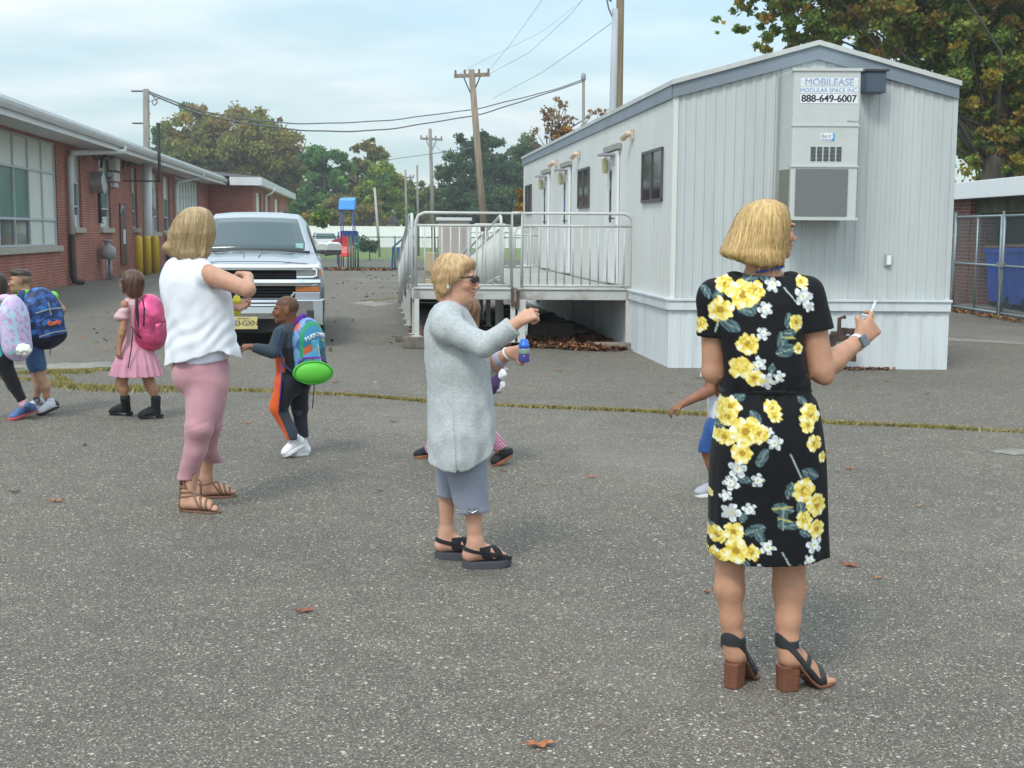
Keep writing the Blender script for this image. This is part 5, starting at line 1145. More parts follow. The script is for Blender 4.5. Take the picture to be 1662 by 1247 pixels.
def tree(loc_, blobs, label, pal, n, leaf, trunk_r, trunk_h, clumps=90, crad=0.16, seedv=1, name='broadleaf_tree', shell=0.55, branches=10, cat='tree', lean=(0, 0), group=None, lim=1.0, gain=1.55):
    """blobs: (x, y, z, rx, ry, rz) ellipsoids of the crown relative to the base"""
    rg = np.random.default_rng(seedv); B = np.array(blobs, float)
    e = empty(name, loc_, 0, label, cat, group)
    vol = B[:, 3]*B[:, 4]*B[:, 5]; pick = rg.choice(len(B), clumps, p=vol/vol.sum())
    u = rg.normal(size=(clumps, 3)); u /= np.linalg.norm(u, axis=1)[:, None]; rad = rg.uniform(0, 1, clumps)**(shell*0.6)
    C = B[pick, :3]+u*rad[:, None]*B[pick, 3:]
    rc = (crad*np.cbrt(vol[pick]))*rg.uniform(0.7, 1.6, clumps)*1.25
    w_ = rc**2; k = rg.choice(clumps, n, p=w_/w_.sum())
    v = rg.normal(size=(n, 3)); v /= np.linalg.norm(v, axis=1)[:, None]
    P0 = C[k]+v*(rc[k]*np.abs(rg.normal(0.55, 0.33, n)))[:, None]*np.array([1, 1, 0.7])
    P0[:, 2] = np.maximum(P0[:, 2], 0.15)
    s_ = leaf*rg.uniform(0.55, 1.35, n); a1 = rg.normal(size=(n, 3)); a1 /= np.linalg.norm(a1, axis=1)[:, None]; a2 = np.cross(a1, rg.normal(size=(n, 3))); a2 /= np.linalg.norm(a2, axis=1)[:, None]
    V = np.stack([P0-a1*s_[:, None], P0-a2*(s_*0.6)[:, None]+a1*(s_*0.1)[:, None], P0+a1*s_[:, None], P0+a2*(s_*0.6)[:, None]], 1)
    pal = np.array(pal); ci = rg.integers(0, len(pal), clumps); mixv = rg.uniform(0, 1, n) < 0.28; cidx = np.where(mixv, rg.integers(0, len(pal), n), ci[k])
    col = pal[cidx]*gain*rg.uniform(0.7, 1.35, (n, 1))*rg.uniform(0.8, 1.2, clumps)[k][:, None]
    meshobj('crown', V.reshape(-1, 3), np.arange(n*4).reshape(n, 4), M_leaf, e, col=np.repeat(col, 4, 0), smooth=False)
    a = MB(); top = Vector((lean[0], lean[1], trunk_h))
    a.tube([(0, 0, -0.1), (0, 0, trunk_h*0.1), (lean[0]*0.3, lean[1]*0.3, trunk_h*0.45), top], [trunk_r*1.35, trunk_r, trunk_r*0.8, trunk_r*0.3], 10)
    tr = a.build('trunk', M_bark, e, smooth=True)
    a = MB()
    for q in rg.choice(clumps, min(branches, clumps), replace=False):
        c = Vector(C[q]); st_ = Vector((lean[0]*0.4, lean[1]*0.4, trunk_h*rg.uniform(0.35, 0.9))); md = st_.lerp(c, 0.5)+Vector(rg.normal(0, 0.06, 3))*(c-st_).length+Vector((0, 0, -0.05*(c-st_).length))
        a.tube([st_, st_.lerp(md, 0.5), md, md.lerp(c, 0.6), c], [trunk_r*0.38*lim, trunk_r*0.28*lim, trunk_r*0.2*lim, trunk_r*0.12*lim, trunk_r*0.05*lim], 6)
    if branches: a.build('limbs', M_bark, e, smooth=True)
    return e
def pxtree(Y, base_px, blobs_px, label, pal, n, leaf, tr, th, **kw):
    """blobs in photo pixels (cx, cy, rx, ry[, depth ratio]) at distance Y"""
    if Y >= 83: Y *= 1.6; leaf *= 1.15; n = int(n*1.5); tr *= 1.5; th *= 1.6
    b0 = P(base_px, 400, Y); base = Vector((b0.x, Y, 0)); s = Y/FPX*1.01; bl = []
    for q in blobs_px:
        cx, cy, rx, ry = q[:4]; dr = q[4] if len(q) > 4 else 0.9
        c = P(cx, cy, Y); bl.append((c.x-base.x, 0, c.z, rx*s, max(rx, ry)*s*dr, ry*s))
    return tree(base, bl, label, pal, n, leaf, tr, th, **kw)
g_olive = [(0.16, 0.17, 0.045), (0.19, 0.165, 0.05), (0.12, 0.14, 0.04), (0.21, 0.155, 0.055), (0.15, 0.12, 0.04)]
g_green = [(0.06, 0.14, 0.05), (0.08, 0.17, 0.05), (0.05, 0.11, 0.04), (0.10, 0.18, 0.055)]
g_dark = [(0.04, 0.085, 0.04), (0.055, 0.105, 0.042), (0.032, 0.065, 0.032), (0.08, 0.12, 0.05)]
g_yel = [(0.19, 0.24, 0.035), (0.15, 0.20, 0.03), (0.24, 0.25, 0.04), (0.11, 0.16, 0.03)]
g_orange = [(0.25, 0.12, 0.02), (0.18, 0.09, 0.02), (0.14, 0.11, 0.02), (0.3, 0.15, 0.03)]
g_mix = [(0.085, 0.14, 0.03), (0.12, 0.16, 0.035), (0.25, 0.20, 0.035), (0.26, 0.21, 0.04), (0.15, 0.11, 0.035), (0.10, 0.15, 0.035), (0.07, 0.11, 0.03), (0.09, 0.14, 0.035), (0.14, 0.16, 0.04), (0.22, 0.13, 0.035)]
pxtree(92, 385, [(385, 255, 95, 70), (320, 230, 62, 55), (440, 225, 60, 42), (300, 285, 60, 45), (460, 300, 50, 60), (400, 330, 90, 60), (345, 195, 45, 28), (415, 200, 40, 22), (490, 330, 36, 40)], 'broad olive brown tree behind the school roof', g_olive, 60000, 0.20, 0.45, 7.5, clumps=420, crad=0.15, seedv=3)
pxtree(97, 272, [(272, 230, 22, 35), (262, 250, 26, 30), (300, 190, 28, 18), (262, 285, 20, 26)], 'dark green tree rising beside the pole at the school', g_green, 7000, 0.22, 0.25, 8, clumps=70, crad=0.22, seedv=4)
pxtree(88, 528, [(528, 290, 42, 50), (505, 265, 26, 28), (540, 260, 30, 26), (525, 335, 48, 38)], 'round mid green tree left of the yellow topped tree', g_green, 22000, 0.18, 0.3, 6, clumps=120, crad=0.17, seedv=5)
pxtree(95, 598, [(597, 258, 26, 34), (610, 285, 30, 36), (590, 310, 42, 40)], 'brownish tree with a tall loose top', g_olive+[(0.05, 0.08, 0.02)], 10000, 0.2, 0.25, 7, clumps=100, crad=0.18, seedv=6)
pxtree(86, 622, [(618, 285, 30, 22), (628, 310, 30, 45), (640, 330, 18, 30), (600, 330, 30, 30)], 'yellow green tree behind the short pale pole', g_yel+g_green[:2], 10000, 0.17, 0.22, 5, clumps=100, crad=0.18, seedv=7)
pxtree(84, 570, [(560, 345, 36, 30), (520, 350, 30, 25), (600, 350, 30, 28)], 'low brown tree behind the playground roof', g_olive, 7000, 0.17, 0.18, 3.4, clumps=70, crad=0.2, seedv=8)
pxtree(88, 770, [(760, 290, 50, 55), (790, 260, 38, 42), (765, 240, 26, 28), (735, 320, 36, 40), (810, 300, 46, 50), (780, 335, 76, 34)], 'dark evergreen looking tree behind the leaning pole', g_dark, 42000, 0.18, 0.35, 8, clumps=320, crad=0.16, seedv=9)
pxtree(93, 850, [(850, 270, 26, 52), (838, 300, 26, 40), (870, 300, 25, 40), (852, 228, 14, 18)], 'dark tree touching the far trailer corner', g_dark+g_olive[:1], 11000, 0.2, 0.3, 8, clumps=120, crad=0.17, seedv=10)
pxtree(100, 672, [(672, 320, 24, 24), (700, 325, 22, 28), (655, 330, 22, 20)], 'small muted tree between the thin poles', g_olive[:3]+g_green[:1], 5000, 0.18, 0.18, 4.2, clumps=60, crad=0.2, seedv=11)
pxtree(70, 905, [(905, 190, 26, 30), (890, 222, 28, 22), (925, 205, 24, 22), (915, 165, 16, 14), (975, 190, 22, 16), (990, 205, 14, 10)], 'sparse autumn tree with bare twigs behind the trailer', [(0.24, 0.17, 0.11), (0.20, 0.12, 0.07), (0.27, 0.20, 0.14)], 1300, 0.10, 0.16, 8.0, clumps=70, crad=0.16, seedv=12, branches=60, shell=0.5)
pxtree(66, 925, [(925, 225, 20, 18), (860, 330, 18, 26), (845, 325, 12, 14)], 'orange tree showing above the trailer roof', g_orange, 3200, 0.13, 0.14, 6, clumps=40, crad=0.24, seedv=13)
pxtree(64, 548, [(520, 358, 10, 14), (512, 352, 8, 10)], 'small green bush at the pickup mirror', g_yel+g_green, 900, 0.12, 0.05, 1.4, clumps=18, crad=0.35, seedv=14, name='shrub', cat='shrub', branches=0)
pxtree(90, 605, [(605, 354, 14, 14), (612, 348, 10, 10)], 'dark round bush in front of the slate roofed house', g_green[:3], 1800, 0.14, 0.08, 2.4, clumps=24, crad=0.3, seedv=15, name='shrub', cat='shrub', branches=0)
pxtree(92, 645, [(640, 352, 22, 14), (665, 352, 20, 14)], 'leafy bushes above the white fence left of ramp', g_green+g_yel[:1], 3000, 0.14, 0.08, 2.4, clumps=40, crad=0.26, seedv=16, name='shrub', cat='shrub', branches=0)
pxtree(70, 600, [(600, 398, 20, 12), (590, 402, 12, 9)], 'grey green bush behind the green fence wire', [(0.07, 0.09, 0.05), (0.09, 0.10, 0.06)], 1500, 0.08, 0.04, 0.8, clumps=20, crad=0.32, seedv=17, name='shrub', cat='shrub', branches=0)
# large sycamore right, beyond the store
sy = pxtree(36, 1602, [(1260, 35, 80, 55), (1180, 60, 30, 28), (1215, 15, 60, 40), (1160, 85, 16, 12), (1330, 20, 95, 75), (1450, 40, 110, 95), (1560, 60, 110, 120), (1660, 100, 90, 150), (1500, 160, 60, 60), (1570, 230, 40, 60), (1640, 250, 45, 50), (1590, 170, 60, 80), (1650, 180, 60, 90), (1560, 120, 60, 60), (1620, 225, 60, 70), (1572, 262, 28, 34), (1650, 120, 50, 80), (1340, 60, 60, 40), (1330, -50, 150, 70), (1450, -70, 160, 90), (1600, -70, 150, 110), (1760, 60, 110, 170)],
       'large sycamore turning orange behind the brick store and trailer', g_mix, 280000, 0.08, 0.38, 8.0, clumps=1300, crad=0.09, gain=1.9, seedv=18, branches=38, shell=0.9, lean=(0.3, 0), lim=0.5)
pxtree(43, 1640, [(1600, 150, 70, 110), (1660, 180, 70, 120), (1570, 230, 40, 60), (1720, 120, 80, 140), (1510, 90, 60, 60), (1400, 50, 90, 50), (1640, 270, 60, 40)], 'yellow green tree filling the gaps behind the big sycamore', g_mix+g_yel[:2]+g_green[:1], 70000, 0.11, 0.3, 8, clumps=420, crad=0.14, seedv=41, branches=20, lim=0.6)
# woods closing the horizon left and right of what the picture frames
def hedge(name, pts, h, n, pal, seedv, thick=4, leaf=0.35):
    rg = np.random.default_rng(seedv); L = np.array(pts, float); seg = np.linalg.norm(np.diff(L, axis=0), axis=1); cum = np.concatenate([[0], np.cumsum(seg)])
    s_ = rg.uniform(0, cum[-1], n); x = np.interp(s_, cum, L[:, 0])+rg.normal(0, thick, n); y = np.interp(s_, cum, L[:, 1])+rg.normal(0, thick, n)
    hh = h*(0.75+0.2*np.sin(s_*0.25)+0.12*np.sin(s_*0.9+1)+0.08*np.sin(s_*2.3)); z = hh*rg.uniform(0.0, 1, n)**0.7
    a1 = rg.normal(size=(n, 3)); a1 /= np.linalg.norm(a1, axis=1)[:, None]; a2 = np.cross(a1, rg.normal(size=(n, 3))); a2 /= np.linalg.norm(a2, axis=1)[:, None]
    s2 = leaf*rg.uniform(0.6, 1.6, n)[:, None]; P0 = np.stack([x, y, z], 1); V = np.stack([P0-a1*s2, P0-a2*s2*0.7, P0+a1*s2, P0+a2*s2*0.7], 1)
    col = np.array(pal)[(np.sin(s_*0.35+2)*1.7+rg.normal(0, .6, n)+2).astype(int) % len(pal)]*rg.uniform(0.6, 1.3, (n, 1))
    o = meshobj(name, V.reshape(-1, 3), np.arange(n*4).reshape(n, 4), M_leaf, None, col=np.repeat(col, 4, 0), smooth=False); return tag(o, kind='stuff')
hedge('far_woods', [(-110, 170), (-60, 178), (-10, 182), (30, 178), (90, 150)], 7.5, 40000, g_olive+g_green+g_dark, 30, 3.5, 0.4)
hedge('far_woods', [(-120, 60), (-110, 170)], 9, 8000, g_olive+g_green, 31, 4, 0.5)
hedge('far_woods', [(22, 60), (40, 45), (60, 20), (70, -10)], 7, 34000, g_mix+g_green, 32, 3, 0.15)

# ------------------------------------------------------------------ people
V3 = Vector
def frame(f, up=(0, 0, 1), tilt=0.0):
    f = V3(f).normalized(); u = V3(up); r = f.cross(u).normalized(); u = r.cross(f).normalized()
    if tilt: q = Matrix.Rotation(tilt, 3, f); r = q@r; u = q@u
    return r, f, u
def skin_mat():
    mt = mat('skin', (0.5, 0.3, 0.2), 0.5, attr='Col', var=0.09, vscale=28, sss=0.12, spec=0.3, bump=0.08, bscale=220); return mt
M_skin = skin_mat()
PEOPLE = []
class Person:
    def __init__(s, Y0, base, label, size=1.0):
        s.Y = Y0; s.base = V3((base[0], base[1], 0)); s.root = empty('person', s.base, 0, label, 'person'); s.o = Ops(); s.sz = size; s.fine = []; s.paint = []; s.fields = []; PEOPLE.append(s)
    def J(s, px, py, dy=0.0): return P(px, py, s.Y+dy)-s.base
    def g(s, px, py): return G(px, py)-s.base
    def rows(s, L):
        """(py, pxL, pxR, ry[, cy]) -> loft rows"""
        out = []
        for q in L:
            py, a, b, ry = q[:4]; cy = q[4] if len(q) > 4 else 0.0
            l = s.J(a, py, cy); r = s.J(b, py, cy); out.append(((l.z+r.z)/2, (l.x+r.x)/2, (l.y+r.y)/2, (r.x-l.x)/2, ry))
        return out
    def head(s, c, f, H, tilt=0.0, neck=None, nr=0.055, ears=True, smile=0.0, fat=0.0):
        r, f, u = frame(f, tilt=tilt); c = V3(c); s.hc, s.hf, s.hH = c, (r, f, u), H; o = s.o; M = [r, f, u]
        at = lambda x, y, z: c+r*(x*H)+f*(y*H)+u*(z*H)
        s.at = at
        o.ell(at(0, -0.06, 0.13), (0.335*H, 0.41*H, 0.36*H), M, k=0.01)
        o.ell(at(0, 0.12, -0.10), ((0.265+fat)*H, 0.29*H, 0.36*H), M, k=0.05*H*2)
        o.ell(at(0, 0.16, -0.33), ((0.20+fat)*H, 0.22*H, 0.15*H), M, k=0.08*H)
        o.ell(at(0, 0.33, -0.42), (0.085*H, 0.07*H, 0.065*H), M, k=0.08*H)
        for sx in (-1, 1):
            o.ell(at(sx*0.16, 0.29, -0.12), (0.10*H, 0.09*H, 0.09*H), M, k=0.08*H)
            o.ell(at(sx*0.14, 0.365, 0.09), (0.12*H, 0.045*H, 0.035*H), M, k=0.05*H)
        for sx in (-1, 1): o.ell(at(sx*0.145, 0.435, 0.01), (0.085*H, 0.055*H, 0.05*H), M, k=0.05*H, mode='s')
        o.cap(at(0, 0.385, 0.05), at(0, 0.475, -0.13), 0.028*H, 0.042*H, k=0.035*H)
        o.ell(at(0, 0.50, -0.145), (0.045*H, 0.045*H, 0.04*H), M, k=0.02*H)
        for sx in (-1, 1): o.ell(at(sx*0.05, 0.45, -0.165), (0.035*H, 0.045*H, 0.028*H), M, k=0.015*H)
        o.ell(at(0, 0.405, -0.255), (0.10*H, 0.05*H, 0.028*H), M, k=0.02*H); o.ell(at(0, 0.395, -0.315), (0.085*H, 0.05*H, 0.03*H), M, k=0.015*H)
        o.ell(at(0, 0.45, -0.285), ((0.09+smile)*H, 0.03*H, (0.007+smile*0.12)*H), M, k=0.008*H, mode='s')
        if ears:
            for sx in (-1, 1):
                o.ell(at(sx*0.335, -0.05, -0.02), (0.035*H, 0.085*H, 0.125*H), M, k=0.02*H); o.ell(at(sx*0.375, -0.03, 0.0), (0.02*H, 0.04*H, 0.07*H), M, k=0.015*H, mode='s')
        if neck is not None: o.cap(at(0, -0.12, -0.25), neck, nr, nr*1.08, k=0.03)
        e = H*0.78; s.fine.append((np.array(c)-e, np.array(c)+e))
        # eyes
        for sx in (-1, 1):
            eb = Ops(); eb.ell(at(sx*0.145, 0.35, 0.01), (0.055*H, 0.045*H, 0.030*H), M); V, F = eb.mesh(0.003)
            d = (V-np.array(at(sx*0.145, 0.355, 0.01))); lx = d@np.array(r); lz = d@np.array(u)
            col = np.where((np.sqrt(lx**2+lz**2) < 0.024*H)[:, None], np.array([[0.04, 0.025, 0.015]]), np.array([[0.42, 0.39, 0.36]]))
            meshobj('eye', V, F, mat('eye', (0.7, 0.7, 0.7), 0.2, attr='Col'), s.root, col=col)
        def pf(V, C):
            d = V-np.array(c); x = d@np.array(r)/H; y = d@np.array(f)/H; z = d@np.array(u)/H
            lip = (y > 0.36) & ((x/0.115)**2+((z+0.285)/0.055)**2 < 1); C[lip] = C[lip]*np.array([0.98, 0.80, 0.83])
            br = (y > 0.3) & (np.abs(np.abs(x)-0.15) < 0.09) & (np.abs(z-0.095+0.02*np.abs(np.abs(x)-0.13)/0.1) < 0.018); C[br] = s.brow
            ck = (y > 0.2) & (((np.abs(x)-0.17)/0.12)**2+((z+0.14)/0.1)**2 < 1); C[ck] = C[ck]*np.array([1.02, 0.95, 0.94])
            lid = (y > 0.3) & (np.abs(np.abs(x)-0.145) < 0.07) & (np.abs(z-0.045) < 0.012); C[lid] = C[lid]*0.45
        s.paint.append(pf)
    brow = np.array([0.12, 0.07, 0.04])
    def limb(s, pts, rs, k=0.015): s.o.chain(pts, rs, k=k)
    def leg(s, hip, knee, ankle, rt=0.085, rk=0.052, rc=0.056, ra=0.036, back=(0, -1, 0), k=0.02):
        hip, knee, ankle = V3(hip), V3(knee), V3(ankle); b = V3(back); cm = knee.lerp(ankle, 0.32)+b*rc*0.28
        s.o.cap(hip, knee, rt, rk, k=k); s.o.cap(knee, cm, rk, rc, k=k); s.o.cap(cm, ankle.lerp(knee, 0.12), rc, ra*0.96, k=k); s.o.cap(ankle.lerp(knee, 0.12), ankle, ra*0.96, ra, k=k)
    def arm(s, sh, el, wr, rs=0.05, re=0.04, rw=0.027, k=0.015, bulge=1.08):
        sh, el, wr = V3(sh), V3(el), V3(wr); m_ = el.lerp(wr, 0.25)
        s.o.cap(sh, el, rs, re, k=k); s.o.cap(el, m_, re, re*bulge, k=k); s.o.cap(m_, wr, re*bulge, rw, k=k)
    def hand(s, w, d, n, L=0.175, curl=(0.5, 0.6, 0.5), spread=0.05, thumb=1, tc=0.5, pinch=False, key=None):
        """w wrist, d direction of the fingers, n where the palm faces, thumb +1/-1 side"""
        o = s.o; w = V3(w); d = V3(d).normalized(); n = V3(n); n = (n-d*n.dot(d)).normalized(); t = d.cross(n)*thumb; q = L/0.18
        W = 0.040*q
        o.cap(w, w+d*0.04*q, 0.026*q, 0.03*q, k=0.015, flat=(n, 0.72))
        for i, x in enumerate((0.75, 0.25, -0.25, -0.75)): o.cap(w+d*0.02*q+t*W*x*0.45, w+d*0.088*q+t*W*x, 0.016*q, 0.0125*q, k=0.014*q)
        o.cap(w+d*0.025*q+t*0.018*q, w+d*0.06*q+t*0.03*q+n*0.006*q, 0.018*q, 0.014*q, k=0.012)
        lens = ((0.042, 0.025, 0.020), (0.047, 0.029, 0.022), (0.043, 0.027, 0.021), (0.034, 0.021, 0.018))
        s.tips = []
        for i, x in enumerate((0.78, 0.26, -0.26, -0.76)):
            p = w+d*0.088*q+t*W*x; a = 0.0; ex = 0.0 if i else (-0.10 if pinch else 0)
            dd = (d+t*spread*x).normalized(); r0 = 0.0095*q*(1 if i < 3 else 0.86)
            for j in range(3):
                c_ = curl[j] if not isinstance(curl[j], (list, tuple)) else curl[j][i]
                a += c_+ex*j; v = dd*math.cos(a)+n*math.sin(a); p2 = p+v*lens[i][j]*q
                o.cap(p, p2, r0*(1-0.09*j), r0*(0.91-0.09*j), k=0.0035*q); p = p2
            s.tips.append(p)
        tb = w+d*0.03*q+t*0.026*q; td = (d*0.62+t*0.62+n*0.25).normalized(); p1 = tb+td*0.040*q
        td2 = (td*(1-tc)+(d*0.6+n*0.9-t*0.15)*tc).normalized(); p2 = p1+td2*0.032*q
        td3 = (td2*(1-tc)+(d*0.7+n*0.6-t*0.5)*tc).normalized(); p3 = p2+td3*0.025*q
        o.cap(tb, p1, 0.015*q, 0.0115*q, k=0.01*q); o.cap(p1, p2, 0.0112*q, 0.010*q, k=0.004*q); o.cap(p2, p3, 0.0102*q, 0.0085*q, k=0.004*q); s.tips.append(p3)
        c = w+d*0.08*q; e = 0.125*q; s.fine.append((np.array(c)-e, np.array(c)+e))
    def foot(s, heel, toe, ankle, hh=0.0, w=0.042, o=None, grow=0.0, toes=True):
        """heel and toe on the ground; hh: how far the heel is raised"""
        o = o or s.o; heel, toe, ankle = V3(heel), V3(toe), V3(ankle); d = toe-heel; d.z = 0; L = d.length; d.normalize(); r = d.cross(V3((0, 0, 1)))
        up = V3((0, 0, 1)); G_ = grow
        hp = heel+d*L*0.12+up*(hh+0.034*w/0.042); bp = heel+d*L*0.70+up*0.028; tp = heel+d*L*0.88+up*0.018
        o.cap(hp, ankle+up*0.02, 0.034*w/0.042+G_, 0.037*w/0.042+G_, k=0.02)
        o.cap(ankle+d*L*0.06-up*0.01, bp+up*0.014, 0.034*w/0.042+G_, 0.024+G_, k=0.025)
        o.cap(hp, bp, 0.032*w/0.042+G_, 0.024+G_, k=0.02, flat=(r, 1.25)); o.cap(bp, tp, 0.024+G_, 0.015+G_, k=0.015, flat=(r, 1.5))
        if toes:
            for i, x in enumerate((1.0, 0.45, 0.0, -0.45, -0.85)):
                ln = (0.0, -0.004, -0.010, -0.020, -0.032)[i]; q = w/0.042
                sd_ = 1 if toes is True else toes
                b0 = tp+r*x*0.026*q*sd_+up*-0.002+d*(ln-0.008); o.cap(b0, b0+d*0.026*q, (0.0125 if i == 0 else 0.0085)*q+G_, (0.0115 if i == 0 else 0.0075)*q+G_, k=0.003)
    def body(s, skin, h=0.006, hf=0.0032, fines=True):
        fine = []
        for lo, hi in (s.fine if fines else []): fine.append((lo, hi, hf))
        # merge is not needed: boxes do not overlap in practice
        V, F = s.o.mesh_multi(h, fine)
        C = np.tile(np.array(skin, float), (len(V), 1))
        n_ = nz3(V[:, 0], V[:, 1], V[:, 2], 0.05, 1); C *= (1+0.05*n_)[:, None]
        for pf in s.paint: pf(V, C)
        s.bodyobj = meshobj('body', V, F, M_skin, s.root, col=C); return s.bodyobj
    def cloth(s, name, o, mt, h=0.006, colf=None, parent=None):
        V, F = o.mesh(h); s.fields.append(o.last); col = colf(V) if colf else None
        return meshobj(name, V, F, mt, parent or s.root, col=col)
    def fit(s, gap=0.006):
        """draws the body in wherever it would show through the clothes"""
        me = s.bodyobj.data; n = len(me.vertices); V = np.empty(n*3, np.float32); me.vertices.foreach_get('co', V); V = V.reshape(-1, 3)
        for _ in range(3):
            for D, lo, h in s.fields:
                q = (V-lo)/h; i = np.floor(q).astype(int); ok = np.all((i >= 1) & (i < np.array(D.shape)-3), axis=1); I = i[ok]; fr = (q[ok]-I)
                def smp(ox, oy, oz):
                    r_ = 0
                    for a_ in (0, 1):
                        for b_ in (0, 1):
                            for c_ in (0, 1): r_ = r_+D[I[:, 0]+a_+ox, I[:, 1]+b_+oy, I[:, 2]+c_+oz]*((fr[:, 0] if a_ else 1-fr[:, 0])*(fr[:, 1] if b_ else 1-fr[:, 1])*(fr[:, 2] if c_ else 1-fr[:, 2]))
                    return r_
                d = smp(0, 0, 0); g_ = np.stack([smp(1, 0, 0)-smp(-1, 0, 0), smp(0, 1, 0)-smp(0, -1, 0), smp(0, 0, 1)-smp(0, 0, -1)], 1); g_ /= np.linalg.norm(g_, axis=1)[:, None]+1e-6
                m_ = (d < gap) & (d > -gap); ids = np.nonzero(ok)[0][m_]; V[ids] -= g_[m_]*((d[m_]+gap))[:, None]*0.8
        me.vertices.foreach_set('co', V.ravel()); me.update()
    def zx(s, L, dy=0.0): return [(q.x, q.z) for q in (s.J(a, b, dy) for a, b in L)]
    def cap_hair(s, o, g=0.004): 
        r, f, u = s.hf; H = s.hH; o.ell(s.at(0, -0.085, 0.14), (0.335*H+g, 0.405*H+g, 0.36*H+g), [r, f, u], k=0.02)
    def hair(s, o, light, dark, h=0.0035, freq=55, mt=None, strand=0.0018, name='hair', capit=False, c=None, strands=0, slen=0.07):
        """hair surface grooved and coloured along strands that fall from the crown"""
        c = V3(c) if c is not None else s.hc; r, f, u = s.hf; H = s.hH
        def phase(x, y, z):
            dx_, dy_, dz_ = x-c[0], y-c[1], z-c[2]
            a = dx_*r[0]+dy_*r[1]+dz_*r[2]; b = dx_*f[0]+dy_*f[1]+dz_*f[2]; e = dx_*u[0]+dy_*u[1]+dz_*u[2]
            th = np.arctan2(a, b+0.02); rr = np.sqrt(a*a+b*b)
            return th, rr, e
        def dsp(x, y, z):
            th, rr, e = phase(x, y, z); w_ = th+0.10*np.sin(e*26+th*3)+0.25*e/H*np.sin(th*2.3)
            return strand*(0.7*np.sin(w_*freq)+0.8*np.sin(w_*freq*0.43+1.3)+1.1*np.sin(w_*11+2)+0.5*np.sin(w_*freq*1.9))*(0.35+0.65*np.clip(1.1-e/H*1.6, 0, 1))
        s.cap_hair(o) if capit else None
        o.disp(dsp); V, F = o.mesh(h)
        th, rr, e = phase(V[:, 0], V[:, 1], V[:, 2]); w_ = th+0.10*np.sin(e*26+th*3)+0.25*e/H*np.sin(th*2.3)
        t = 0.5+0.22*np.sin(w_*freq+0.6)+0.16*np.sin(w_*freq*2.3+1)+0.18*np.sin(w_*13+2)+0.10*np.sin(w_*7)
        t = np.clip(t, 0, 1)[:, None]; col = np.array(dark)[None]*(1-t)+np.array(light)[None]*t
        ho = meshobj(name, V, F, mt or mat('hair', (0.5, 0.35, 0.15), 0.42, attr='Col', spec=0.35, sheen=0.1), s.root, col=col)
        if strands: s.strands(o.last, V, light, dark, strands, slen, ho)
        return ho
    def strands(s, fld, V, light, dark, n, slen, parent, steps=9):
        """loose hairs traced down over the hair surface and a little past its edge"""
        D, lo, h = fld; rg = np.random.default_rng(len(V)); p = V[rg.integers(0, len(V), n)].astype(float); st = slen/steps*rg.uniform(0.6, 1.2, n); w_ = rg.uniform(0.0005, 0.0011, n)
        r, f, u = [np.array(q) for q in s.hf]; sh_ = np.array(D.shape)-3
        def smp(q):
            i = np.clip(np.round((q-lo)/h).astype(int), 1, sh_); g_ = np.stack([D[i[:, 0]+1, i[:, 1], i[:, 2]]-D[i[:, 0]-1, i[:, 1], i[:, 2]], D[i[:, 0], i[:, 1]+1, i[:, 2]]-D[i[:, 0], i[:, 1]-1, i[:, 2]], D[i[:, 0], i[:, 1], i[:, 2]+1]-D[i[:, 0], i[:, 1], i[:, 2]-1]], 1)
            return D[i[:, 0], i[:, 1], i[:, 2]], g_/(np.linalg.norm(g_, axis=1)[:, None]+1e-6)
        dr = np.tile(-u*1.0-f*0.12, (n, 1))+rg.normal(0, 0.12, (n, 3)); L = []; R_ = []; prev = None; lift = rg.uniform(0.0004, 0.0024, n)
        for k in range(steps+1):
            d, g_ = smp(p); near = np.abs(d) < 0.02
            p = np.where(near[:, None], p-g_*((d-lift)[:, None])*0.7, p)
            t = dr-np.where(near[:, None], g_*np.sum(dr*g_, axis=1)[:, None], 0); t /= np.linalg.norm(t, axis=1)[:, None]+1e-6
            if prev is not None: t = t*0.5+prev*0.5
            below = g_@u < -0.6; t = np.where((below & near)[:, None], prev if prev is not None else t, t); prev = t
            sd = np.cross(t, g_); sd /= np.linalg.norm(sd, axis=1)[:, None]+1e-6; ww = (w_*(1-0.75*k/steps))[:, None]
            L.append(p-sd*ww); R_.append(p+sd*ww); p = p+t*st[:, None]
        A = np.stack(L+R_, 1); m_ = steps+1; F = np.concatenate([np.arange(n)[:, None]*2*m_+np.array([k, k+1, m_+k+1, m_+k])[None] for k in range(steps)])
        t_ = rg.uniform(0, 1, (n, 1)); C = np.array(dark)*(1-t_)+np.array(light)*1.15*t_
        return meshobj('loose_strands', A.reshape(-1, 3), F, parent.data.materials[0], parent, col=np.repeat(C, 2*m_, 0))
def wrinkle(amp, sx=0.06, sz=0.12, seed=0, dirv=None):
    return lambda x, y, z: amp*(nz3(x*sz/sx, y*sz/sx, z, sz, seed)+0.5*nz3(x, y, z*0.6, sx, seed+3))
def fabric(name, col=None, rough=0.85, var=0.05, vs_=30, bump=0.25, bs=300, attr=None, sheen=0.15, stretch=(1, 1, 1)):
    return mat(name, col or (0.5, 0.5, 0.5), rough, var=var, vscale=vs_, bump=bump, bscale=bs, attr=attr, sheen=sheen, stretch=stretch, spec=0.2)
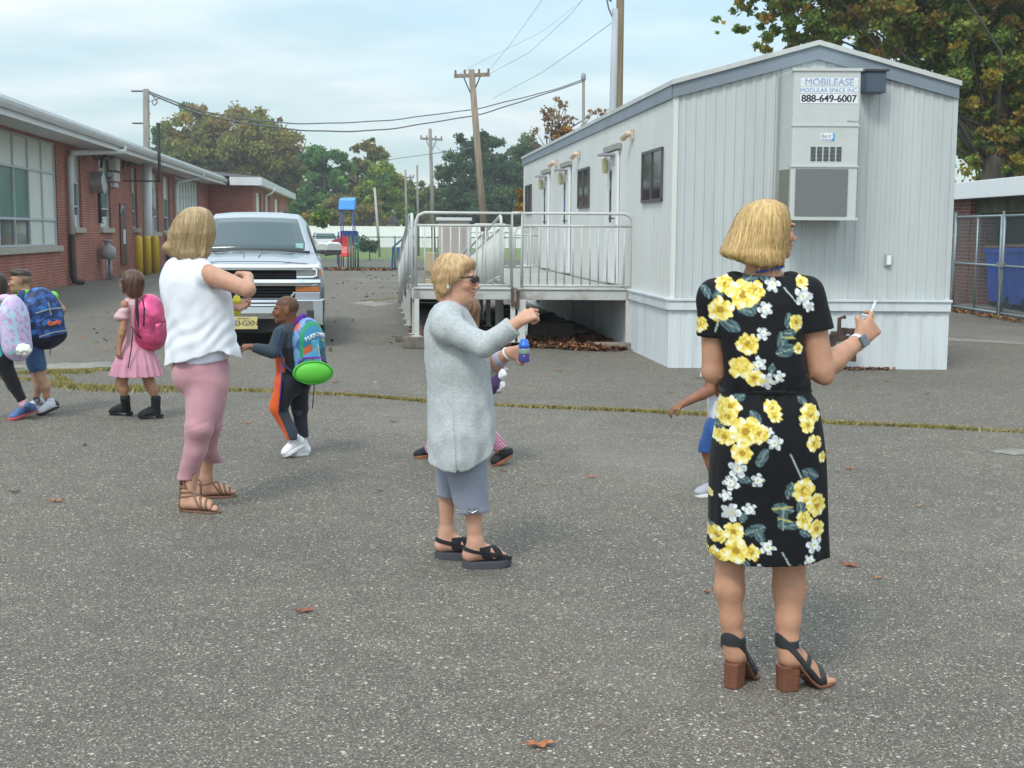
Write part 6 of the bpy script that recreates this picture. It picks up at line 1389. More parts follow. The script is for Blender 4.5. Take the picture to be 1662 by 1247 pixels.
def straps(pers, footargs, slabs, mt, name='strap', grow=0.005, h=0.0035, parent=None, zmax=None):
    """bands that hug the foot: the foot swelled by grow, kept only near the slabs (point, normal, half width)"""
    o = Ops()
    for fa in footargs:
        if fa[0] == 'foot': pers.foot(*fa[1:], o=o, grow=grow)
        else: o.cap(fa[1], fa[2], fa[3]+grow, fa[4]+grow, k=0.02)
    sl = [(A3(p), A3(V3(n).normalized()), w_) for p, n, w_ in slabs]
    def fn(x, y, z):
        d = None
        for p, n, w_ in sl:
            q = np.abs((x-p[0])*n[0]+(y-p[1])*n[1]+(z-p[2])*n[2])-w_; d = q if d is None else np.minimum(d, q)
        return d
    lo, hi = o.bounds(); o.l.append((fn, None, None, 0.002, 'i'))
    if zmax: o.cutplane((0, 0, zmax), (0, 0, 1))
    V, F = o.mesh(h, lo, hi); return meshobj(name, V, F, mt, parent or pers.root)
def footbase(heel, toe, back=0.0):
    heel, toe = V3(heel), V3(toe); d = toe-heel; d.z = 0; L = d.length; d.normalize(); return heel, d, d.cross(V3((0, 0, 1))), L
def sole_mesh(pers, heel, toe, w, z0f, th, mt, name='sole', parent=None, n=18, over=0.008):
    """foot shaped slab; z0f(t) the underside height along the foot"""
    hl, d, r, L = footbase(heel, toe); a = MB(); rings = []
    for t in np.linspace(-0.03, 1.03, n):
        wd_ = w*(0.72+0.30*math.sin(min(max(t, 0), 1)*math.pi*0.9)+0.12*math.exp(-((t-0.72)/0.2)**2)); e_ = min(1, max(0.12, math.sqrt(max(0.0, 1-((t-0.5)/0.535)**2))*1.35)); wd_ = wd_*min(1, e_)+over
        p = hl+d*L*t; z = z0f(min(max(t, 0), 1))
        rings.append([p-r*wd_+V3((0, 0, z)), p+r*wd_+V3((0, 0, z)), p+r*wd_+V3((0, 0, z+th)), p-r*wd_+V3((0, 0, z+th))])
    a.loft(rings); return a.build(name, mt, parent or pers.root, bevel=0.003)
def shoe(pers, heel, toe, ankle, w, mt, solemt, lift=0.0, high=0.0, name='shoe', tongue=None, sth=0.022, h=0.005, colf=None):
    """closed shoe; lift tips the heel up"""
    hl, d, r, L = footbase(heel, toe); up = V3((0, 0, 1)); ank = V3(ankle)
    f2 = (d*L-up*lift).normalized(); hz = hl+up*lift; n2 = r.cross(f2)
    o = Ops(); q = w
    o.cap(hz+f2*L*0.14+n2*0.035, ank+up*high, q*0.95, q*(1.02 if high > 0.03 else 0.80), k=0.02); o.cap(hz+f2*L*0.14+n2*0.035, hz+f2*L*0.72+n2*0.032, q*0.92, q*0.80, k=0.02, flat=(r, 1.08)); o.cap(hz+f2*L*0.45+n2*0.055, hz+f2*L*0.80+n2*0.032, q*0.72, q*0.70, k=0.02, flat=(r, 1.2)); o.ell(hz+f2*L*0.86+n2*0.028, (q*0.95, q*1.0, q*0.62), [r, f2, n2], k=0.02)
    o.cutplane(hz+n2*(0.006), -n2); o.cutplane(ank+up*(high+0.02), (ank-(hz+f2*L*0.2)).normalized() if high > 0.05 else up)
    V, F = o.mesh(h); pers.fields.append(o.last); so = meshobj(name, V, F, mt, pers.root, col=colf(V) if colf else None)
    a = MB(); rings = []
    for t in np.linspace(-0.02, 1.04, 14):
        wd_ = q*(0.80+0.22*math.sin(min(max(t, 0), 1)*math.pi*0.9)+0.14*math.exp(-((t-0.74)/0.2)**2))*min(1, max(0.25, math.sqrt(max(0, 1-((t-0.5)/0.545)**2))*1.5))+0.005
        p = hz+f2*L*t; rings.append([p-r*wd_+n2*0.0, p+r*wd_+n2*0.0, p+r*wd_+n2*sth, p-r*wd_+n2*sth])
    a.loft(rings); a.build('sole', solemt, so, bevel=0.004)
    return so, (hz, f2, r, n2, L)

SK_A = (0.52, 0.285, 0.195); SK_W3 = (0.50, 0.265, 0.17); SK_W2 = (0.56, 0.31, 0.215); SK_TAN = (0.40, 0.205, 0.125); SK_DK = (0.20, 0.085, 0.045)
M_blk_leather = mat('black_leather', (0.022, 0.024, 0.028), 0.45, bump=0.1, bscale=200)
M_heel = mat('stacked_heel', (0.17, 0.065, 0.035), 0.5, var=0.25, vscale=60, stretch=(0.3, 0.3, 3), bump=0.2, bscale=120)
M_bkstrap = fabric('black_webbing', (0.02, 0.02, 0.024)); M_white_sole = mat('white_sole', (0.75, 0.75, 0.76), 0.6)

# ================= woman in the black floral dress
b_ = G(1232, 1112); p = Person(b_.y, b_, 'woman with blonde bob in black dress with yellow flowers seen from behind'); J = p.J
p.head(J(1247, 375, 0.01), (0.95, 0.30, 0.04), 0.200, neck=J(1238, 446, 0.0), nr=0.054)
fr_, ff_, fu_ = p.hf
o = p.o
o.cap(J(1195, 470), J(1285, 470), 0.055, 0.055, k=0.03); o.cap(J(1240, 525), J(1240, 640), 0.09, 0.10, k=0.04); o.cap(J(1222, 690), J(1268, 690), 0.10, 0.10, k=0.04)
shR, elR, wrR = J(1311, 484, 0), J(1332, 600, -0.02), J(1394, 554, 0.13)
p.o.cap(shR, elR, 0.050, 0.045, k=0.02); p.o.cap(elR, elR.lerp(wrR, 0.3), 0.041, 0.043, k=0.012); p.o.cap(elR.lerp(wrR, 0.3), wrR, 0.043, 0.026, k=0.015)
o.ell(J(1340, 614, -0.03), (0.026, 0.026, 0.024), k=0.02)
hd = (J(1424, 522, 0.17)-wrR); p.hand(wrR, hd, V3((-0.10, 1.0, 0.12)), L=0.172, curl=((0.45, 0.7, 0.95, 1.1), (0.8, 1.1, 1.2, 1.2), (0.3, 0.8, 0.9, 0.9)), thumb=1, tc=0.9)
tipW = (p.tips[0]+p.tips[4])/2
shL, elL, wrL = J(1158, 486, 0), J(1158, 603, 0.02), J(1205, 575, 0.26)
p.arm(shL, elL, wrL, 0.044, 0.040, 0.026); p.hand(wrL, V3((0.5, 0.6, 0.3)), V3((0.6, 0.3, -0.6)), L=0.165, curl=(0.5, 0.6, 0.4), thumb=-1)
anL, anR = J(1186, 1043, 0.0), J(1281, 1047, 0.0)
hlL, toL, hlR, toR = p.g(1187, 1117), p.g(1219, 1100)+V3((0.0, 0.03, 0)), p.g(1269, 1121), p.g(1336, 1110)
toL = hlL+(toL-hlL).normalized()*0.19; toR = hlR+(toR-hlR).normalized()*0.21
anL = hlL+V3((0.005, 0.02, 0.155)); anR = hlR+V3((0.018, 0.02, 0.155))
p.o.cap(J(1212, 700), J(1185, 895), 0.08, 0.055, k=0.02); p.o.cap(J(1272, 700), J(1280, 895), 0.08, 0.060, k=0.02)
for kn, mid, an, r0, r1, r2 in ((J(1184.5, 900), J(1184, 955, -0.012), anL, 0.054, 0.051, 0.031), (J(1280.5, 900), J(1281, 955, -0.012), anR, 0.060, 0.057, 0.034)):
    o.cap(kn, mid, r0, r1, k=0.02); o.cap(mid, mid.lerp(an, 0.55), r1, r1*0.74, k=0.02); o.cap(mid.lerp(an, 0.55), an, r1*0.74, r2, k=0.02)
HH = 0.085
p.foot(hlL, toL, anL, hh=HH, w=0.038, toes=-1); p.foot(hlR, toR, anR, hh=HH, w=0.040, toes=1)
for f_ in (toL, toR): p.fine.append((np.array(f_)-0.09, np.array(f_)+0.09))
p.brow = np.array([0.25, 0.15, 0.07])
p.body(SK_W3)
# sandals: block heel, wedge sole, crossing straps
for hl, to, an in ((hlL, toL, anL), (hlR, toR, anR)):
    _, d, r, L = footbase(hl, to)
    zf = lambda t: (HH+0.004)*max(0.0, 1-max(0, (t-0.22))/0.42)**1.3 if t > 0.22 else HH+0.004
    a = MB(); zt = HH+0.008
    a.loft([[hl+d*(L*0.10+x*k_)+r*y*k_+V3((0, 0, z)) for x, y in ((-0.032, -0.026), (-0.036, 0), (-0.032, 0.026), (0.022, 0.033), (0.034, 0.03), (0.034, -0.03), (0.022, -0.033))] for z, k_ in ((0.0, 0.93), (0.03, 0.96), (zt, 1.06))])
    sh_ = sole_mesh(p, hl, to, 0.036, zf, 0.012, M_heel, name='sandal')
    a.build('heel', M_heel, sh_, bevel=0.004)
    fa = [('foot', hl, to, an, HH, 0.038 if hl is hlL else 0.040), ('cap', an, an+V3((0, 0, 0.06)), 0.035, 0.037)]
    up = V3((0, 0, 1)); st = [(an+up*0.015, up, 0.013)]
    st.append((hl+d*L*0.30+up*(HH*0.62+0.05), (d*0.75+up*0.66), 0.011)); st.append((hl+d*L*0.36+up*(0.085), (d*0.7-up*0.72), 0.011)); st.append((hl+d*L*0.77+up*0.03, (d*0.97+r*0.25+up*0.1), 0.013))
    straps(p, fa, st, M_blk_leather, parent=sh_, h=0.003, grow=0.004)
    a = MB(); q = an+d*0.02+r*0.038+up*0.012; a.box(q.x-0.008, q.x+0.008, q.y-0.004, q.y+0.004, q.z-0.012, q.z+0.012); a.build('buckle', M_galv, sh_)
# dress
FL = [('Y', 1183, 463, 16), ('Y', 1208, 478.5, 24), ('Y', 1228, 473, 17), ('Y', 1173, 504, 20), ('Y', 1142, 529, 13), ('Y', 1309, 458, 11), ('Y', 1294, 524, 13), ('Y', 1297, 566, 9), ('Y', 1213, 558, 18), ('Y', 1203, 596, 19), ('Y', 1222, 613, 14), ('Y', 1186, 662, 17), ('Y', 1183, 678, 15), ('Y', 1250, 660, 13), ('Y', 1254, 673, 11), ('Y', 1314, 672, 19), ('Y', 1309, 689, 13), ('Y', 1208, 699, 24), ('Y', 1178, 711, 14), ('Y', 1228, 701, 16), ('Y', 1202, 733, 17), ('Y', 1320, 718, 14), ('Y', 1336, 742, 9), ('Y', 1154, 807, 9), ('Y', 1300, 792, 20), ('Y', 1324, 818, 19), ('Y', 1301, 840, 15), ('Y', 1324, 857, 16), ('Y', 1189, 862, 16), ('Y', 1167, 871, 14), ('Y', 1193, 892, 21), ('Y', 1217, 893, 14), ('Y', 1167, 906, 14),
      ('W', 1257, 463, 13), ('W', 1242, 502, 13), ('W', 1309, 482, 17), ('W', 1319, 499, 9), ('W', 1238, 541, 11), ('W', 1230, 590, 12), ('W', 1243, 618, 13), ('W', 1262, 611, 10), ('W', 1168, 593, 8), ('W', 1252, 715, 13), ('W', 1243, 697, 9), ('W', 1195, 759, 15), ('W', 1185, 783, 13), ('W', 1226, 776, 12), ('W', 1178, 805, 10), ('W', 1185, 831, 16), ('W', 1213, 823, 11), ('W', 1242, 884, 13), ('W', 1320, 882, 15), ('W', 1311, 906, 10), ('W', 1228, 919, 9),
      ('T', 1222, 451, 15), ('T', 1245, 448, 13), ('T', 1171, 478, 11), ('T', 1188, 529, 14), ('T', 1223, 493, 13), ('T', 1212, 505, 13), ('T', 1280, 520, 11), ('T', 1282, 541, 10), ('T', 1269, 556, 15), ('T', 1275, 569, 15), ('T', 1152, 475, 10), ('T', 1198, 647, 11), ('T', 1223, 675, 11), ('T', 1174, 692, 9), ('T', 1302, 650, 9), ('T', 1233, 739, 14), ('T', 1312, 766, 14), ('T', 1277, 792, 12), ('T', 1266, 822, 15), ('T', 1266, 840, 14), ('T', 1281, 848, 12), ('T', 1296, 822, 12), ('T', 1222, 857, 15), ('T', 1230, 868, 12), ('T', 1154, 862, 10), ('T', 1207, 914, 13), ('T', 1289, 921, 10), ('T', 1303, 862, 10), ('T', 1204, 836, 9), ('T', 1205, 775, 10), ('T', 1250, 600, 9)]
def flowers(V):
    n = len(V); C = np.tile(np.array([0.0075, 0.0078, 0.010]), (n, 1)); q = nz3(V[:, 0], V[:, 1], V[:, 2], 0.012, 2); q2 = nz3(V[:, 0], V[:, 1], V[:, 2], 0.006, 5)
    front = V[:, 1] > 0.06
    X = np.where(front, -V[:, 0]+0.03, V[:, 0]); Z = V[:, 2]
    for typ in 'TWY':
        for i, (t, px, py, rp) in enumerate(FL):
            if t != typ: continue
            c = J(px, py, -0.12 if typ else 0); R_ = rp/470.0*0.99; dx_, dz_ = X-c.x, Z-c.z; rr = np.sqrt(dx_**2+dz_**2); m_ = rr < R_*1.4
            if not m_.any(): continue
            th = np.arctan2(dz_[m_], dx_[m_]); rr = rr[m_]/R_; ph = i*1.7; qq = q[m_]; qs = q2[m_]
            if t == 'Y':
                edge = 0.80+0.20*np.abs(np.cos(2.5*th+ph))**0.6+0.05*np.cos(9*th+ph*2)+0.10*qq+0.10*qs; ins = rr < edge
                pet = np.clip(0.5+0.42*np.sin(rr*7.5+1.3*np.abs(np.cos(2.5*th+ph))*2+qq*2.2)+0.25*qs, 0, 1); base = np.array([[0.74, 0.52, 0.03]])*(1-pet[:, None])+np.array([[0.88, 0.78, 0.33]])*pet[:, None]
                base = np.where(((rr < 0.28)&(qs > -0.3))[:, None], np.array([[0.42, 0.26, 0.03]]), base); base = np.where((pet < 0.06)[:, None], base*0.8, base)
                base = np.where(((rr > 0.55) & (np.cos(5*th+ph) > 0.55) & (qq > 0))[:, None], np.array([[0.86, 0.84, 0.66]]), base)
            elif t == 'W':
                edge = 0.34+0.66*np.abs(np.cos(2.5*th+ph))**0.6+0.10*qq+0.10*qs; ins = rr < edge
                v_ = 0.72+0.2*np.sin(rr*7+qq*3); base = np.stack([v_*0.92, v_*0.97, v_*0.97], 1); base = np.where((rr < 0.17)[:, None], np.array([[0.65, 0.55, 0.12]]), base); base = np.where((np.abs(np.sin(2.5*th+ph)) < 0.12)[:, None]&(rr > 0.2)[:, None], base*0.8, base)
            else:
                u_ = np.cos(th-ph)*rr; w2 = np.sin(th-ph)*rr; ins = ((u_/1.15)**2+(w2/(0.62+0.1*qq))**2 < 1); v_ = 0.55+0.45*np.sin(w2*9+u_*5+qq*2)
                base = np.array([[0.028, 0.06, 0.075]])*(1-v_[:, None])+np.array([[0.11, 0.18, 0.19]])*v_[:, None]; base = np.where((np.abs(w2) < 0.05)[:, None], np.array([[0.3, 0.34, 0.3]]), base)
            I = np.nonzero(m_)[0][ins]; C[I] = base[ins]
    # thin pale stems
    for (x0, y0, x1, y1, cc) in ((1276, 468, 1296, 492, 0), (1278, 734, 1296, 772, 0), (1250, 822, 1280, 818, 1), (1266, 893, 1280, 918, 0), (1270, 548, 1292, 549, 1), (1166, 540, 1172, 520, 0), (1258, 837, 1280, 842, 1)):
        a_ = J(x0, y0, -0.12); b2 = J(x1, y1, -0.12); ax, az, bx, bz = a_.x, a_.z, b2.x, b2.z; t_ = np.clip(((X-ax)*(bx-ax)+(Z-az)*(bz-az))/((bx-ax)**2+(bz-az)**2), 0, 1); dd = np.sqrt((X-ax-t_*(bx-ax))**2+(Z-az-t_*(bz-az))**2)
        C[dd < 0.0028] = (0.45, 0.45, 0.12) if cc else (0.35, 0.42, 0.36)
    return C
M_dress = fabric('floral_crepe', attr='Col', rough=0.75, var=0.04, bump=0.1, sheen=0.03)
o = Ops()
o.loft(p.rows([(922, 1148, 1341, 0.165), (900, 1147, 1343, 0.168), (860, 1149, 1341, 0.17), (800, 1150, 1339, 0.17), (740, 1154, 1338, 0.175), (700, 1160, 1334, 0.175), (660, 1164, 1327, 0.16), (640, 1168, 1318, 0.145), (630, 1172, 1312, 0.138), (618, 1170, 1312, 0.145)]), sm=7, pw=2.3, foldn=9, folda=0.004, foldz=p.J(0, 700).z)
o.loft(p.rows([(634, 1171, 1312, 0.136), (620, 1168, 1311, 0.145), (602, 1169, 1309, 0.15), (575, 1166, 1305, 0.145), (545, 1162, 1302, 0.135), (515, 1158, 1306, 0.125), (490, 1158, 1310, 0.115), (472, 1166, 1308, 0.10), (458, 1180, 1296, 0.085), (447, 1196, 1282, 0.07)]), k=0.006, sm=9, pw=2.3)
o.cap(J(1188, 462), J(1156, 487), 0.045, 0.052, k=0.03); o.cap(J(1286, 461), J(1310, 484), 0.045, 0.054, k=0.03)
sd_ = (elR-shR).normalized(); o.cap(shR-sd_*0.02, shR+sd_*0.135, 0.060, 0.068, k=0.02); sl_d = (elL-shL).normalized(); o.cap(shL-sl_d*0.02, shL+sl_d*0.135, 0.052, 0.060, k=0.02)
def cutcap(o, a_, dirn, rad=0.1, ln=0.2):
    """opens a sleeve end: removes a short cylinder region beyond point a_"""
    dv = A3(dirn); aa = A3(a_)
    def fn(x, y, z):
        qx, qy, qz = x-aa[0], y-aa[1], z-aa[2]; t = qx*dv[0]+qy*dv[1]+qz*dv[2]; rr = np.sqrt(np.maximum(qx*qx+qy*qy+qz*qz-t*t, 0))
        return np.maximum(np.maximum(-t, t-ln), rr-rad)
    lo = np.minimum(aa, aa+dv*ln)-rad; hi = np.maximum(aa, aa+dv*ln)+rad
    o.l.append((fn, lo, hi, 0.004, 's'))
cutcap(o, shR+sd_*0.115, sd_, 0.085, 0.16); cutcap(o, shL+sl_d*0.125, sl_d, 0.072, 0.14)
o.cap(J(1240, 419, 0.0), J(1240, 396, 0.0), 0.066, 0.075, k=0.004, mode='s', flat=((1, 0, 0), 1.3))
o.hem(p.zx([(1140, 909), (1180, 917), (1240, 921), (1300, 920), (1348, 915)], -0.155))
o.disp(lambda x, y, z: 0.0035*nz3(x*1.5, y*1.5, z*0.8, 0.07, 3)+0.0025*np.sin(x*140+3*np.sin(z*9))*np.exp(-((z-J(0, 628).z)/0.05)**2))
dr_ = p.cloth('dress', o, M_dress, h=0.0042, colf=flowers)
a = MB(); ring = [J(1172, 631, 0)+V3((0, 0, 0))]
cB = (J(1172, 631)+J(1312, 631))/2; rx = (J(1312, 631).x-J(1172, 631).x)/2
a.tube([cB+V3((math.cos(t)*(rx+0.002), math.sin(t)*0.139, 0.004*math.sin(3*t))) for t in np.linspace(0, 2*math.pi, 48)[:-1]], 0.009, 6, closed=True); a.build('waist_cord', fabric('black_cord', (0.006, 0.006, 0.008)), dr_, smooth=True)
# slit flap at the right of the hem
a = MB(); a.loft([[J(x+dx_, y, dy) for x, dx_, dy in ((1336, 0, -0.02), (1336, 0.3 + (y-850)*0.13, 0.01), (1336, -1, 0.05))] for y in (840, 865, 885, 898)]); a.build('hem_flap', fabric('black_crepe', (0.008, 0.008, 0.010)), dr_)
# bob hair
def hrows(L): return p.rows(L)
o = Ops(); hy = 0.015
o.loft(p.rows([(437, 1190, 1268, 0.085, hy-0.02), (425, 1183, 1271, 0.10, hy-0.02), (412, 1171, 1274, 0.115, hy-0.01), (402, 1172, 1276, 0.118, hy), (390, 1178, 1278, 0.118, hy), (375, 1186, 1279, 0.115, hy), (360, 1192, 1279.5, 0.11, hy), (346, 1199, 1279, 0.10, hy), (336, 1208, 1275, 0.085, hy), (329, 1220, 1268, 0.062, hy), (325.5, 1234, 1260, 0.04, hy)]), sm=9, capr=0.02)
# bottom edge rises to the left tip; hair is open at the face side
pl0 = J(1225, 430); pl1 = J(1168, 410.5); dd = (pl1-pl0).normalized(); nn = V3((-dd.z, 0, dd.x)); nn = nn if nn.z < 0 else -nn
o.cutplane(pl0, nn, 0.004); pl2 = J(1272, 427); d3 = (pl2-pl0).normalized(); n3 = V3((-d3.z, 0, d3.x)); n3 = n3 if n3.z < 0 else -n3; o.cutplane(pl0, n3, 0.004)
o.ell(J(1288, 400, 0.17), (0.075, 0.12, 0.13), k=0.01, mode='s')
p.hair(o, (0.80, 0.58, 0.27), (0.40, 0.235, 0.08), h=0.0032, freq=62, strand=0.0014, capit=True, strands=5200, slen=0.095)
# watch, lanyard, bubble wand
fd = (wrR-elR).normalized(); wc = wrR-fd*0.012
o = Ops(); o.cap(elR.lerp(wrR, 0.3), wrR, 0.043+0.005, 0.026+0.005, k=0); lo, hi = o.bounds()
fdA = A3(fd); wcA = A3(wc); o.l.append((lambda x, y, z: np.abs((x-wcA[0])*fdA[0]+(y-wcA[1])*fdA[1]+(z-wcA[2])*fdA[2])-0.009, None, None, 0.001, 'i'))
V, F = o.mesh(0.003, lo, hi); wt = meshobj('watch_band', V, F, mat('white_band', (0.75, 0.75, 0.75), 0.5)); wt.name = 'wristwatch'; wt.data.materials[0] = mat('white_band', (0.75, 0.75, 0.75), 0.5)
wt.location = p.base; tag(wt, 'white banded wristwatch with grey square face on the right wrist', 'watch')
nf = V3((0.25, -0.88, 0.1)); nf = (nf-fd*nf.dot(fd)).normalized(); sd2 = fd.cross(nf)
a = MB(); cpt = wc+nf*0.034
a.loft([[cpt+fd*x*k_+sd2*y*k_+nf*z for x, y in ((-0.018, -0.021), (0.018, -0.021), (0.018, 0.021), (-0.018, 0.021))] for z, k_ in ((-0.008, 1), (0.002, 1.0), (0.005, 0.9))]); a.build('watch_face', mat('watch_grey', (0.12, 0.15, 0.19), 0.25), wt, bevel=0.003)
o = Ops(); cN = J(1240, 438, 0.0); a = MB(); a.tube([cN+V3((0.066*math.cos(t), 0.07*math.sin(t), -0.0+0.012*math.cos(t))) for t in np.linspace(-2.2, 0.9, 14)]+[J(1268, 470, 0.13), J(1258, 560, 0.16)], 0.004, 6); tag(a.build('lanyard', mat('blue_ribbon', (0.02, 0.07, 0.4), 0.6), None), 'blue lanyard around the neck under the blonde bob', 'lanyard').location = p.base
tipW = (p.tips[0]*0.6+p.tips[4]*0.4) if False else tipW; wd0 = tipW*0.35+J(1419, 514, 0.17)*0.65; a = MB(); tw = J(1420.5, 491, 0.175); a.tube([tipW, wd0, tw], [0.005, 0.0048, 0.0045], 8); ww = a.build('bubble_wand', mat('white_plastic', (0.8, 0.82, 0.85), 0.4), None, smooth=True)
a = MB(); a.cyl(tw, tw+V3((0, 0, 0.006)), 0.0055, n=10); a.build('tip', bpy.data.materials['white_plastic'], ww)
ww.location = p.base; tag(ww, 'white bubble wand held up in the raised right hand', 'bubble wand')
W3 = p

# ================= older woman in the grey tunic
b_ = G(762, 917); p = Person(b_.y, b_, 'older woman with short blonde hair, sunglasses and long grey top holding bubbles', 0.95); J = p.J
hc_ = J(741, 452, 0.0); p.head(hc_, (0.965, -0.26, -0.06), 0.222, neck=J(733, 500, 0.0), nr=0.056, smile=0.03, fat=0.0)
o = p.o
o.cap(J(728, 515, -0.13), J(728, 515, 0.13), 0.055, 0.055, k=0.03); o.cap(J(732, 570), J(742, 680), 0.10, 0.11, k=0.04); o.ell(p.at(0, 0.10, -0.45), (0.04, 0.05, 0.025), list(p.hf), k=0.03)
shR, elR, wrR = J(725, 529, -0.17), J(788, 562, -0.26), J(842, 522, -0.27)
p.arm(shR, elR, wrR, 0.045, 0.038, 0.026); p.hand(wrR, J(868, 508, -0.27)-wrR, V3((0.15, 0.75, -0.65)), L=0.15, curl=((0.9, 1.15, 1.3, 1.35), (1.1, 1.3, 1.4, 1.4), 0.7), thumb=1, tc=0.8)
tipR = (p.tips[0]+p.tips[4])/2
shL, elL, wrL = J(728, 529, 0.17), J(790, 598, 0.16), J(826, 573, 0.05)
p.arm(shL, elL, wrL, 0.048, 0.042, 0.027); p.hand(wrL, J(848, 571, 0.02)-wrL, V3((0.35, -0.85, 0.0)), L=0.155, curl=((0.55, 0.6, 0.7, 0.8), (0.75, 0.8, 0.8, 0.8), 0.6), thumb=1, tc=0.5)
wrL2 = wrL
hlN, toN, hlF, toF = p.g(753, 922), p.g(828, 918), p.g(708, 905), p.g(760, 903)
toN = hlN+(toN-hlN).normalized()*0.225; toF = hlF+V3(((toF-hlF).normalized().x, -0.1, 0)).normalized()*0.225
anN = hlN+V3((0.055, 0.0, 0.095)); anF = hlF+V3((0.05, 0.0, 0.095))
p.leg(J(750, 720, -0.06), V3((anN.x-0.010, anN.y, 0.43)), anN, rt=0.07, rk=0.048, rc=0.047, ra=0.034, back=(-0.6, 0, 0)); p.leg(J(742, 720, 0.09), V3((anF.x+0.012, anF.y, 0.43)), anF, rt=0.07, rk=0.044, rc=0.042, ra=0.032, back=(-0.5, 0, 0))
lift = V3((0, 0, 0.032))
p.foot(hlN+lift, toN+lift, anN+lift*0.3, w=0.040, toes=1); p.foot(hlF+lift, toF+lift, anF+lift*0.3, w=0.040, toes=-1)
for f_ in (toN,): p.fine.append((np.array(f_)-0.08, np.array(f_)+0.08))
p.brow = np.array([0.3, 0.18, 0.1]); p.body(SK_W2)
M_spsole = mat('grey_sole', (0.055, 0.055, 0.065), 0.7, var=0.2); M_spstrap = fabric('black_strap', (0.018, 0.018, 0.022))
for hl, to, an in ((hlN, toN, anN), (hlF, toF, anF)):
    _, d, r, L = footbase(hl, to); up = V3((0, 0, 1))
    so_ = sole_mesh(p, hl, to, 0.040, lambda t: 0.0 if t < 0.8 else (t-0.8)*0.06, 0.034, M_spsole, name='sandal', over=0.008)
    fa = [('foot', hl+lift, to+lift, an+lift*0.3, 0.0, 0.040)]
    straps(p, fa, [(hl+up*0.098, (up*0.93+d*0.22), 0.010)], M_spstrap, parent=so_, h=0.0035, grow=0.005, zmax=0.125)
    straps(p, fa, [(hl+d*L*0.60+up*0.06, (d*0.75+up*0.15+r*0.62), 0.016), (hl+d*L*0.62+up*0.06, (d*0.75+up*0.15-r*0.62), 0.016)], M_spstrap, parent=so_, h=0.0035, grow=0.005, zmax=0.108)
# cropped trousers
M_tr = fabric('grey_linen', (0.25, 0.27, 0.34), var=0.07, vs_=60)
o = Ops()
def leg_cloth(o, hip, hemc, r0, r1, k=0.02, flat=1.0): o.cap(hip, hemc, r0, r1, k=k)
hemN, hemF = J(766.5, 826, -0.02), J(729, 808, 0.05)
hemN.y = anN.y; hemF.y = anF.y
o.cap(J(752, 705, -0.06), hemN, 0.12, 0.078, k=0.03); o.cap(J(742, 705, 0.08), hemF, 0.115, 0.066, k=0.01)
o.cap(hemN, hemN+V3((0, 0, -0.12)), 0.078, 0.07); o.cap(hemF, hemF+V3((0, 0, -0.12)), 0.066, 0.066)
zN, zF = J(766, 832.5, -0.1).z, J(729, 814).z; xs = (hemN.x+hemF.x)/2
o.l.append((lambda x, y, z: np.where(x > xs-0.01, zN-z, zF-z), None, None, 0.003, 'i')); o.disp(wrinkle(0.006, 0.05, 0.09, 2))
tr_ = p.cloth('trousers', o, M_tr)
a = MB()
for px in (762, 773): q = J(px, 816, 0)+V3((0, -0.0, 0)); q.y = hemN.y-0.080; a.lathe([(0.002, -0.006), (0.010, -0.004), (0.010, 0.004), (0.002, 0.006)], q, 12)
a.tube([V3((J(760, 815).x, hemN.y-0.084, J(0, 814).z)), V3((J(768, 815).x, hemN.y-0.086, J(0, 818).z)), V3((J(776, 815).x, hemN.y-0.084, J(0, 814).z))], 0.004, 6); a.build('hem_ring', mat('pewter', (0.4, 0.4, 0.42), 0.3, metal=0.8), tr_)
# long heather tunic
M_tun = fabric('heather_knit', (0.45, 0.475, 0.485), rough=0.9, var=0.15, vs_=60, bump=0.4, bs=260, stretch=(1, 1, 2.2))
o = Ops()
o.loft(p.rows([(764, 697, 800, 0.225), (752, 694, 803, 0.225), (730, 694, 805, 0.225), (700, 694, 804, 0.22), (660, 694, 801, 0.205), (637, 694, 799, 0.19), (600, 691, 797, 0.18), (575, 688, 794, 0.175), (550, 687, 786, 0.17), (530, 689, 776, 0.165), (514, 693, 767, 0.15), (503, 698, 761, 0.125), (494, 706, 753, 0.09)]), pw=2.25, sm=9, foldn=7, folda=0.007, foldz=J(0, 600).z)
o.cap(J(728, 517, -0.14), J(728, 517, 0.14), 0.066, 0.066, k=0.03); o.cap(J(727, 517, -0.10), shR, 0.06, 0.064, k=0.04); o.cap(J(727, 517, 0.10), shL, 0.06, 0.062, k=0.04)
cR = elR.lerp(wrR, 0.86); o.cap(shR, elR, 0.064, 0.053, k=0.03); o.cap(elR, cR, 0.053, 0.045, k=0.015)
cL = elL.lerp(wrL, 0.45); o.cap(shL, elL, 0.062, 0.055, k=0.03); o.cap(elL, cL, 0.054, 0.046, k=0.02)
# hem sweeps up towards the front
hp0 = J(760, 761, -0.1); hp1 = J(806, 722, -0.1); dd = (hp1-hp0).normalized(); nn = V3((dd.z, 0, -dd.x)); nn = nn if nn.z < 0 else -nn
o.hem(p.zx([(685, 744), (700, 755), (722, 762), (745, 763), (762, 760), (780, 753), (793, 744), (803, 728), (810, 700)], -0.18))
dR = (wrR-elR).normalized(); cutcap(o, cR-dR*0.012, dR, 0.075, 0.1); dL = (wrL-elL).normalized(); cutcap(o, cL-dL*0.012, dL, 0.07, 0.09)
o.cap(J(737, 478), J(742, 460), 0.062, 0.07, k=0.004, mode='s', flat=((0, 1, 0), 1.15))
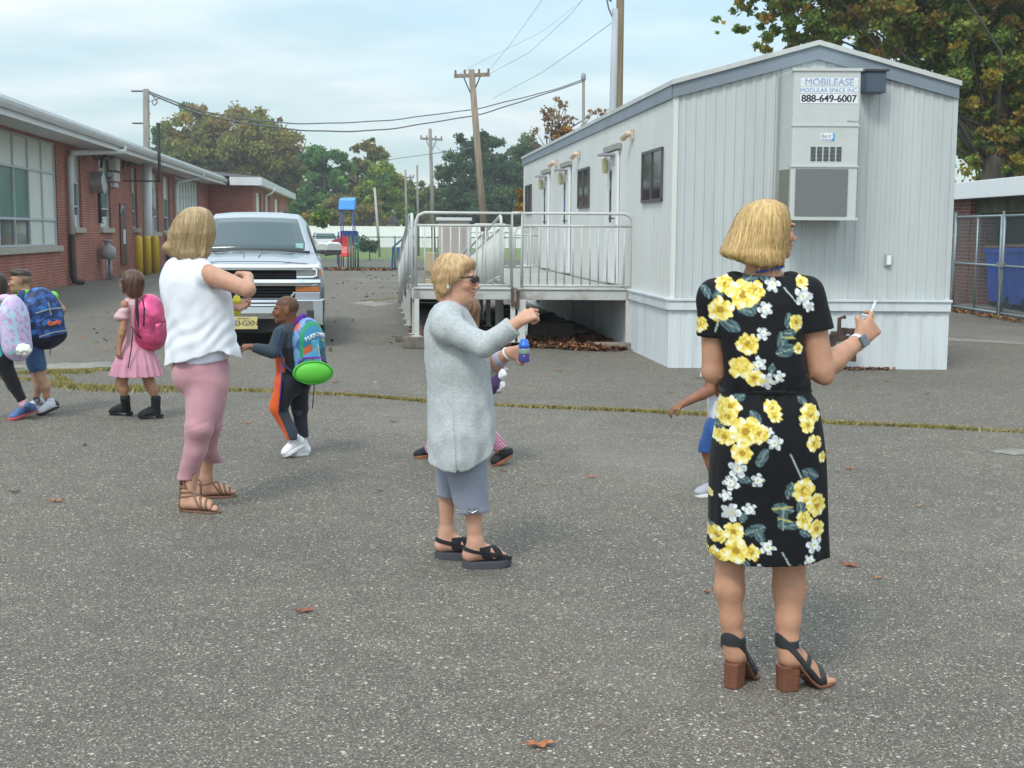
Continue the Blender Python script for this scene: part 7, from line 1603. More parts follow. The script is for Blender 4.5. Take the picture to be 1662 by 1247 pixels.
# centre pleat line and soft folds
xg = J(744, 700).x
o.disp(lambda x, y, z: 0.008*nz3(x, y, z*0.8, 0.055, 4)+0.0045*nz3(x*1.2, y, z, 0.024, 6)+np.where(y < 0, 0.010*np.exp(-((x-xg-0.012*np.sin(z*5))/0.008)**2)*np.clip((J(0, 600).z-z)/0.3, 0, 1), 0))
tu = p.cloth('tunic', o, M_tun, h=0.0048)
# lilac under cuff
o = Ops(); o.cap(cL-dL*0.02, cL+dL*0.035, 0.040, 0.037); V, F = o.mesh(0.005); meshobj('cuff', V, F, fabric('lilac_cuff', (0.42, 0.44, 0.6)), p.root)
# hair
o = Ops(); r, f, u = p.hf; H = p.hH; at = p.at
o.ell(at(0, -0.10, 0.16), (0.385*H, 0.43*H, 0.375*H), [r, f, u]); o.ell(at(0, -0.26, -0.03), (0.34*H, 0.24*H, 0.34*H), [r, f, u], k=0.04); o.ell(at(0, -0.27, -0.36), (0.22*H, 0.12*H, 0.17*H), [r, f, u], k=0.04); o.ell(at(0.05, 0.24, 0.34), (0.27*H, 0.15*H, 0.11*H), [r, f, u], k=0.04)
for sx in (-1, 1): o.ell(at(sx*0.35, 0.02, 0.10), (0.07*H, 0.17*H, 0.17*H), [r, f, u], k=0.03); o.ell(at(sx*0.33, -0.16, -0.14), (0.07*H, 0.13*H, 0.16*H), [r, f, u], k=0.03)
o.ell(at(0, 0.54, -0.12), (0.36*H, 0.38*H, 0.36*H), [r, f, u], k=0.02, mode='s'); o.cap(at(-0.5, 0.16, -0.24), at(0.5, 0.16, -0.24), 0.115*H*1.4, k=0.01, mode='s')
o.disp(lambda x, y, z: 0.004*nz3(x, y, z, 0.018, 3)+0.002*nz3(x, y, z, 0.007, 5))
p.hair(o, (0.74, 0.54, 0.30), (0.38, 0.21, 0.095), freq=46, strand=0.0014, strands=3800, slen=0.06)
# sunglasses
gl = empty('sunglasses', p.base, 0, 'dark framed sunglasses on the face of the older woman', 'glasses')
M_gf = mat('glasses_frame', (0.035, 0.018, 0.02), 0.3); M_gl = mat('glasses_lens', (0.03, 0.022, 0.035), 0.08, spec=0.8)
for sx in (-1, 1):
    a = MB(); ang = 0.35; pts = []
    for t in np.linspace(0, 2*math.pi, 18)[:-1]:
        x = sx*0.15+0.105*math.copysign(abs(math.cos(t))**0.7, math.cos(t)); z = 0.0+0.058*math.copysign(abs(math.sin(t))**0.7, math.sin(t)); pts.append(at(x, 0.475-0.35*max(0, abs(x)-0.05)**1.2, z))
    c_ = sum(pts, V3())/len(pts); a.prism(pts, f*0.004); a.build('lens', M_gl, gl); a = MB(); a.tube(pts, 0.0028, 6, closed=True); a.build('rim', M_gf, gl, smooth=True)
    a = MB(); a.tube([at(sx*0.27, 0.40, 0.05), at(sx*0.345, 0.2, 0.05), at(sx*0.365, -0.02, 0.04), at(sx*0.36, -0.12, -0.03)], 0.0035, 6); a.build('temple', M_gf, gl, smooth=True)
a = MB(); a.tube([at(-0.04, 0.475, 0.05), at(0, 0.485, 0.06), at(0.04, 0.475, 0.05)], 0.0028, 6); a.build('bridge', M_gf, gl)
a = MB(); a.lathe([(0.002, -0.012), (0.007, -0.006), (0.005, 0.008), (0.001, 0.012)], at(0.40, -0.05, -0.16), 8); tag(a.build('earring', mat('silver', (0.7, 0.7, 0.72), 0.25, metal=0.8), None), 'small silver earring on the ear of the older woman', 'earring').location = p.base
# bubble bottle, wand, bracelet watch
bc = J(850.5, 571, -0.03); a = MB(); bt_ = empty('bubble_bottle', p.base+bc, 0, 'small blue bubble bottle with bright blue neck in her left hand', 'bubble bottle')
a.lathe([(0.003, -0.052), (0.023, -0.050), (0.026, -0.044), (0.026, 0.012), (0.022, 0.022), (0.002, 0.024)], (0, 0, 0), 20); a.build('bottle', mat('purple_bottle', (0.09, 0.08, 0.33), 0.3), bt_, smooth=True)
a = MB(); a.lathe([(0.0262, -0.008), (0.0268, -0.006), (0.0268, 0.012), (0.0262, 0.014)], (0, 0, 0), 20); a.build('label', mat('label_green', (0.25, 0.38, 0.30), 0.5), bt_, smooth=True)
a = MB(); a.lathe([(0.024, 0.02), (0.026, 0.024), (0.026, 0.036), (0.019, 0.040), (0.019, 0.058), (0.015, 0.058), (0.015, 0.045), (0.001, 0.044)], (0, 0, 0), 20); a.build('neck', mat('cap_blue', (0.02, 0.16, 0.62), 0.35), bt_, smooth=True)
a = MB(); w0 = J(855, 524, -0.27); w1 = J(853.5, 544, -0.27); a.tube([w0+(w0-w1)*0.3, w0, w1], [0.005, 0.006, 0.006], 8); ww = a.build('bubble_wand', bpy.data.materials['white_plastic'], None, smooth=True); ww.location = p.base; tag(ww, 'white bubble wand hanging down from the fist above the blue bottle', 'bubble wand')
a = MB(); wd = (wrL-elL).normalized(); rr_, _, uu_ = frame(wd); a.tube([wrL-wd*0.006+rr_*0.03*math.cos(t)+uu_*0.028*math.sin(t) for t in np.linspace(0, 2*math.pi, 20)[:-1]], 0.006, 6, closed=True); ob = a.build('wristwatch', mat('white_band', (0.7, 0.7, 0.7), 0.4), None, smooth=True); ob.location = p.base; tag(ob, 'pale wristwatch on the older woman beside the blue bottle', 'watch')
W2 = p

# ================= woman in white sleeveless top and pink trousers
b_ = G(322, 824); p = Person(b_.y, b_, 'woman in white sleeveless shirt and pink trousers seen from behind'); J = p.J
p.head(J(314, 380, 0.0), (0.66, 0.74, -0.12), 0.222, neck=J(308, 428, 0.0), nr=0.056)
o = p.o
o.cap(J(285, 448, -0.0), J(335, 448, 0.0), 0.055, 0.055, k=0.03); o.cap(J(312, 490), J(325, 590), 0.11, 0.11, k=0.04)
shR, elR = J(338, 446, -0.13), J(402, 470, -0.20); wrR = J(403, 449, -0.02)
o.cap(shR, elR, 0.060, 0.042, k=0.02); o.cap(elR, wrR, 0.040, 0.028, k=0.02)
p.hand(wrR, J(392, 447, 0.12)-wrR, V3((-0.55, 0.1, -0.7)), L=0.165, curl=((0.9, 1.0, 1.0, 1.0), (1.1, 1.1, 1.1, 1.1), 0.7), thumb=1, tc=0.7)
shL, elL, wrL = J(278, 446, 0.06), J(330, 500, 0.30), J(376, 497, 0.26)
p.arm(shL, elL, wrL, 0.055, 0.043, 0.028); p.hand(wrL, V3((0.85, 0.2, 0.1)), V3((0.15, -0.4, 0.5)), L=0.16, curl=(0.8, 0.9, 0.6), thumb=1, tc=0.6)
hlN, toN, hlF, toF = p.g(293, 829), p.g(357, 833), p.g(323, 808), p.g(383, 806)
anN = hlN+V3((0.040, 0.0, 0.085)); anF = hlF+V3((0.04, 0.0, 0.085))
p.leg(J(332, 640, -0.04), J(328, 700, anN.y), anN, 0.07, rk=0.05, rc=0.048, ra=0.037, back=(-0.3, 0, 0)); p.leg(J(340, 640, 0.08), J(340, 700, anF.y*0.7), anF, 0.07, rk=0.05, rc=0.044, ra=0.037, back=(-0.3, 0, 0))
lf = V3((0, 0, 0.010)); p.foot(hlN+lf, toN+lf, anN, w=0.041, toes=1); p.foot(hlF+lf, toF+lf, anF, w=0.041, toes=-1)
p.body(SK_A, h=0.006, hf=0.0038)
M_gl_s = mat('tan_leather', (0.17, 0.09, 0.055), 0.5)
for hl, to, an in ((hlN, toN, anN), (hlF, toF, anF)):
    _, d, r, L = footbase(hl, to); up = V3((0, 0, 1)); so_ = sole_mesh(p, hl, to, 0.038, lambda t: 0.0, 0.012, M_gl_s, name='sandal', over=0.004)
    fa = [('foot', hl+lf, to+lf, an, 0.0, 0.041), ('cap', an, an+up*0.10, 0.037, 0.038)]
    st = [(an+up*0.055, up+d*0.15, 0.006), (an+up*0.030, up, 0.006), (an+up*0.005, up-d*0.1, 0.005), (hl+d*L*0.42+up*0.08, d*0.8+up*0.6, 0.006), (hl+d*L*0.58+up*0.06, d*0.85+up*0.35, 0.006), (hl+d*L*0.72+up*0.04, d*0.95+up*0.2, 0.006), (hl+d*L*0.84+up*0.03, d, 0.005), (hl+d*0.012, d*0.99, 0.006)]
    straps(p, fa, st, M_gl_s, parent=so_, h=0.0038, grow=0.0045)
M_pk = fabric('dusty_pink', (0.50, 0.265, 0.30), var=0.04, vs_=20)
o = Ops()
o.loft(p.rows([(650, 305, 364, 0.11), (632, 298, 368, 0.145), (612, 288, 371, 0.165), (596, 284, 371, 0.165), (575, 286, 366, 0.15), (555, 290, 360, 0.14)]), sm=7, pw=2.2)
o.ell(J(304, 610, -0.07), (0.085, 0.085, 0.10), k=0.04); o.ell(J(308, 610, 0.09), (0.085, 0.085, 0.10), k=0.04)
knN = J(329, 690, -0.05); knN.y = (anN.y-0.05)/1; hmN = J(309, 772); hmN.y = anN.y; knF = J(341, 688, 0.08); hmF = J(331, 762); hmF.y = anF.y
o.cap(J(336, 628, -0.05), knN, 0.118, 0.078, k=0.03); o.cap(knN, J(317, 730, (knN.y+hmN.y)/2), 0.075, 0.064, k=0.02); o.cap(J(318, 730, (knN.y+hmN.y)/2), hmN, 0.064, 0.050, k=0.02)
o.cap(J(342, 628, 0.08), knF, 0.105, 0.068, k=0.02); o.cap(knF, J(336, 725, (knF.y+hmF.y)/2), 0.068, 0.060, k=0.015); o.cap(J(336, 725, (knF.y+hmF.y)/2), hmF, 0.060, 0.047, k=0.015)
o.cap(hmN, hmN+V3((-0.008, 0, -0.04)), 0.050, 0.050, k=0.01); o.cap(hmF, hmF-V3((0, 0, 0.04)), 0.049, 0.049, k=0.01)
zN, zF = J(304, 774).z, J(331, 764).z; xs = J(320.5, 770).x
o.l.append((lambda x, y, z: np.where((x < xs), zN-z, zF-z), None, None, 0.003, 'i')); o.disp(lambda x, y, z: 0.0045*nz3(x, y, z*1.8, 0.05, 2)*np.clip((J(0, 600).z-z)*4, 0.3, 1)+0.003*np.exp(-((z-J(0, 680).z-0.35*(x-J(320, 0).x))/0.012)**2)*np.where(x < J(335, 0).x, 1, 0))
p.cloth('trousers', o, M_pk)
M_wh = fabric('white_voile', (0.74, 0.75, 0.80), var=0.03, vs_=30, bump=0.3)
o = Ops()
o.loft(p.rows([(600, 270, 388, 0.20), (590, 271, 389, 0.20), (570, 271, 387, 0.19), (556, 271, 385, 0.185), (535, 275, 381, 0.175), (510, 269, 379, 0.17), (480, 262, 374, 0.165), (455, 260.5, 361, 0.155), (440, 264, 352, 0.135), (430, 269, 346, 0.11), (422, 277, 340, 0.085), (414, 288, 330, 0.06)]), sm=9, pw=2.2, foldn=6, folda=0.007, foldz=J(0, 520).z)
o.cap(J(325, 436, -0.05), J(337, 447, -0.11), 0.06, 0.065, k=0.03)
# shirt tail: side notch and slanting hem
n0 = J(350, 571, -0.2); na = J(271, 594, -0.2); dd = (n0-na).normalized(); n1_ = V3((dd.z, 0, -dd.x)); n1_ = n1_ if n1_.z < 0 else -n1_
nb = J(391, 590, -0.2); d2_ = (nb-n0).normalized(); n2v = V3((d2_.z, 0, -d2_.x)); n2v = n2v if n2v.z < 0 else -n2v
A_, B_ = A3(n0), (A3(n1_), A3(n2v))
o.l.append((lambda x, y, z: np.where(x < A_[0], (x-A_[0])*B_[0][0]+(z-A_[2])*B_[0][2], (x-A_[0])*B_[1][0]+(z-A_[2])*B_[1][2])+0.0*y, None, None, 0.004, 'i'))
ad_ = (elR-shR).normalized(); cutcap(o, shR+ad_*0.005+V3((0.0, -0.01, 0)), V3((0.92, -0.35, 0.0)).normalized(), 0.085, 0.12)
o.cap(J(309, 425), J(312, 400), 0.062, 0.08, k=0.005, mode='s')
o.disp(lambda x, y, z: 0.008*nz3(x, y, z, 0.06, 8)+0.005*nz3(x*1.3, y, z*0.7, 0.022, 9)+0.006*np.sin((z-x*0.8)*70+2*np.sin(x*20))*np.exp(-((z-J(0, 540).z)/0.10)**2)*0.6)
tp = p.cloth('shirt', o, M_wh, h=0.0048)
o = Ops(); o.loft(p.rows([(588, 292, 369, 0.165), (575, 292, 371, 0.165), (560, 293, 370, 0.16)]), pw=2.2); o.cutplane(J(366, 585, -0.1), (0.15, 0, -1)); p.cloth('undershirt', o, fabric('white_cotton', (0.7, 0.71, 0.8)))
o = Ops()
o.loft(p.rows([(422, 283, 332, 0.075, -0.01), (412, 277, 340, 0.095, -0.01), (402, 273, 343, 0.105, 0), (392, 274, 346, 0.11, 0), (378, 274, 349, 0.12, 0), (362, 281, 348, 0.115, 0), (350, 288, 345, 0.10, 0), (342, 297, 340, 0.08, 0), (336, 307, 331, 0.045, 0)]), sm=9, capr=0.02)
r, f, u = p.hf; o.ell(p.at(0, 0.75, -0.2), (0.33*p.hH, 0.42*p.hH, 0.40*p.hH), [r, f, u], k=0.01, mode='s')
o.ell(J(274, 402, -0.02), (0.03, 0.045, 0.02), k=0.03)
o.disp(lambda x, y, z: 0.007*np.clip((J(0, 385).z-z)/0.1, 0, 1)*np.sin(np.arctan2(y, x-J(310, 0).x)*9)+0.003*nz3(x, y, z, 0.03, 5))
o.cutplane(J(285, 421), (-0.35, 0, -1), 0.01)
p.hair(o, (0.62, 0.46, 0.25), (0.28, 0.18, 0.085), freq=50, strand=0.0018, capit=True, strands=3600, slen=0.10)
# yellow bottle and wand
bc = J(384.5, 492, 0.27); bt_ = empty('bubble_bottle', p.base+bc, 0, 'small yellow bubble bottle held before the white shirt', 'bubble bottle')
a = MB(); a.lathe([(0.003, -0.075), (0.02, -0.07), (0.023, -0.06), (0.023, 0.0), (0.02, 0.01), (0.003, 0.012)], (0, 0, 0), 18); a.build('bottle', mat('yellow_plastic', (0.65, 0.55, 0.03), 0.35), bt_, smooth=True)
a = MB(); a.lathe([(0.024, 0.0), (0.028, 0.004), (0.028, 0.022), (0.019, 0.027), (0.019, 0.042), (0.002, 0.044)], (0, 0, 0), 18); a.build('neck', mat('yellow_cap', (0.75, 0.62, 0.02), 0.35), bt_, smooth=True)
w0 = J(383, 482, 0.27); a = MB(); a.tube([w0-V3((0, 0, 0.02)), J(384, 476, 0.27), J(390, 460, 0.2)], 0.005, 8); ww = a.build('bubble_wand', bpy.data.materials['white_plastic'], None, smooth=True); ww.location = p.base; tag(ww, 'white bubble wand above the yellow bottle', 'bubble wand')
W1 = p

# ================= backpacks
def backpack(P0, loc_, f, up, w, d, hgt, label, colf, mt, taper=0.8, pocket=True, h=0.006, pocket_col=None, pmat=None, straps_=None, smt=None):
    """soft bag; f points away from the wearer's back"""
    r, f, u = frame(f, up); root = empty('backpack', P0+loc_, 0, label, 'backpack')
    o = Ops()
    for z, k_ in ((-0.32, 1.0), (0.0, 0.98), (0.30, taper)): o.ell(u*(z*hgt), (w*0.5*k_, d*0.5*k_, hgt*0.30), [r, f, u], k=0.08)
    o.box(V3((0, 0, 0))-u*hgt*0.08, (w*0.48, d*0.40, hgt*0.42), [r, f, u], rd=0.07, k=0.04); o.ell(u*hgt*0.30, (w*0.42, d*0.36, hgt*0.20), [r, f, u], k=0.05)
    o.disp(lambda x, y, z: 0.005*nz3(x, y, z, 0.04, 3))
    V, F = o.mesh(h); q = V@np.array([list(r), list(f), list(u)]).T
    meshobj('bag', V, F, mt, root, col=colf(q) if colf else None)
    if pocket:
        o = Ops(); o.box(f*(d*0.40)-u*hgt*0.20, (w*0.38, d*0.16, hgt*0.22), [r, f, u], rd=0.03); o.disp(lambda x, y, z: 0.004*nz3(x, y, z, 0.035, 7)); V, F = o.mesh(h); q = V@np.array([list(r), list(f), list(u)]).T
        meshobj('pocket', V, F, pmat or mt, root, col=(pocket_col or colf)(q) if (pocket_col or colf) else None)
        a = MB(); a.tube([f*(d*0.555)-u*hgt*0.03+r*x*w+u*(0.02-0.25*x*x) for x in np.linspace(-0.33, 0.33, 9)], 0.004, 5); a.build('zip', M_blk_leather, root)
    a = MB(); a.tube([f*(-d*0.05)+u*hgt*0.48+r*x*w+u*(0.035-abs(x)*0.25) for x in np.linspace(-0.12, 0.12, 7)], 0.007, 6); a.build('grab_loop', smt or M_bkstrap, root, smooth=True)
    return root, (r, f, u)
def strap_on(P0, pts, name, mt, parent=None, w=0.018, th=0.004):
    """flat webbing through points"""
    a = MB(); a.tube([V3(q) for q in pts], 1.0, 8, flat=(w, th)); o = a.build(name, mt, parent, smooth=True); return o
def to_root(root, P0, pts): return [P0+V3(q)-root.location for q in pts]

# ================= boy with green lunch bag
b_ = G(484, 741); p = Person(b_.y, b_, 'boy with shaved head in dark tracksuit wearing a colourful backpack'); J = p.J; k = 230
p.head(J(464, 503, 0.0), (-0.985, -0.12, -0.02), 0.198, neck=J(474, 530, 0.02), nr=0.042, smile=0.05)
o = p.o; o.cap(J(466, 545), J(472, 610), 0.075, 0.08, k=0.03)
shL, elL, wrL = J(455, 541, -0.10), J(443, 573, -0.16), J(409, 563, -0.17)
p.arm(shL, elL, wrL, 0.035, 0.030, 0.021); p.hand(wrL, V3((-1, 0, 0.08)), V3((0.0, 0.2, -1)), L=0.125, curl=(0.75, 0.9, 0.7), thumb=1, tc=0.5)
shR, elR, wrR = J(492, 541, 0.12), J(500, 575, 0.20), J(480, 600, 0.25); p.arm(shR, elR, wrR, 0.035, 0.03, 0.021); p.hand(wrR, V3((-0.5, 0.3, -0.6)), V3((-1, 0, 0)), L=0.12)
knN, anN = J(452, 662, -0.06), J(474, 708, -0.05); knF, anF = J(487, 664, 0.05), J(491, 712, 0.06)
p.leg(J(468, 622, -0.06), knN, anN, 0.06, 0.04, 0.04, 0.028); p.leg(J(480, 622, 0.06), knF, anF, 0.06, 0.04, 0.04, 0.028)
p.brow = np.array([0.03, 0.02, 0.015])
def scalp(V, C):
    d = V-np.array(p.hc); r, f, u = [np.array(q) for q in p.hf]; y = d@f/p.hH; z = d@u/p.hH; x = d@r/p.hH; m_ = (z > 0.18-0.0*y) & (y < 0.36-0.2*np.maximum(0, z-0.3)) | ((z > -0.05) & (y < -0.12)&(z<0.3)); m_ &= (np.abs(x) < 0.5)
    C[m_] = C[m_]*0.42+np.array([0.018, 0.013, 0.010])
p.paint.append(scalp); p.body(SK_DK, h=0.006, hf=0.0036)
M_jk = fabric('charcoal_navy', (0.035, 0.05, 0.068)); M_jp = fabric('black_jersey', (0.016, 0.018, 0.024))
o = Ops(); o.cap(J(462, 541, -0.03), J(484, 541, 0.06), 0.065, 0.065); o.cap(J(466, 550), J(470, 618), 0.095, 0.10, k=0.04); o.cap(shL, elL, 0.048, 0.043, k=0.02); o.cap(elL, wrL, 0.043, 0.034, k=0.015); o.cap(shR, elR, 0.048, 0.043, k=0.02); o.cap(elR, wrR, 0.043, 0.034, k=0.015); o.cap(J(472, 530, 0.02), J(471, 534, 0.02), 0.052, 0.06, k=0.02)
dd = (wrL-elL).normalized(); cutcap(o, wrL-dd*0.008, dd, 0.06, 0.08); o.cap(J(473, 524, 0.02), J(470, 505, 0.02), 0.044, 0.06, k=0.004, mode='s'); o.disp(wrinkle(0.006, 0.03, 0.05, 1))
def jcol(V):
    C = np.tile(np.array([0.036, 0.052, 0.07]), (len(V), 1)); q = nz3(V[:, 0], V[:, 1], V[:, 2], 0.02, 4); xx = J(457, 0).x; m_ = (V[:, 0] < xx+0.006) & (V[:, 0] > -9) & (V[:, 2] < J(0, 576).z) & (V[:, 1] < 0.09); C[m_] = (0.62, 0.10, 0.02); m_ = (V[:, 0] > xx+0.006) & (V[:, 2] < J(0, 560).z) & (V[:, 1] < 0.2); C[m_] = (0.015, 0.013, 0.014); return C
p.cloth('jacket', o, fabric('jacket', attr='Col'), colf=jcol, h=0.005)
o = Ops(); o.cap(J(466, 620, -0.03), J(484, 620, 0.04), 0.095, 0.095); o.cap(J(466, 625, -0.05), knN, 0.085, 0.062, k=0.03); o.cap(knN, anN, 0.060, 0.042, k=0.02); o.cap(J(482, 625, 0.05), knF, 0.08, 0.058, k=0.02); o.cap(knF, anF+V3((0, 0, 0.02)), 0.056, 0.044, k=0.02); o.disp(wrinkle(0.007, 0.03, 0.05, 5)); o.cutplane(J(480, 711.5), (0, 0, -1))
def tcol(V):
    C = np.tile(np.array([0.017, 0.020, 0.028]), (len(V), 1)); front = np.zeros(len(V), bool); z = V[:, 2]; zk = J(0, 664).z
    xe = np.interp(z, [J(0, 712).z, zk, J(0, 612).z], [J(465.5, 0).x, J(446.5, 0).x, J(452, 0).x]); m_ = (V[:, 0] < xe) & (V[:, 1] < 0.06); C[m_] = (0.62, 0.10, 0.02); m2 = (z < zk) & (V[:, 1] < 0) & ~m_; C[m2] = (0.045, 0.055, 0.075); return C
p.cloth('trousers', o, fabric('track_trousers', attr='Col'), colf=tcol, h=0.005)
M_wsh = mat('white_shoe', (0.72, 0.72, 0.76), 0.5, var=0.04)
shoe(p, p.g(496, 738)+V3((0, -0.05, 0)), p.g(458, 744), anN+V3((0.02, 0, 0.0)), 0.036, M_wsh, M_white_sole, lift=0.085, h=0.0045)
shoe(p, p.g(500, 738)+V3((0.0, 0.0, 0)), p.g(476, 740)+V3((0.0, -0.02, 0)), anF, 0.034, M_wsh, M_white_sole, h=0.0045)
bf = V3((0.80, -0.55, 0)); bup = V3((-0.16, 0.0, 0.98))
def bcol(q):
    x, y, z = q[:, 0], q[:, 1], q[:, 2]; n = len(x); C = np.tile(np.array([0.02, 0.19, 0.30]), (n, 1)); a_ = nz3(x, y, z, 0.018, 2); b2 = nz3(x, y, z, 0.03, 6)
    fr = y > 0.02
    C[fr & (b2 > 0.05)] = (0.06, 0.40, 0.62); C[fr & (x > 0.0) & (z < 0.03)] = (0.10, 0.45, 0.72); C[fr & (x <= -0.01) & (z < 0.02)] = (0.02, 0.10, 0.16)
    m_ = fr & (a_ > 0.42); C[m_] = (0.62, 0.42, 0.05); m_ = fr & (a_ < -0.45) & (x > 0); C[m_] = (0.55, 0.13, 0.05); m_ = fr & (np.abs(x+0.01-0.15*z) < 0.006) & (z < 0.06); C[m_] = (0.6, 0.65, 0.5)
    m_ = fr & (z > 0.085); C[m_] = (0.03, 0.24, 0.42); m_ = (np.abs(y-0.045) < 0.008) & ~(z < -0.3); C[m_] = (0.02, 0.30, 0.12); sd_ = (y < 0.035); C[sd_] = np.where((a_[sd_] > 0.1)[:, None], np.array([[0.16, 0.30, 0.55]]), np.array([[0.05, 0.12, 0.3]])); C[sd_ & (b2 > 0.4)] = (0.5, 0.12, 0.1)
    return C
bl = J(502, 570, 0.02); bk, (r, f, u) = backpack(p.base, bl, bf, bup, 0.27, 0.15, 0.40, 'colourful turquoise child backpack with white lettering above a green lunch bag', bcol, mat('printed_nylon', (0.3, 0.3, 0.3), 0.4, attr='Col', coat=0.1), pocket=False, smt=mat('purple_webbing', (0.14, 0.02, 0.35), 0.7))
for i, (ch, x) in enumerate(zip('PLAY-TIME', np.linspace(-0.088, 0.088, 9))):
    zz = 0.118-2.2*x*x; pos = -r*x+f*(0.078-1.6*x*x)+u*(zz); rr_ = (-r-u*(4.4*x*0.8)-f*3.0*x).normalized(); uu_ = f.cross(rr_); uu_ = uu_ if uu_.dot(u) > 0 else -uu_
    text_obj('lettering', ch, 0.036, mat('white_print', (0.8, 0.82, 0.85), 0.5), bk, basis(pos, rr_, uu_, rr_.cross(uu_)), extrude=0.006, bold=0.0012)
a = MB(); pp = J(478, 522, 0.0); a.loft([[bk_+V3((0, 0, 0)) for bk_ in [V3((q[0], q[1], q[2]))+pp-bl for q in ((-0.06, 0.02, -0.02), (-0.02, -0.02, -0.03), (0.08, -0.02, 0.06), (0.06, 0.02, 0.065))]], [V3((q[0], q[1], q[2]))+pp-bl for q in ((-0.05, 0.04, -0.04), (0.0, 0.0, -0.05), (0.09, 0.0, 0.03), (0.07, 0.04, 0.03))]]); a.build('strap_pad', bpy.data.materials['purple_webbing'], bk, bevel=0.008)
M_pur = bpy.data.materials['purple_webbing']
a = strap_on(p.base, [q-bl for q in (J(455, 536, -0.14), J(452, 556, -0.16), J(460, 592, -0.13), J(474, 604, -0.1))], 'shoulder_strap', fabric('strap_blue', (0.03, 0.06, 0.16)), bk, 0.02, 0.006)
strap_on(p.base, [q-bl for q in (J(457, 590, -0.15), J(456, 630, -0.15), J(453.5, 664, -0.14))], 'loose_strap', M_pur, bk, 0.010, 0.004)
strap_on(p.base, [q-bl for q in (J(510, 600, -0.02), J(510, 630, -0.02), J(507, 663, -0.02))], 'loose_strap', M_pur, bk, 0.010, 0.004)
# plain green lunch bag hanging on the backpack
lb = J(508, 605, -0.10); lr = empty('lunch_bag', p.base+lb, 0, 'bright green oval lunch bag hanging below the colourful backpack', 'lunch bag')
fl = V3((0.25, -0.96, 0)); r2, f2, u2 = frame(fl, V3((-0.02, 0, 1))); o = Ops(); o.ell((0, 0, 0), (0.142, 0.06, 0.085), [r2, f2, u2]); o.disp(lambda x, y, z: 0.002*nz3(x, y, z, 0.03, 1)); V, F = o.mesh(0.005); meshobj('shell', V, F, mat('lime_vinyl', (0.10, 0.50, 0.04), 0.55), lr)
a = MB(); a.tube([r2*0.132*math.cos(t)+f2*0.03+u2*0.078*math.sin(t) for t in np.linspace(0, 2*math.pi, 40)[:-1]], 0.005, 6, closed=True); a.build('piping', mat('dark_green', (0.03, 0.25, 0.03), 0.5), lr, smooth=True)
a = MB(); a.tube([r2*(-0.10)+u2*0.06, r2*(-0.06)+u2*0.105-f2*0.0, r2*0.06+u2*0.105, r2*0.10+u2*0.06], 0.008, 6); a.build('handle', M_pur, lr, smooth=True)

# ================= girl in pink
b_ = G(226, 680); p = Person(b_.y, b_, 'girl in pink skirt, open shoulder top and black ankle boots'); J = p.J
p.head(J(212, 459, 0.0), (-0.94, 0.34, 0.0), 0.205, neck=J(216, 486), nr=0.040)
o = p.o; o.cap(J(214, 500), J(218, 550), 0.07, 0.07, k=0.03); o.cap(J(204, 494, -0.06), J(226, 494, 0.06), 0.035, k=0.02)
shL, elL, wrL = J(202, 494, -0.12), J(199, 535, -0.15), J(193.5, 565, -0.15); p.arm(shL, elL, wrL, 0.033, 0.028, 0.020); p.hand(wrL, V3((-0.15, -0.1, -1)), V3((0.5, 0.8, 0)), L=0.115, curl=(0.5, 0.6, 0.5), thumb=-1)
shR, elR, wrR = J(226, 494, 0.12), J(232, 530, 0.17), J(225, 560, 0.18); p.arm(shR, elR, wrR, 0.033, 0.028, 0.020); p.hand(wrR, V3((-0.15, 0, -1)), V3((0, -1, 0)), L=0.115)
anN, anF = J(202, 651, -0.04), J(252, 652, 0.0)
p.leg(J(205, 590, -0.05), J(197, 622, -0.05), anN, 0.062, 0.045, 0.043, 0.024, back=(1, 0, 0)); p.leg(J(232, 590, 0.05), J(243, 622, 0.02), anF, 0.062, 0.045, 0.043, 0.024, back=(1, 0, 0))
p.body(SK_TAN, h=0.006, hf=0.004)
M_pt = fabric('blush_knit', (0.60, 0.38, 0.41)); o = Ops(); o.loft(p.rows([(556, 203, 238, 0.085), (535, 202, 236, 0.085), (510, 200, 236, 0.09), (494, 200, 236, 0.09), (486, 206, 230, 0.065)]), sm=5); o.cap(J(199, 506, -0.13), J(197, 514, -0.13), 0.045, 0.062, k=0.02, flat=((0, 0, 1), 0.7)); o.cap(J(206, 488, -0.06), J(203, 503, -0.115), 0.02, 0.03, k=0.02); o.ell(J(200, 491, -0.15), (0.05, 0.05, 0.03), k=0.01, mode='s'); o.cap(J(216, 484), J(216, 470), 0.05, 0.05, k=0.004, mode='s'); o.disp(wrinkle(0.003, 0.03, 0.05, 1)); p.cloth('top', o, M_pt, h=0.005)
M_sk = mat('tulle_pink', (0.55, 0.25, 0.33), 0.8, var=0.12, vscale=40, stretch=(1, 1, 0.12), sheen=0.2); o = Ops(); o.loft(p.rows([(610, 180, 263, 0.20), (590, 185, 257, 0.18), (570, 193, 249, 0.14), (555, 202, 239, 0.095), (549, 204, 237, 0.088)]), sm=5, foldn=17, folda=0.010, foldz=J(0, 560).z); p.cloth('skirt', o, M_sk, h=0.005)
M_boot = mat('black_suede', (0.012, 0.012, 0.016), 0.8)
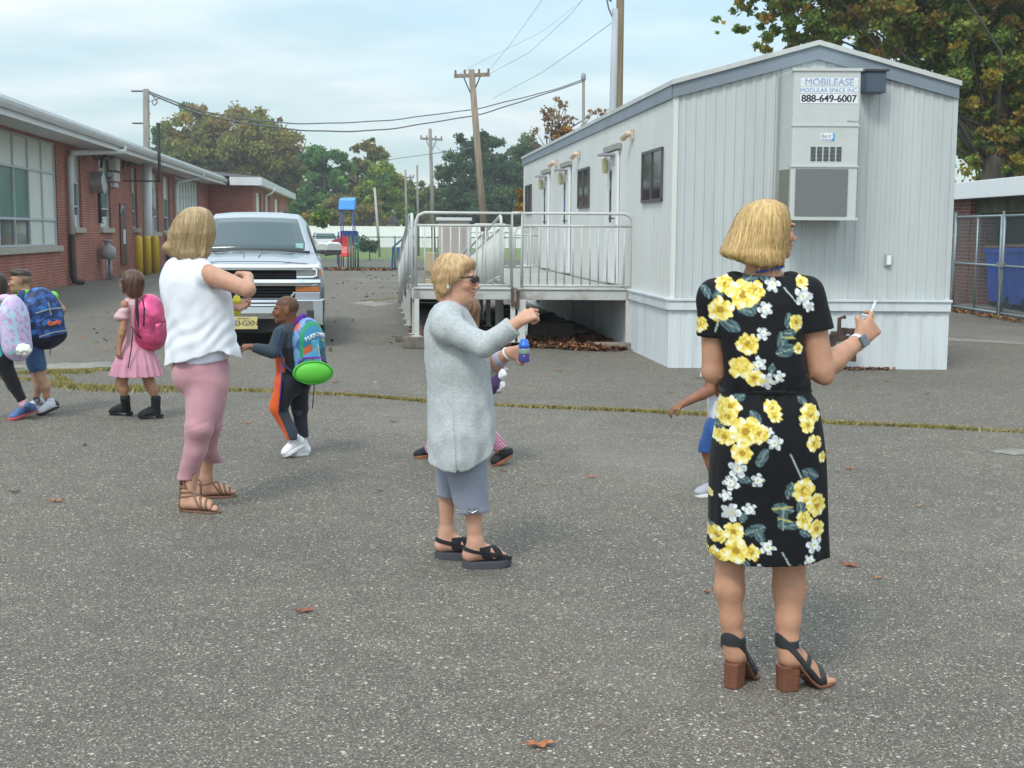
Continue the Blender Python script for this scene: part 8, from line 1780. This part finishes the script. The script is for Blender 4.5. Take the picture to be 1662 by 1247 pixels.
for an, hl, to in ((anN, p.g(210, 675), p.g(180, 673)), (anF, p.g(259, 679), p.g(226, 680))):
    an = V3((an.x, hl.y*0.8+0.0, an.z)) if False else an; so_, (hz, f2, r, n2, L) = shoe(p, hl, to, an-V3((-0.006, 0, 0.02)), 0.040, M_boot, M_boot, lift=0.03, high=0.05, name='boot', sth=0.012, h=0.005)
    a = MB(); a.loft([[hl+V3((x*k_, y*k_, z)) for x, y in ((-0.025, -0.025), (0.025, -0.025), (0.025, 0.025), (-0.025, 0.025))] for z, k_ in ((0, 0.9), (0.035, 1.1))]); a.build('heel', M_boot, so_, bevel=0.003)
o = Ops(); r, f, u = p.hf; H = p.hH; at = p.at
o.ell(at(0, -0.10, 0.15), (0.40*H, 0.47*H, 0.40*H), [r, f, u]); o.ell(at(0, -0.22, -0.15), (0.40*H, 0.30*H, 0.42*H), [r, f, u], k=0.05); o.ell(at(0, -0.18, -0.42), (0.34*H, 0.22*H, 0.20*H), [r, f, u], k=0.04); o.ell(at(0.0, -0.52, 0.12), (0.12*H, 0.10*H, 0.14*H), [r, f, u], k=0.03); o.ell(at(0, 0.55, -0.22), (0.40*H, 0.36*H, 0.42*H), [r, f, u], k=0.01, mode='s')
for sx in (-1, 1): o.cap(at(sx*0.36, 0.12, 0.1), at(sx*0.34, 0.12, -0.35), 0.07*H, 0.05*H, k=0.02)
p.hair(o, (0.13, 0.06, 0.035), (0.035, 0.016, 0.012), freq=34, h=0.0045, strand=0.002)
bl = J(245, 523, 0.0)
M_mp = mat('metallic_pink', (0.70, 0.10, 0.24), 0.28, metal=0.6, var=0.2, vscale=10, bump=1.0, bscale=14)
bk, _ = backpack(p.base, bl, V3((0.97, -0.2, 0.0)), V3((-0.30, 0, 0.95)), 0.30, 0.24, 0.40, 'metallic pink backpack with black trim on the girl', None, M_mp, h=0.006)
strap_on(p.base, [q-bl for q in (J(222, 484, -0.10), J(222, 505, -0.15), J(226, 530, -0.14), J(230, 548, -0.12))], 'shoulder_strap', M_bkstrap, bk, 0.014, 0.006)
strap_on(p.base, [q-bl for q in (J(230, 550, -0.14), J(220, 540, -0.15), J(213, 530, -0.14))], 'lower_strap', M_bkstrap, bk, 0.012, 0.005)
strap_on(p.base, [q-bl for q in (J(216, 537, -0.17), J(213, 568, -0.19), J(208, 598, -0.2))], 'loose_strap', M_bkstrap, bk, 0.010, 0.004)
a = MB(); a.tube([q-bl for q in (J(231, 483, -0.13), J(234, 500, -0.16), J(233, 530, -0.16))], 0.006, 6); a.build('trim', M_bkstrap, bk)

# ================= boy with navy camouflage backpack
b_ = G(68, 671); p = Person(b_.y, b_, 'boy in lime shirt and denim shorts wearing a navy backpack'); J = p.J
p.head(J(34, 456, 0.0), (-0.98, -0.15, 0.0), 0.205, neck=J(42, 482), nr=0.042)
o = p.o; o.cap(J(42, 500), J(50, 560), 0.075, 0.08, k=0.03)
shL, elL, wrL = J(26, 486, -0.10), J(20, 510, -0.13), J(4, 520, -0.12); p.arm(shL, elL, wrL, 0.034, 0.029, 0.021); p.hand(wrL, V3((-1, 0, 0)), V3((0, 0, -1)), L=0.12)
shR, elR, wrR = J(84, 480, 0.14), J(101, 503, 0.2), J(92, 520, 0.26); p.arm(shR, elR, wrR, 0.034, 0.029, 0.021); o.cap(J(46, 490), shR, 0.04, 0.036, k=0.02); p.hand(wrR, V3((-0.6, 0.2, 0.2)), V3((0, -1, 0)), L=0.12)
anN, anF = J(77, 648, -0.03), J(58, 648, 0.05)
p.leg(J(58, 585, -0.05), J(68, 617, -0.05), anN, 0.06, 0.042, 0.042, 0.028, back=(1, 0, 0)); p.leg(J(52, 585, 0.07), J(62, 617, 0.07), anF, 0.06, 0.04, 0.04, 0.028, back=(1, 0, 0))
p.brow = np.array([0.05, 0.03, 0.02])
def fade(V, C):
    d = V-np.array(p.hc); r, f, u = [np.array(q) for q in p.hf]; y = d@f/p.hH; z = d@u/p.hH; m_ = (z > -0.12) & (y < 0.02) & (z < 0.35); C[m_] = C[m_]*0.55+np.array([0.02, 0.014, 0.01]); m_ = (z > 0.2) & (y < 0.3); C[m_] = (0.03, 0.02, 0.015)
p.paint.append(fade); p.body((0.46, 0.26, 0.17), h=0.006, hf=0.004)
o = Ops(); r, f, u = p.hf; H = p.hH; at = p.at; o.ell(at(0, -0.02, 0.24), (0.33*H, 0.42*H, 0.27*H), [r, f, u]); o.ell(at(0, 0.25, 0.38), (0.24*H, 0.14*H, 0.09*H), [r, f, u], k=0.03); o.cutplane(at(0, 0, 0.27), -u-f*0.12, 0.01); o.disp(lambda x, y, z: 0.003*nz3(x, y, z, 0.012, 1)); p.hair(o, (0.05, 0.03, 0.02), (0.018, 0.012, 0.010), h=0.0045, strand=0.001)
o = Ops(); o.loft(p.rows([(560, 30, 68, 0.10), (530, 28, 66, 0.10), (505, 26, 66, 0.10), (488, 24, 66, 0.10), (478, 30, 62, 0.08), (471, 36, 54, 0.06)]), sm=5); o.cap(shL, shL.lerp(elL, 0.75), 0.045, 0.052, k=0.02); o.cap(J(50, 484), shR.lerp(elR, 0.1), 0.05, 0.05, k=0.02); o.cap(J(41, 472), J(38, 458), 0.046, 0.06, k=0.004, mode='s'); o.disp(wrinkle(0.004, 0.03, 0.05, 1)); p.cloth('shirt', o, fabric('lime_shirt', (0.16, 0.62, 0.06)), h=0.0055)
o = Ops(); o.cap(J(50, 560, -0.03), J(54, 560, 0.03), 0.095, 0.095); o.cap(J(54, 565, -0.04), J(61, 592, -0.04), 0.085, 0.075, k=0.03); o.cap(J(54, 565, 0.06), J(57, 592, 0.07), 0.08, 0.072, k=0.02); o.cap(J(61, 592, -0.04), J(64, 606, -0.04), 0.075, 0.072, k=0.01); o.cutplane(J(62, 602), (0.2, 0, -1)); o.disp(wrinkle(0.005, 0.03, 0.05, 4)); p.cloth('shorts', o, fabric('denim', (0.05, 0.10, 0.22), var=0.18, vs_=40), h=0.0055)
def scol(V): return np.where((nz3(V[:, 0], V[:, 1], V[:, 2], 0.02, 1) > 0.25)[:, None], np.array([[0.04, 0.04, 0.05]]), np.array([[0.55, 0.56, 0.6]]))
M_snk = mat('grey_sneaker', (0.5, 0.5, 0.5), 0.6, attr='Col')
shoe(p, p.g(95, 671), p.g(62, 675), anN+V3((0.02, 0, -0.01)), 0.036, M_snk, M_black, lift=0.055, h=0.005, colf=scol)
shoe(p, p.g(72, 664), p.g(44, 667), anF, 0.034, M_snk, M_white_sole, lift=0.03, h=0.005, colf=scol)
def ccol(q):
    x, y, z = q.T; a_ = nz3(x, y, z, 0.016, 2)+0.5*nz3(x, y, z, 0.006, 8); b2 = nz3(x, y, z*1.5, 0.024, 6); C = np.tile(np.array([0.012, 0.035, 0.13]), (len(x), 1)); C[a_ > 0.15] = (0.02, 0.085, 0.30); C[b2 > 0.35] = (0.035, 0.16, 0.45); C[a_ < -0.35] = (0.010, 0.018, 0.06); C[z < -0.155] = (0.008, 0.012, 0.035); return C
bl = J(70, 516, -0.02); M_camo = mat('camo_nylon', (0.05, 0.1, 0.3), 0.55, attr='Col')
bk, (r, f, u) = backpack(p.base, bl, V3((0.75, -0.66, 0.05)), V3((-0.22, 0, 0.97)), 0.34, 0.23, 0.45, 'large navy camouflage school backpack with orange stitched name', ccol, M_camo, h=0.006)
text_obj('lettering', 'Gavin', 0.05, mat('orange_thread', (0.75, 0.16, 0.05), 0.7), bk, basis(f*0.150-u*0.045-r*0.01, -r, u, f), extrude=0.006, bold=0.002)
a = MB()
for z0, hw in ((0.075, 0.13), (-0.125, 0.15)): a.tube([f*(0.135 if z0 > 0 else 0.15)+u*(z0-0.012*abs(x/hw))+r*x for x in np.linspace(-hw, hw, 8)], 0.005, 5)
a.bar(f*0.135+u*0.14, f*0.145+u*0.02, 0.006); a.build('zip', mat('grey_zip', (0.3, 0.31, 0.27), 0.5), bk)
strap_on(p.base, [q-bl for q in (J(36, 472, -0.07), J(31, 484, -0.15), J(36, 512, -0.15), J(50, 540, -0.12))], 'shoulder_strap', fabric('navy_strap', (0.015, 0.04, 0.14)), bk, 0.028, 0.010)
a = MB(); a.tube([q-bl for q in (J(80, 555, -0.1), J(82, 565, -0.1), J(81, 577, -0.1))], 0.004, 5); a.build('loose_strap', M_bkstrap, bk)

# ================= girl in the turquoise jacket at the left edge
b_ = G(15, 683); p = Person(b_.y, b_, 'girl in turquoise jacket and black leggings half outside the left edge'); J = p.J
p.head(J(-14, 462, 0.0), (-0.99, -0.1, 0.0), 0.205, neck=J(-8, 490), nr=0.042)
o = p.o; o.cap(J(-6, 500), J(-2, 570), 0.075, 0.08, k=0.03); anN, anF = J(38, 653, -0.02), J(-30, 660, 0.1)
shL, elL, wrL = J(-12, 500, -0.12), J(-16, 535, -0.16), J(-32, 555, -0.16); p.arm(shL, elL, wrL, 0.034, 0.029, 0.021); p.hand(wrL, V3((-1, 0, -0.3)), V3((0, 0, -1)), L=0.115)
p.leg(J(4, 590, -0.05), J(22, 625, -0.03), anN, 0.065, 0.045, 0.043, 0.028, back=(1, 0, 0)); p.leg(J(-5, 590, 0.06), J(-22, 625, 0.08), anF, 0.065, 0.045, 0.043, 0.028, back=(1, 0, 0)); p.body(SK_TAN, h=0.007, hf=0.0045)
o = Ops(); o.cap(J(2, 585, -0.03), J(0, 585, 0.04), 0.09, 0.09); o.cap(J(4, 588, -0.05), J(22, 625, -0.03), 0.075, 0.055, k=0.03); o.cap(J(22, 625, -0.03), J(39, 655, -0.02), 0.053, 0.036, k=0.02); o.cap(J(-5, 590, 0.06), J(-22, 625, 0.08), 0.07, 0.05, k=0.02); o.cap(J(-22, 625, 0.08), anF, 0.05, 0.036, k=0.02); o.cutplane(J(36, 651), (0.35, 0, -1)); p.cloth('leggings', o, fabric('black_leggings', (0.010, 0.010, 0.012)), h=0.006)
o = Ops(); o.loft(p.rows([(586, -30, 20, 0.13), (560, -28, 18, 0.125), (530, -26, 17, 0.12), (505, -24, 14, 0.115), (492, -20, 8, 0.09)]), sm=5, foldn=9, folda=0.006, foldz=J(0, 500).z); o.cap(shL, elL, 0.05, 0.048, k=0.02); o.cap(elL, wrL, 0.048, 0.04, k=0.02); o.disp(wrinkle(0.008, 0.03, 0.05, 2)); o.cutplane(J(10, 582), (-0.25, 0, -1)); p.cloth('jacket', o, fabric('turquoise_shell', (0.10, 0.52, 0.52), rough=0.55), h=0.006)
o = Ops(); r, f, u = p.hf; H = p.hH; at = p.at; o.ell(at(0, -0.10, 0.13), (0.40*H, 0.50*H, 0.42*H), [r, f, u]); o.ell(at(0, -0.30, -0.25), (0.36*H, 0.28*H, 0.40*H), [r, f, u], k=0.05); o.ell(at(0, 0.55, -0.22), (0.40*H, 0.36*H, 0.42*H), [r, f, u], k=0.01, mode='s'); p.hair(o, (0.04, 0.02, 0.015), (0.012, 0.008, 0.007), h=0.0055)
so_, _ = shoe(p, p.g(58, 675)+V3((0, 0, 0)), p.g(16, 683), anN+V3((0.02, 0, -0.02)), 0.040, mat('blue_knit_shoe', (0.09, 0.17, 0.38), 0.7, var=0.2, vscale=60), mat('coral_sole', (0.55, 0.10, 0.11), 0.6), lift=0.045, h=0.005)
o = Ops(); o.cap(anN-V3((0, 0, 0.015)), anN+V3((0, 0, 0.012)), 0.036, 0.034); V, F = o.mesh(0.006); meshobj('sock', V, F, fabric('pink_sock', (0.65, 0.35, 0.42)), p.root)
shoe(p, p.g(-20, 678), p.g(-52, 682), anF, 0.036, mat('blue_knit_shoe'), mat('coral_sole'), h=0.006)
def pcol(q):
    x, y, z = q.T; a_ = nz3(x, y, z, 0.017, 2)+0.6*nz3(x, y, z, 0.007, 3); b2 = nz3(x, y, z, 0.012, 6); C = np.tile(np.array([0.55, 0.42, 0.66]), (len(x), 1)); C[a_ > 0.1] = (0.62, 0.50, 0.72); C[a_ < -0.25] = (0.45, 0.62, 0.74); C[b2 > 0.5] = (0.52, 0.32, 0.60); return C
bl = J(25, 532, -0.10); bk, _ = backpack(p.base, bl, V3((0.88, -0.45, 0)), V3((-0.20, 0, 0.98)), 0.26, 0.16, 0.46, 'pastel lilac and aqua patterned backpack with white fluffy patch', pcol, mat('pastel_print', (0.5, 0.5, 0.5), 0.6, attr='Col'), pocket=False, h=0.006)
o = Ops(); o.ell(J(38, 568, -0.17)-bl, (0.07, 0.04, 0.05)); o.disp(lambda x, y, z: 0.006*nz3(x, y, z, 0.008, 1)); V, F = o.mesh(0.004); meshobj('fluffy_patch', V, F, mat('white_fluff', (0.72, 0.72, 0.66), 0.95), bk)
o = Ops(); o.ell(J(8, 484, -0.10)-bl, (0.05, 0.06, 0.035)); o.disp(lambda x, y, z: 0.008*nz3(x, y, z, 0.025, 1)); V, F = o.mesh(0.005); q = meshobj('top_fold', V, F, mat('pastel_print'), bk, col=np.tile(np.array([0.66, 0.45, 0.66]), (len(V), 1)))

# ================= child walking hidden behind the older woman
b_ = G(752, 756); p = Person(b_.y, b_, 'child with brown hair and pink striped trousers mostly hidden behind the older woman'); J = p.J
p.head(J(748, 503, 0.0), (-0.98, -0.1, 0.0), 0.20, neck=J(752, 530), nr=0.042); o = p.o; o.cap(J(752, 545), J(752, 620), 0.08, 0.08, k=0.03)
anN, anF = J(812, 735, -0.0), J(700, 728, 0.05); p.leg(J(757, 640, -0.05), J(780, 690, -0.05), anN, 0.06, 0.042, 0.042, 0.028, back=(1, 0, 0)); p.leg(J(750, 640, 0.06), J(722, 690, 0.06), anF, 0.06, 0.042, 0.042, 0.028, back=(1, 0, 0))
shL, elL, wrL = J(748, 552, -0.12), J(765, 590, -0.16), J(752, 615, -0.15); p.arm(shL, elL, wrL, 0.034, 0.029, 0.021); p.hand(wrL, V3((-0.6, 0, -0.5)), V3((0, 1, 0)), L=0.115); p.body(SK_TAN, h=0.007, hf=0.0045)
o = Ops(); o.loft(p.rows([(640, 728, 778, 0.11), (600, 730, 774, 0.10), (560, 732, 772, 0.10), (540, 738, 766, 0.09)]), sm=5); o.cap(shL, elL, 0.045, 0.042, k=0.02); p.cloth('shirt', o, fabric('plum_shirt', (0.12, 0.05, 0.14)), h=0.006)
o = Ops(); o.cap(J(752, 640, -0.03), J(752, 640, 0.03), 0.095); o.cap(J(757, 645, -0.05), J(780, 690, -0.05), 0.08, 0.062, k=0.03); o.cap(J(780, 690, -0.05), J(813, 729, 0), 0.062, 0.048, k=0.02); o.cap(J(750, 645, 0.06), J(722, 690, 0.06), 0.08, 0.06, k=0.02); o.cap(J(722, 690, 0.06), anF, 0.058, 0.045, k=0.02); o.cutplane(J(813, 728), (0.4, 0, -1))
def strp(V): return np.where((np.sin((V[:, 0]*0.75+V[:, 2]*0.65)*420) > 0.1)[:, None], np.array([[0.36, 0.05, 0.16]]), np.array([[0.55, 0.35, 0.42]]))
p.cloth('trousers', o, fabric('striped_cotton', attr='Col'), colf=strp, h=0.004)
M_tsole = mat('tan_sole', (0.33, 0.12, 0.06), 0.6)
shoe(p, p.g(829, 752), p.g(800, 757), anN+V3((0.01, 0, -0.02)), 0.038, M_boot, M_tsole, lift=0.06, high=0.02, h=0.005); shoe(p, p.g(708, 741), p.g(674, 744), anF, 0.036, M_boot, M_tsole, lift=0.0, h=0.005)
o = Ops(); r, f, u = p.hf; H = p.hH; at = p.at; o.ell(at(0, -0.10, 0.13), (0.40*H, 0.50*H, 0.42*H), [r, f, u]); o.cap(at(0, -0.42, 0.0), at(0, -0.48, -0.55), 0.22*H, 0.14*H, k=0.04); o.ell(at(0, 0.55, -0.22), (0.40*H, 0.36*H, 0.42*H), [r, f, u], k=0.01, mode='s'); p.hair(o, (0.28, 0.15, 0.08), (0.12, 0.06, 0.035), h=0.005)
# its backpack with a white plush charm
def gcol(q): return np.tile(np.array([0.08, 0.035, 0.13]), (len(q), 1))
bl = J(790, 590, -0.05); bk, _ = backpack(p.base, bl, V3((1, 0.0, 0)), V3((-0.25, 0, 0.97)), 0.28, 0.22, 0.36, 'dark purple backpack peeking out behind the grey tunic', gcol, mat('plum_nylon', (0.1, 0.05, 0.15), 0.6, attr='Col'), pocket=False)
pr = empty('plush_charm', p.base+J(812, 614, -0.12), 0, 'white and grey plush charm dangling behind the grey tunic', 'plush charm')
M_plw = mat('plush_white', (0.7, 0.7, 0.68), 0.95)
for nm, c_, rr_, m_ in (('body', (0, 0, -0.045), (0.035, 0.03, 0.035), M_plw), ('head', (0.0, -0.01, 0.025), (0.045, 0.035, 0.04), M_plw), ('ear', (-0.035, 0, 0.06), (0.018, 0.012, 0.018), M_greyp), ('ear', (0.04, 0, 0.055), (0.018, 0.012, 0.018), M_greyp), ('foot', (-0.01, -0.02, -0.085), (0.022, 0.02, 0.016), M_greyp)):
    o = Ops(); o.ell(c_, rr_); o.disp(lambda x, y, z: 0.003*nz3(x, y, z, 0.007, 1)); V, F = o.mesh(0.004); meshobj(nm, V, F, m_, pr)

# ================= child reaching out behind the woman in the dress
b_ = G(1160, 806); p = Person(b_.y, b_, 'child in white shirt and blue shorts mostly hidden behind the floral dress'); J = p.J
p.head(J(1190, 525, 0.0), (-0.95, -0.2, 0.0), 0.21, neck=J(1190, 552), nr=0.044); o = p.o; o.cap(J(1182, 575), J(1176, 650), 0.085, 0.085, k=0.03)
shL, elL, wrL = J(1158, 585, -0.06), J(1152, 634, -0.10), J(1108, 656, -0.12)
p.arm(shL, elL, wrL, 0.037, 0.033, 0.022, bulge=1.0); p.hand(wrL, J(1090, 665, -0.12)-wrL, V3((0, 0.3, -1)), L=0.12, curl=(0.4, 0.6, 0.5), thumb=1)
anN, anF = J(1161, 785, 0.0), J(1205, 780, 0.1); p.leg(J(1160, 715, -0.03), J(1151, 735, -0.02), anN, 0.062, 0.042, 0.044, 0.030, back=(1, 0, 0)); p.leg(J(1182, 715, 0.08), J(1195, 740, 0.08), anF, 0.06, 0.042, 0.044, 0.030, back=(1, 0, 0)); p.body((0.26, 0.115, 0.065), h=0.006, hf=0.004)
o = Ops(); o.loft(p.rows([(696, 1150, 1200, 0.12), (660, 1148, 1200, 0.115), (620, 1147, 1202, 0.11), (590, 1150, 1204, 0.11), (572, 1160, 1205, 0.09), (562, 1172, 1204, 0.06)]), sm=5); sdv = (elL-shL).normalized(); o.cap(shL-sdv*0.01, shL+sdv*0.15, 0.060, 0.066, k=0.03); cutcap(o, shL+sdv*0.11, sdv, 0.085, 0.13); o.disp(wrinkle(0.005, 0.03, 0.05, 1))
def wcol(V):
    C = np.tile(np.array([0.72, 0.74, 0.80]), (len(V), 1)); z0, z1 = J(0, 676).z, J(0, 600).z; xe = np.interp(V[:, 2], [z0, z1], [J(1151.5, 0).x, J(1164, 0).x]); m_ = (np.abs(V[:, 0]-xe) < 0.013) & (V[:, 2] > z0) & (V[:, 1] < 0.02); C[m_] = (0.65, 0.03, 0.03); return C
p.cloth('shirt', o, fabric('white_jersey', attr='Col'), colf=wcol, h=0.005)
o = Ops(); o.cap(J(1172, 695, -0.03), J(1180, 695, 0.05), 0.10); o.cap(J(1165, 700, -0.03), J(1152, 724, -0.02), 0.085, 0.072, k=0.03); o.cap(J(1152, 724, -0.02), J(1150, 740, -0.02), 0.072, 0.072, k=0.01); o.cap(J(1182, 700, 0.08), J(1192, 730, 0.08), 0.08, 0.07, k=0.02); o.cutplane(J(1150, 731), (0.1, 0, -1)); o.disp(wrinkle(0.005, 0.03, 0.05, 4)); p.cloth('shorts', o, fabric('blue_denim', (0.03, 0.09, 0.28), var=0.2, vs_=40), h=0.0055)
shoe(p, p.g(1166, 803), p.g(1131, 807), anN+V3((0.0, 0, -0.015)), 0.037, mat('grey_canvas', (0.35, 0.36, 0.42), 0.8), M_white_sole, h=0.005); shoe(p, p.g(1212, 800), p.g(1180, 802), anF, 0.037, mat('grey_canvas'), M_white_sole, h=0.006)
o = Ops(); r, f, u = p.hf; H = p.hH; at = p.at; o.ell(at(0, -0.08, 0.17), (0.37*H, 0.45*H, 0.36*H), [r, f, u]); o.ell(at(0, 0.55, -0.22), (0.40*H, 0.36*H, 0.42*H), [r, f, u], k=0.01, mode='s'); p.hair(o, (0.03, 0.02, 0.015), (0.012, 0.008, 0.007), h=0.006)
strap_on(p.base, [J(1178, 600, -0.13), J(1172, 640, -0.14), J(1176, 690, -0.13)], 'backpack_strap', M_bkstrap, p.root, 0.016, 0.005)

for i_, p in enumerate(PEOPLE): p.fit(0.007 if i_ < 3 else 0.013)

# ================= single leaves lying on the asphalt, and drifting soap bubbles
def leafobj(px, py, s, rz, col, label, tilt=0.3, seed=0):
    g_ = G(px, py); rg = np.random.default_rng(seed+int(px)); n = 14; ring = []
    for i in range(n):
        a_ = 2*math.pi*i/n; rr = s*(0.55+0.45*abs(math.cos(2.5*a_)))*(1.15 if abs(math.cos(a_)) > 0.7 else 0.75); x, y = rr*math.cos(a_), rr*math.sin(a_)*0.75
        ring.append((x, y, 0.006+abs(x)*tilt*0.5+0.25*s*math.sin(a_*2+seed)**2))
    a = MB(); a.add([(0, 0, 0.008)]+ring, [(0, i+1, (i+1) % n+1) for i in range(n)]); a.tube([(0, 0, 0.008), (-s*0.9, 0.1*s, 0.010), (-s*1.5, -0.1*s, 0.02)], 0.0022, 4)
    o = a.build('fallen_leaf', mat('leaf_%s' % col, {'r': (0.28, 0.075, 0.03), 'b': (0.13, 0.06, 0.035), 'o': (0.36, 0.13, 0.05), 't': (0.35, 0.24, 0.12)}[col], 0.7, var=0.3, vscale=60), None); o.modifiers.new('t', 'SOLIDIFY').thickness = 0.0012
    o.location = g_; o.rotation_euler = (0, 0, rz); return tag(o, label, 'leaf', 'single fallen leaves on the asphalt')
LV = [(877, 1213, 0.042, 0.2, 'o', 'large curled orange leaf at the bottom edge of the photo'), (495, 994, 0.034, 0.4, 'r', 'red brown leaf with raised tip left of the grey trousers foreground'), (93, 815, 0.042, 0.1, 'o', 'flat orange leaf near the left edge below the boots'), (25, 800, 0.030, 0.7, 'b', 'dull brown leaf at the far left edge'), (138, 723, 0.028, 1.7, 'b', 'small dark leaf below the boots of the girl'), (402, 688, 0.032, 0.0, 'o', 'faded orange leaf between the pink trousers and the boy'), (545, 622, 0.035, 0.5, 'r', 'leaf on the weed line beside the boy shoes side'), (565, 637, 0.03, 0.3, 'r', 'reddish leaf just below the weed line'), (910, 602, 0.045, 0.0, 'o', 'orange leaf in front of the platform opening'), (640, 686, 0.026, 0.4, 'b', 'small leaf left of the grey tunic hem'), (1378, 762, 0.030, -0.5, 'o', 'orange leaf right of the skirt'), (1381, 920, 0.038, -0.4, 'r', 'curled reddish leaf right of the dress hem'), (1424, 940, 0.024, 0.6, 'o', 'tiny orange leaf beside the curled reddish one'), (1490, 823, 0.022, 0.2, 't', 'pale tan leaf fragment toward the right edge'), (1148, 963, 0.020, 1.0, 'r', 'tiny leaf left of the calves'), (818, 766, 0.020, 0.0, 'b', 'tiny brown leaf under the child sandal'), (884, 788, 0.020, 0.2, 't', 'pale leaf bit right of the grey trousers'), (1030, 570, 0.04, 0.1, 'b', 'leaf against the trailer skirting corner'), (1136, 615, 0.04, 0.2, 'r', 'leaf in front of the trailer left corner'), (1090, 638, 0.03, 0.2, 'o', 'small leaf near the reaching child hand'), (1395, 628, 0.03, 0.0, 'r', 'leaf below the tow coupling'), (1345, 735, 0.02, 0.4, 'o', 'small leaf right of the waist high flowers'), (1440, 620, 0.028, 0.1, 'o', 'leaf before the right half of the trailer'), (1505, 640, 0.028, 0.6, 'b', 'brown leaf before the trailer right corner'), (1450, 545, 0.04, 0.4, 'b', 'leaf on the ground by the skirting right of coupling'), (616, 798, 0.02, 0.3, 'b', 'small brown bit left of the grey trousers'), (960, 776, 0.028, 0.1, 'o', 'faint orange leaf midway between the two women')]
for i, (x, y, s_, rz, c_, lb_) in enumerate(LV): leafobj(x, y, s_, rz, c_, lb_, seed=i)
def bubble_mat():
    mt = bpy.data.materials.new('soap_film'); mt.use_nodes = True; t = mt.node_tree; t.nodes.clear(); o = N(t, 'ShaderNodeOutputMaterial'); tr = N(t, 'ShaderNodeBsdfTransparent'); gl_ = N(t, 'ShaderNodeBsdfGlossy'); gl_.inputs['Roughness'].default_value = 0.02; lw = N(t, 'ShaderNodeLayerWeight'); lw.inputs[0].default_value = 0.25; mxs = N(t, 'ShaderNodeMixShader'); m2 = N(t, 'ShaderNodeMath', operation='MULTIPLY'); m2.inputs[1].default_value = 0.5
    t.links.new(lw.outputs['Facing'], m2.inputs[0]); t.links.new(m2.outputs[0], mxs.inputs[0]); t.links.new(tr.outputs[0], mxs.inputs[1]); t.links.new(gl_.outputs[0], mxs.inputs[2]); t.links.new(mxs.outputs[0], o.inputs[0]); return mt
M_bub = bubble_mat()
for (px, py, Y, r_, lb_) in ((1155, 1055, 4.3, 0.018, 'soap bubble floating left of the heeled sandals'), (610, 624, 9.0, 0.026, 'soap bubble floating near the weed line right of the boy'), (1619, 762, 6.5, 0.026, 'soap bubble floating near the right edge'), (900, 812, 6.4, 0.018, 'faint soap bubble right of the grey trousers')):
    a = MB(); rings = []
    for i in range(1, 12): z = math.cos(math.pi*i/12); q = math.sin(math.pi*i/12); rings.append([V3((r_*q*math.cos(t), r_*q*math.sin(t), r_*z)) for t in np.linspace(0, 2*math.pi, 25)[:-1]])
    a.loft(rings); o = a.build('soap_bubble', M_bub, None, smooth=True); o.location = P(px, py, Y); tag(o, lb_, 'soap bubble', 'soap bubbles drifting over the asphalt')

# ------------------------------------------------------------------ the damp air of an overcast morning
hz = MB(); hz.box(-262, 222, -32, 322, -1.0, 26)
hm = bpy.data.materials.new('damp_air'); hm.use_nodes = True; t = hm.node_tree; t.nodes.clear(); o = N(t, 'ShaderNodeOutputMaterial'); v = N(t, 'ShaderNodeVolumePrincipled'); v.inputs['Color'].default_value = (0.93, 0.96, 1.0, 1); v.inputs['Density'].default_value = 0.0008; v.inputs['Anisotropy'].default_value = 0.2
t.links.new(v.outputs[0], o.inputs['Volume']); tag(hz.build('haze', hm), kind='stuff')
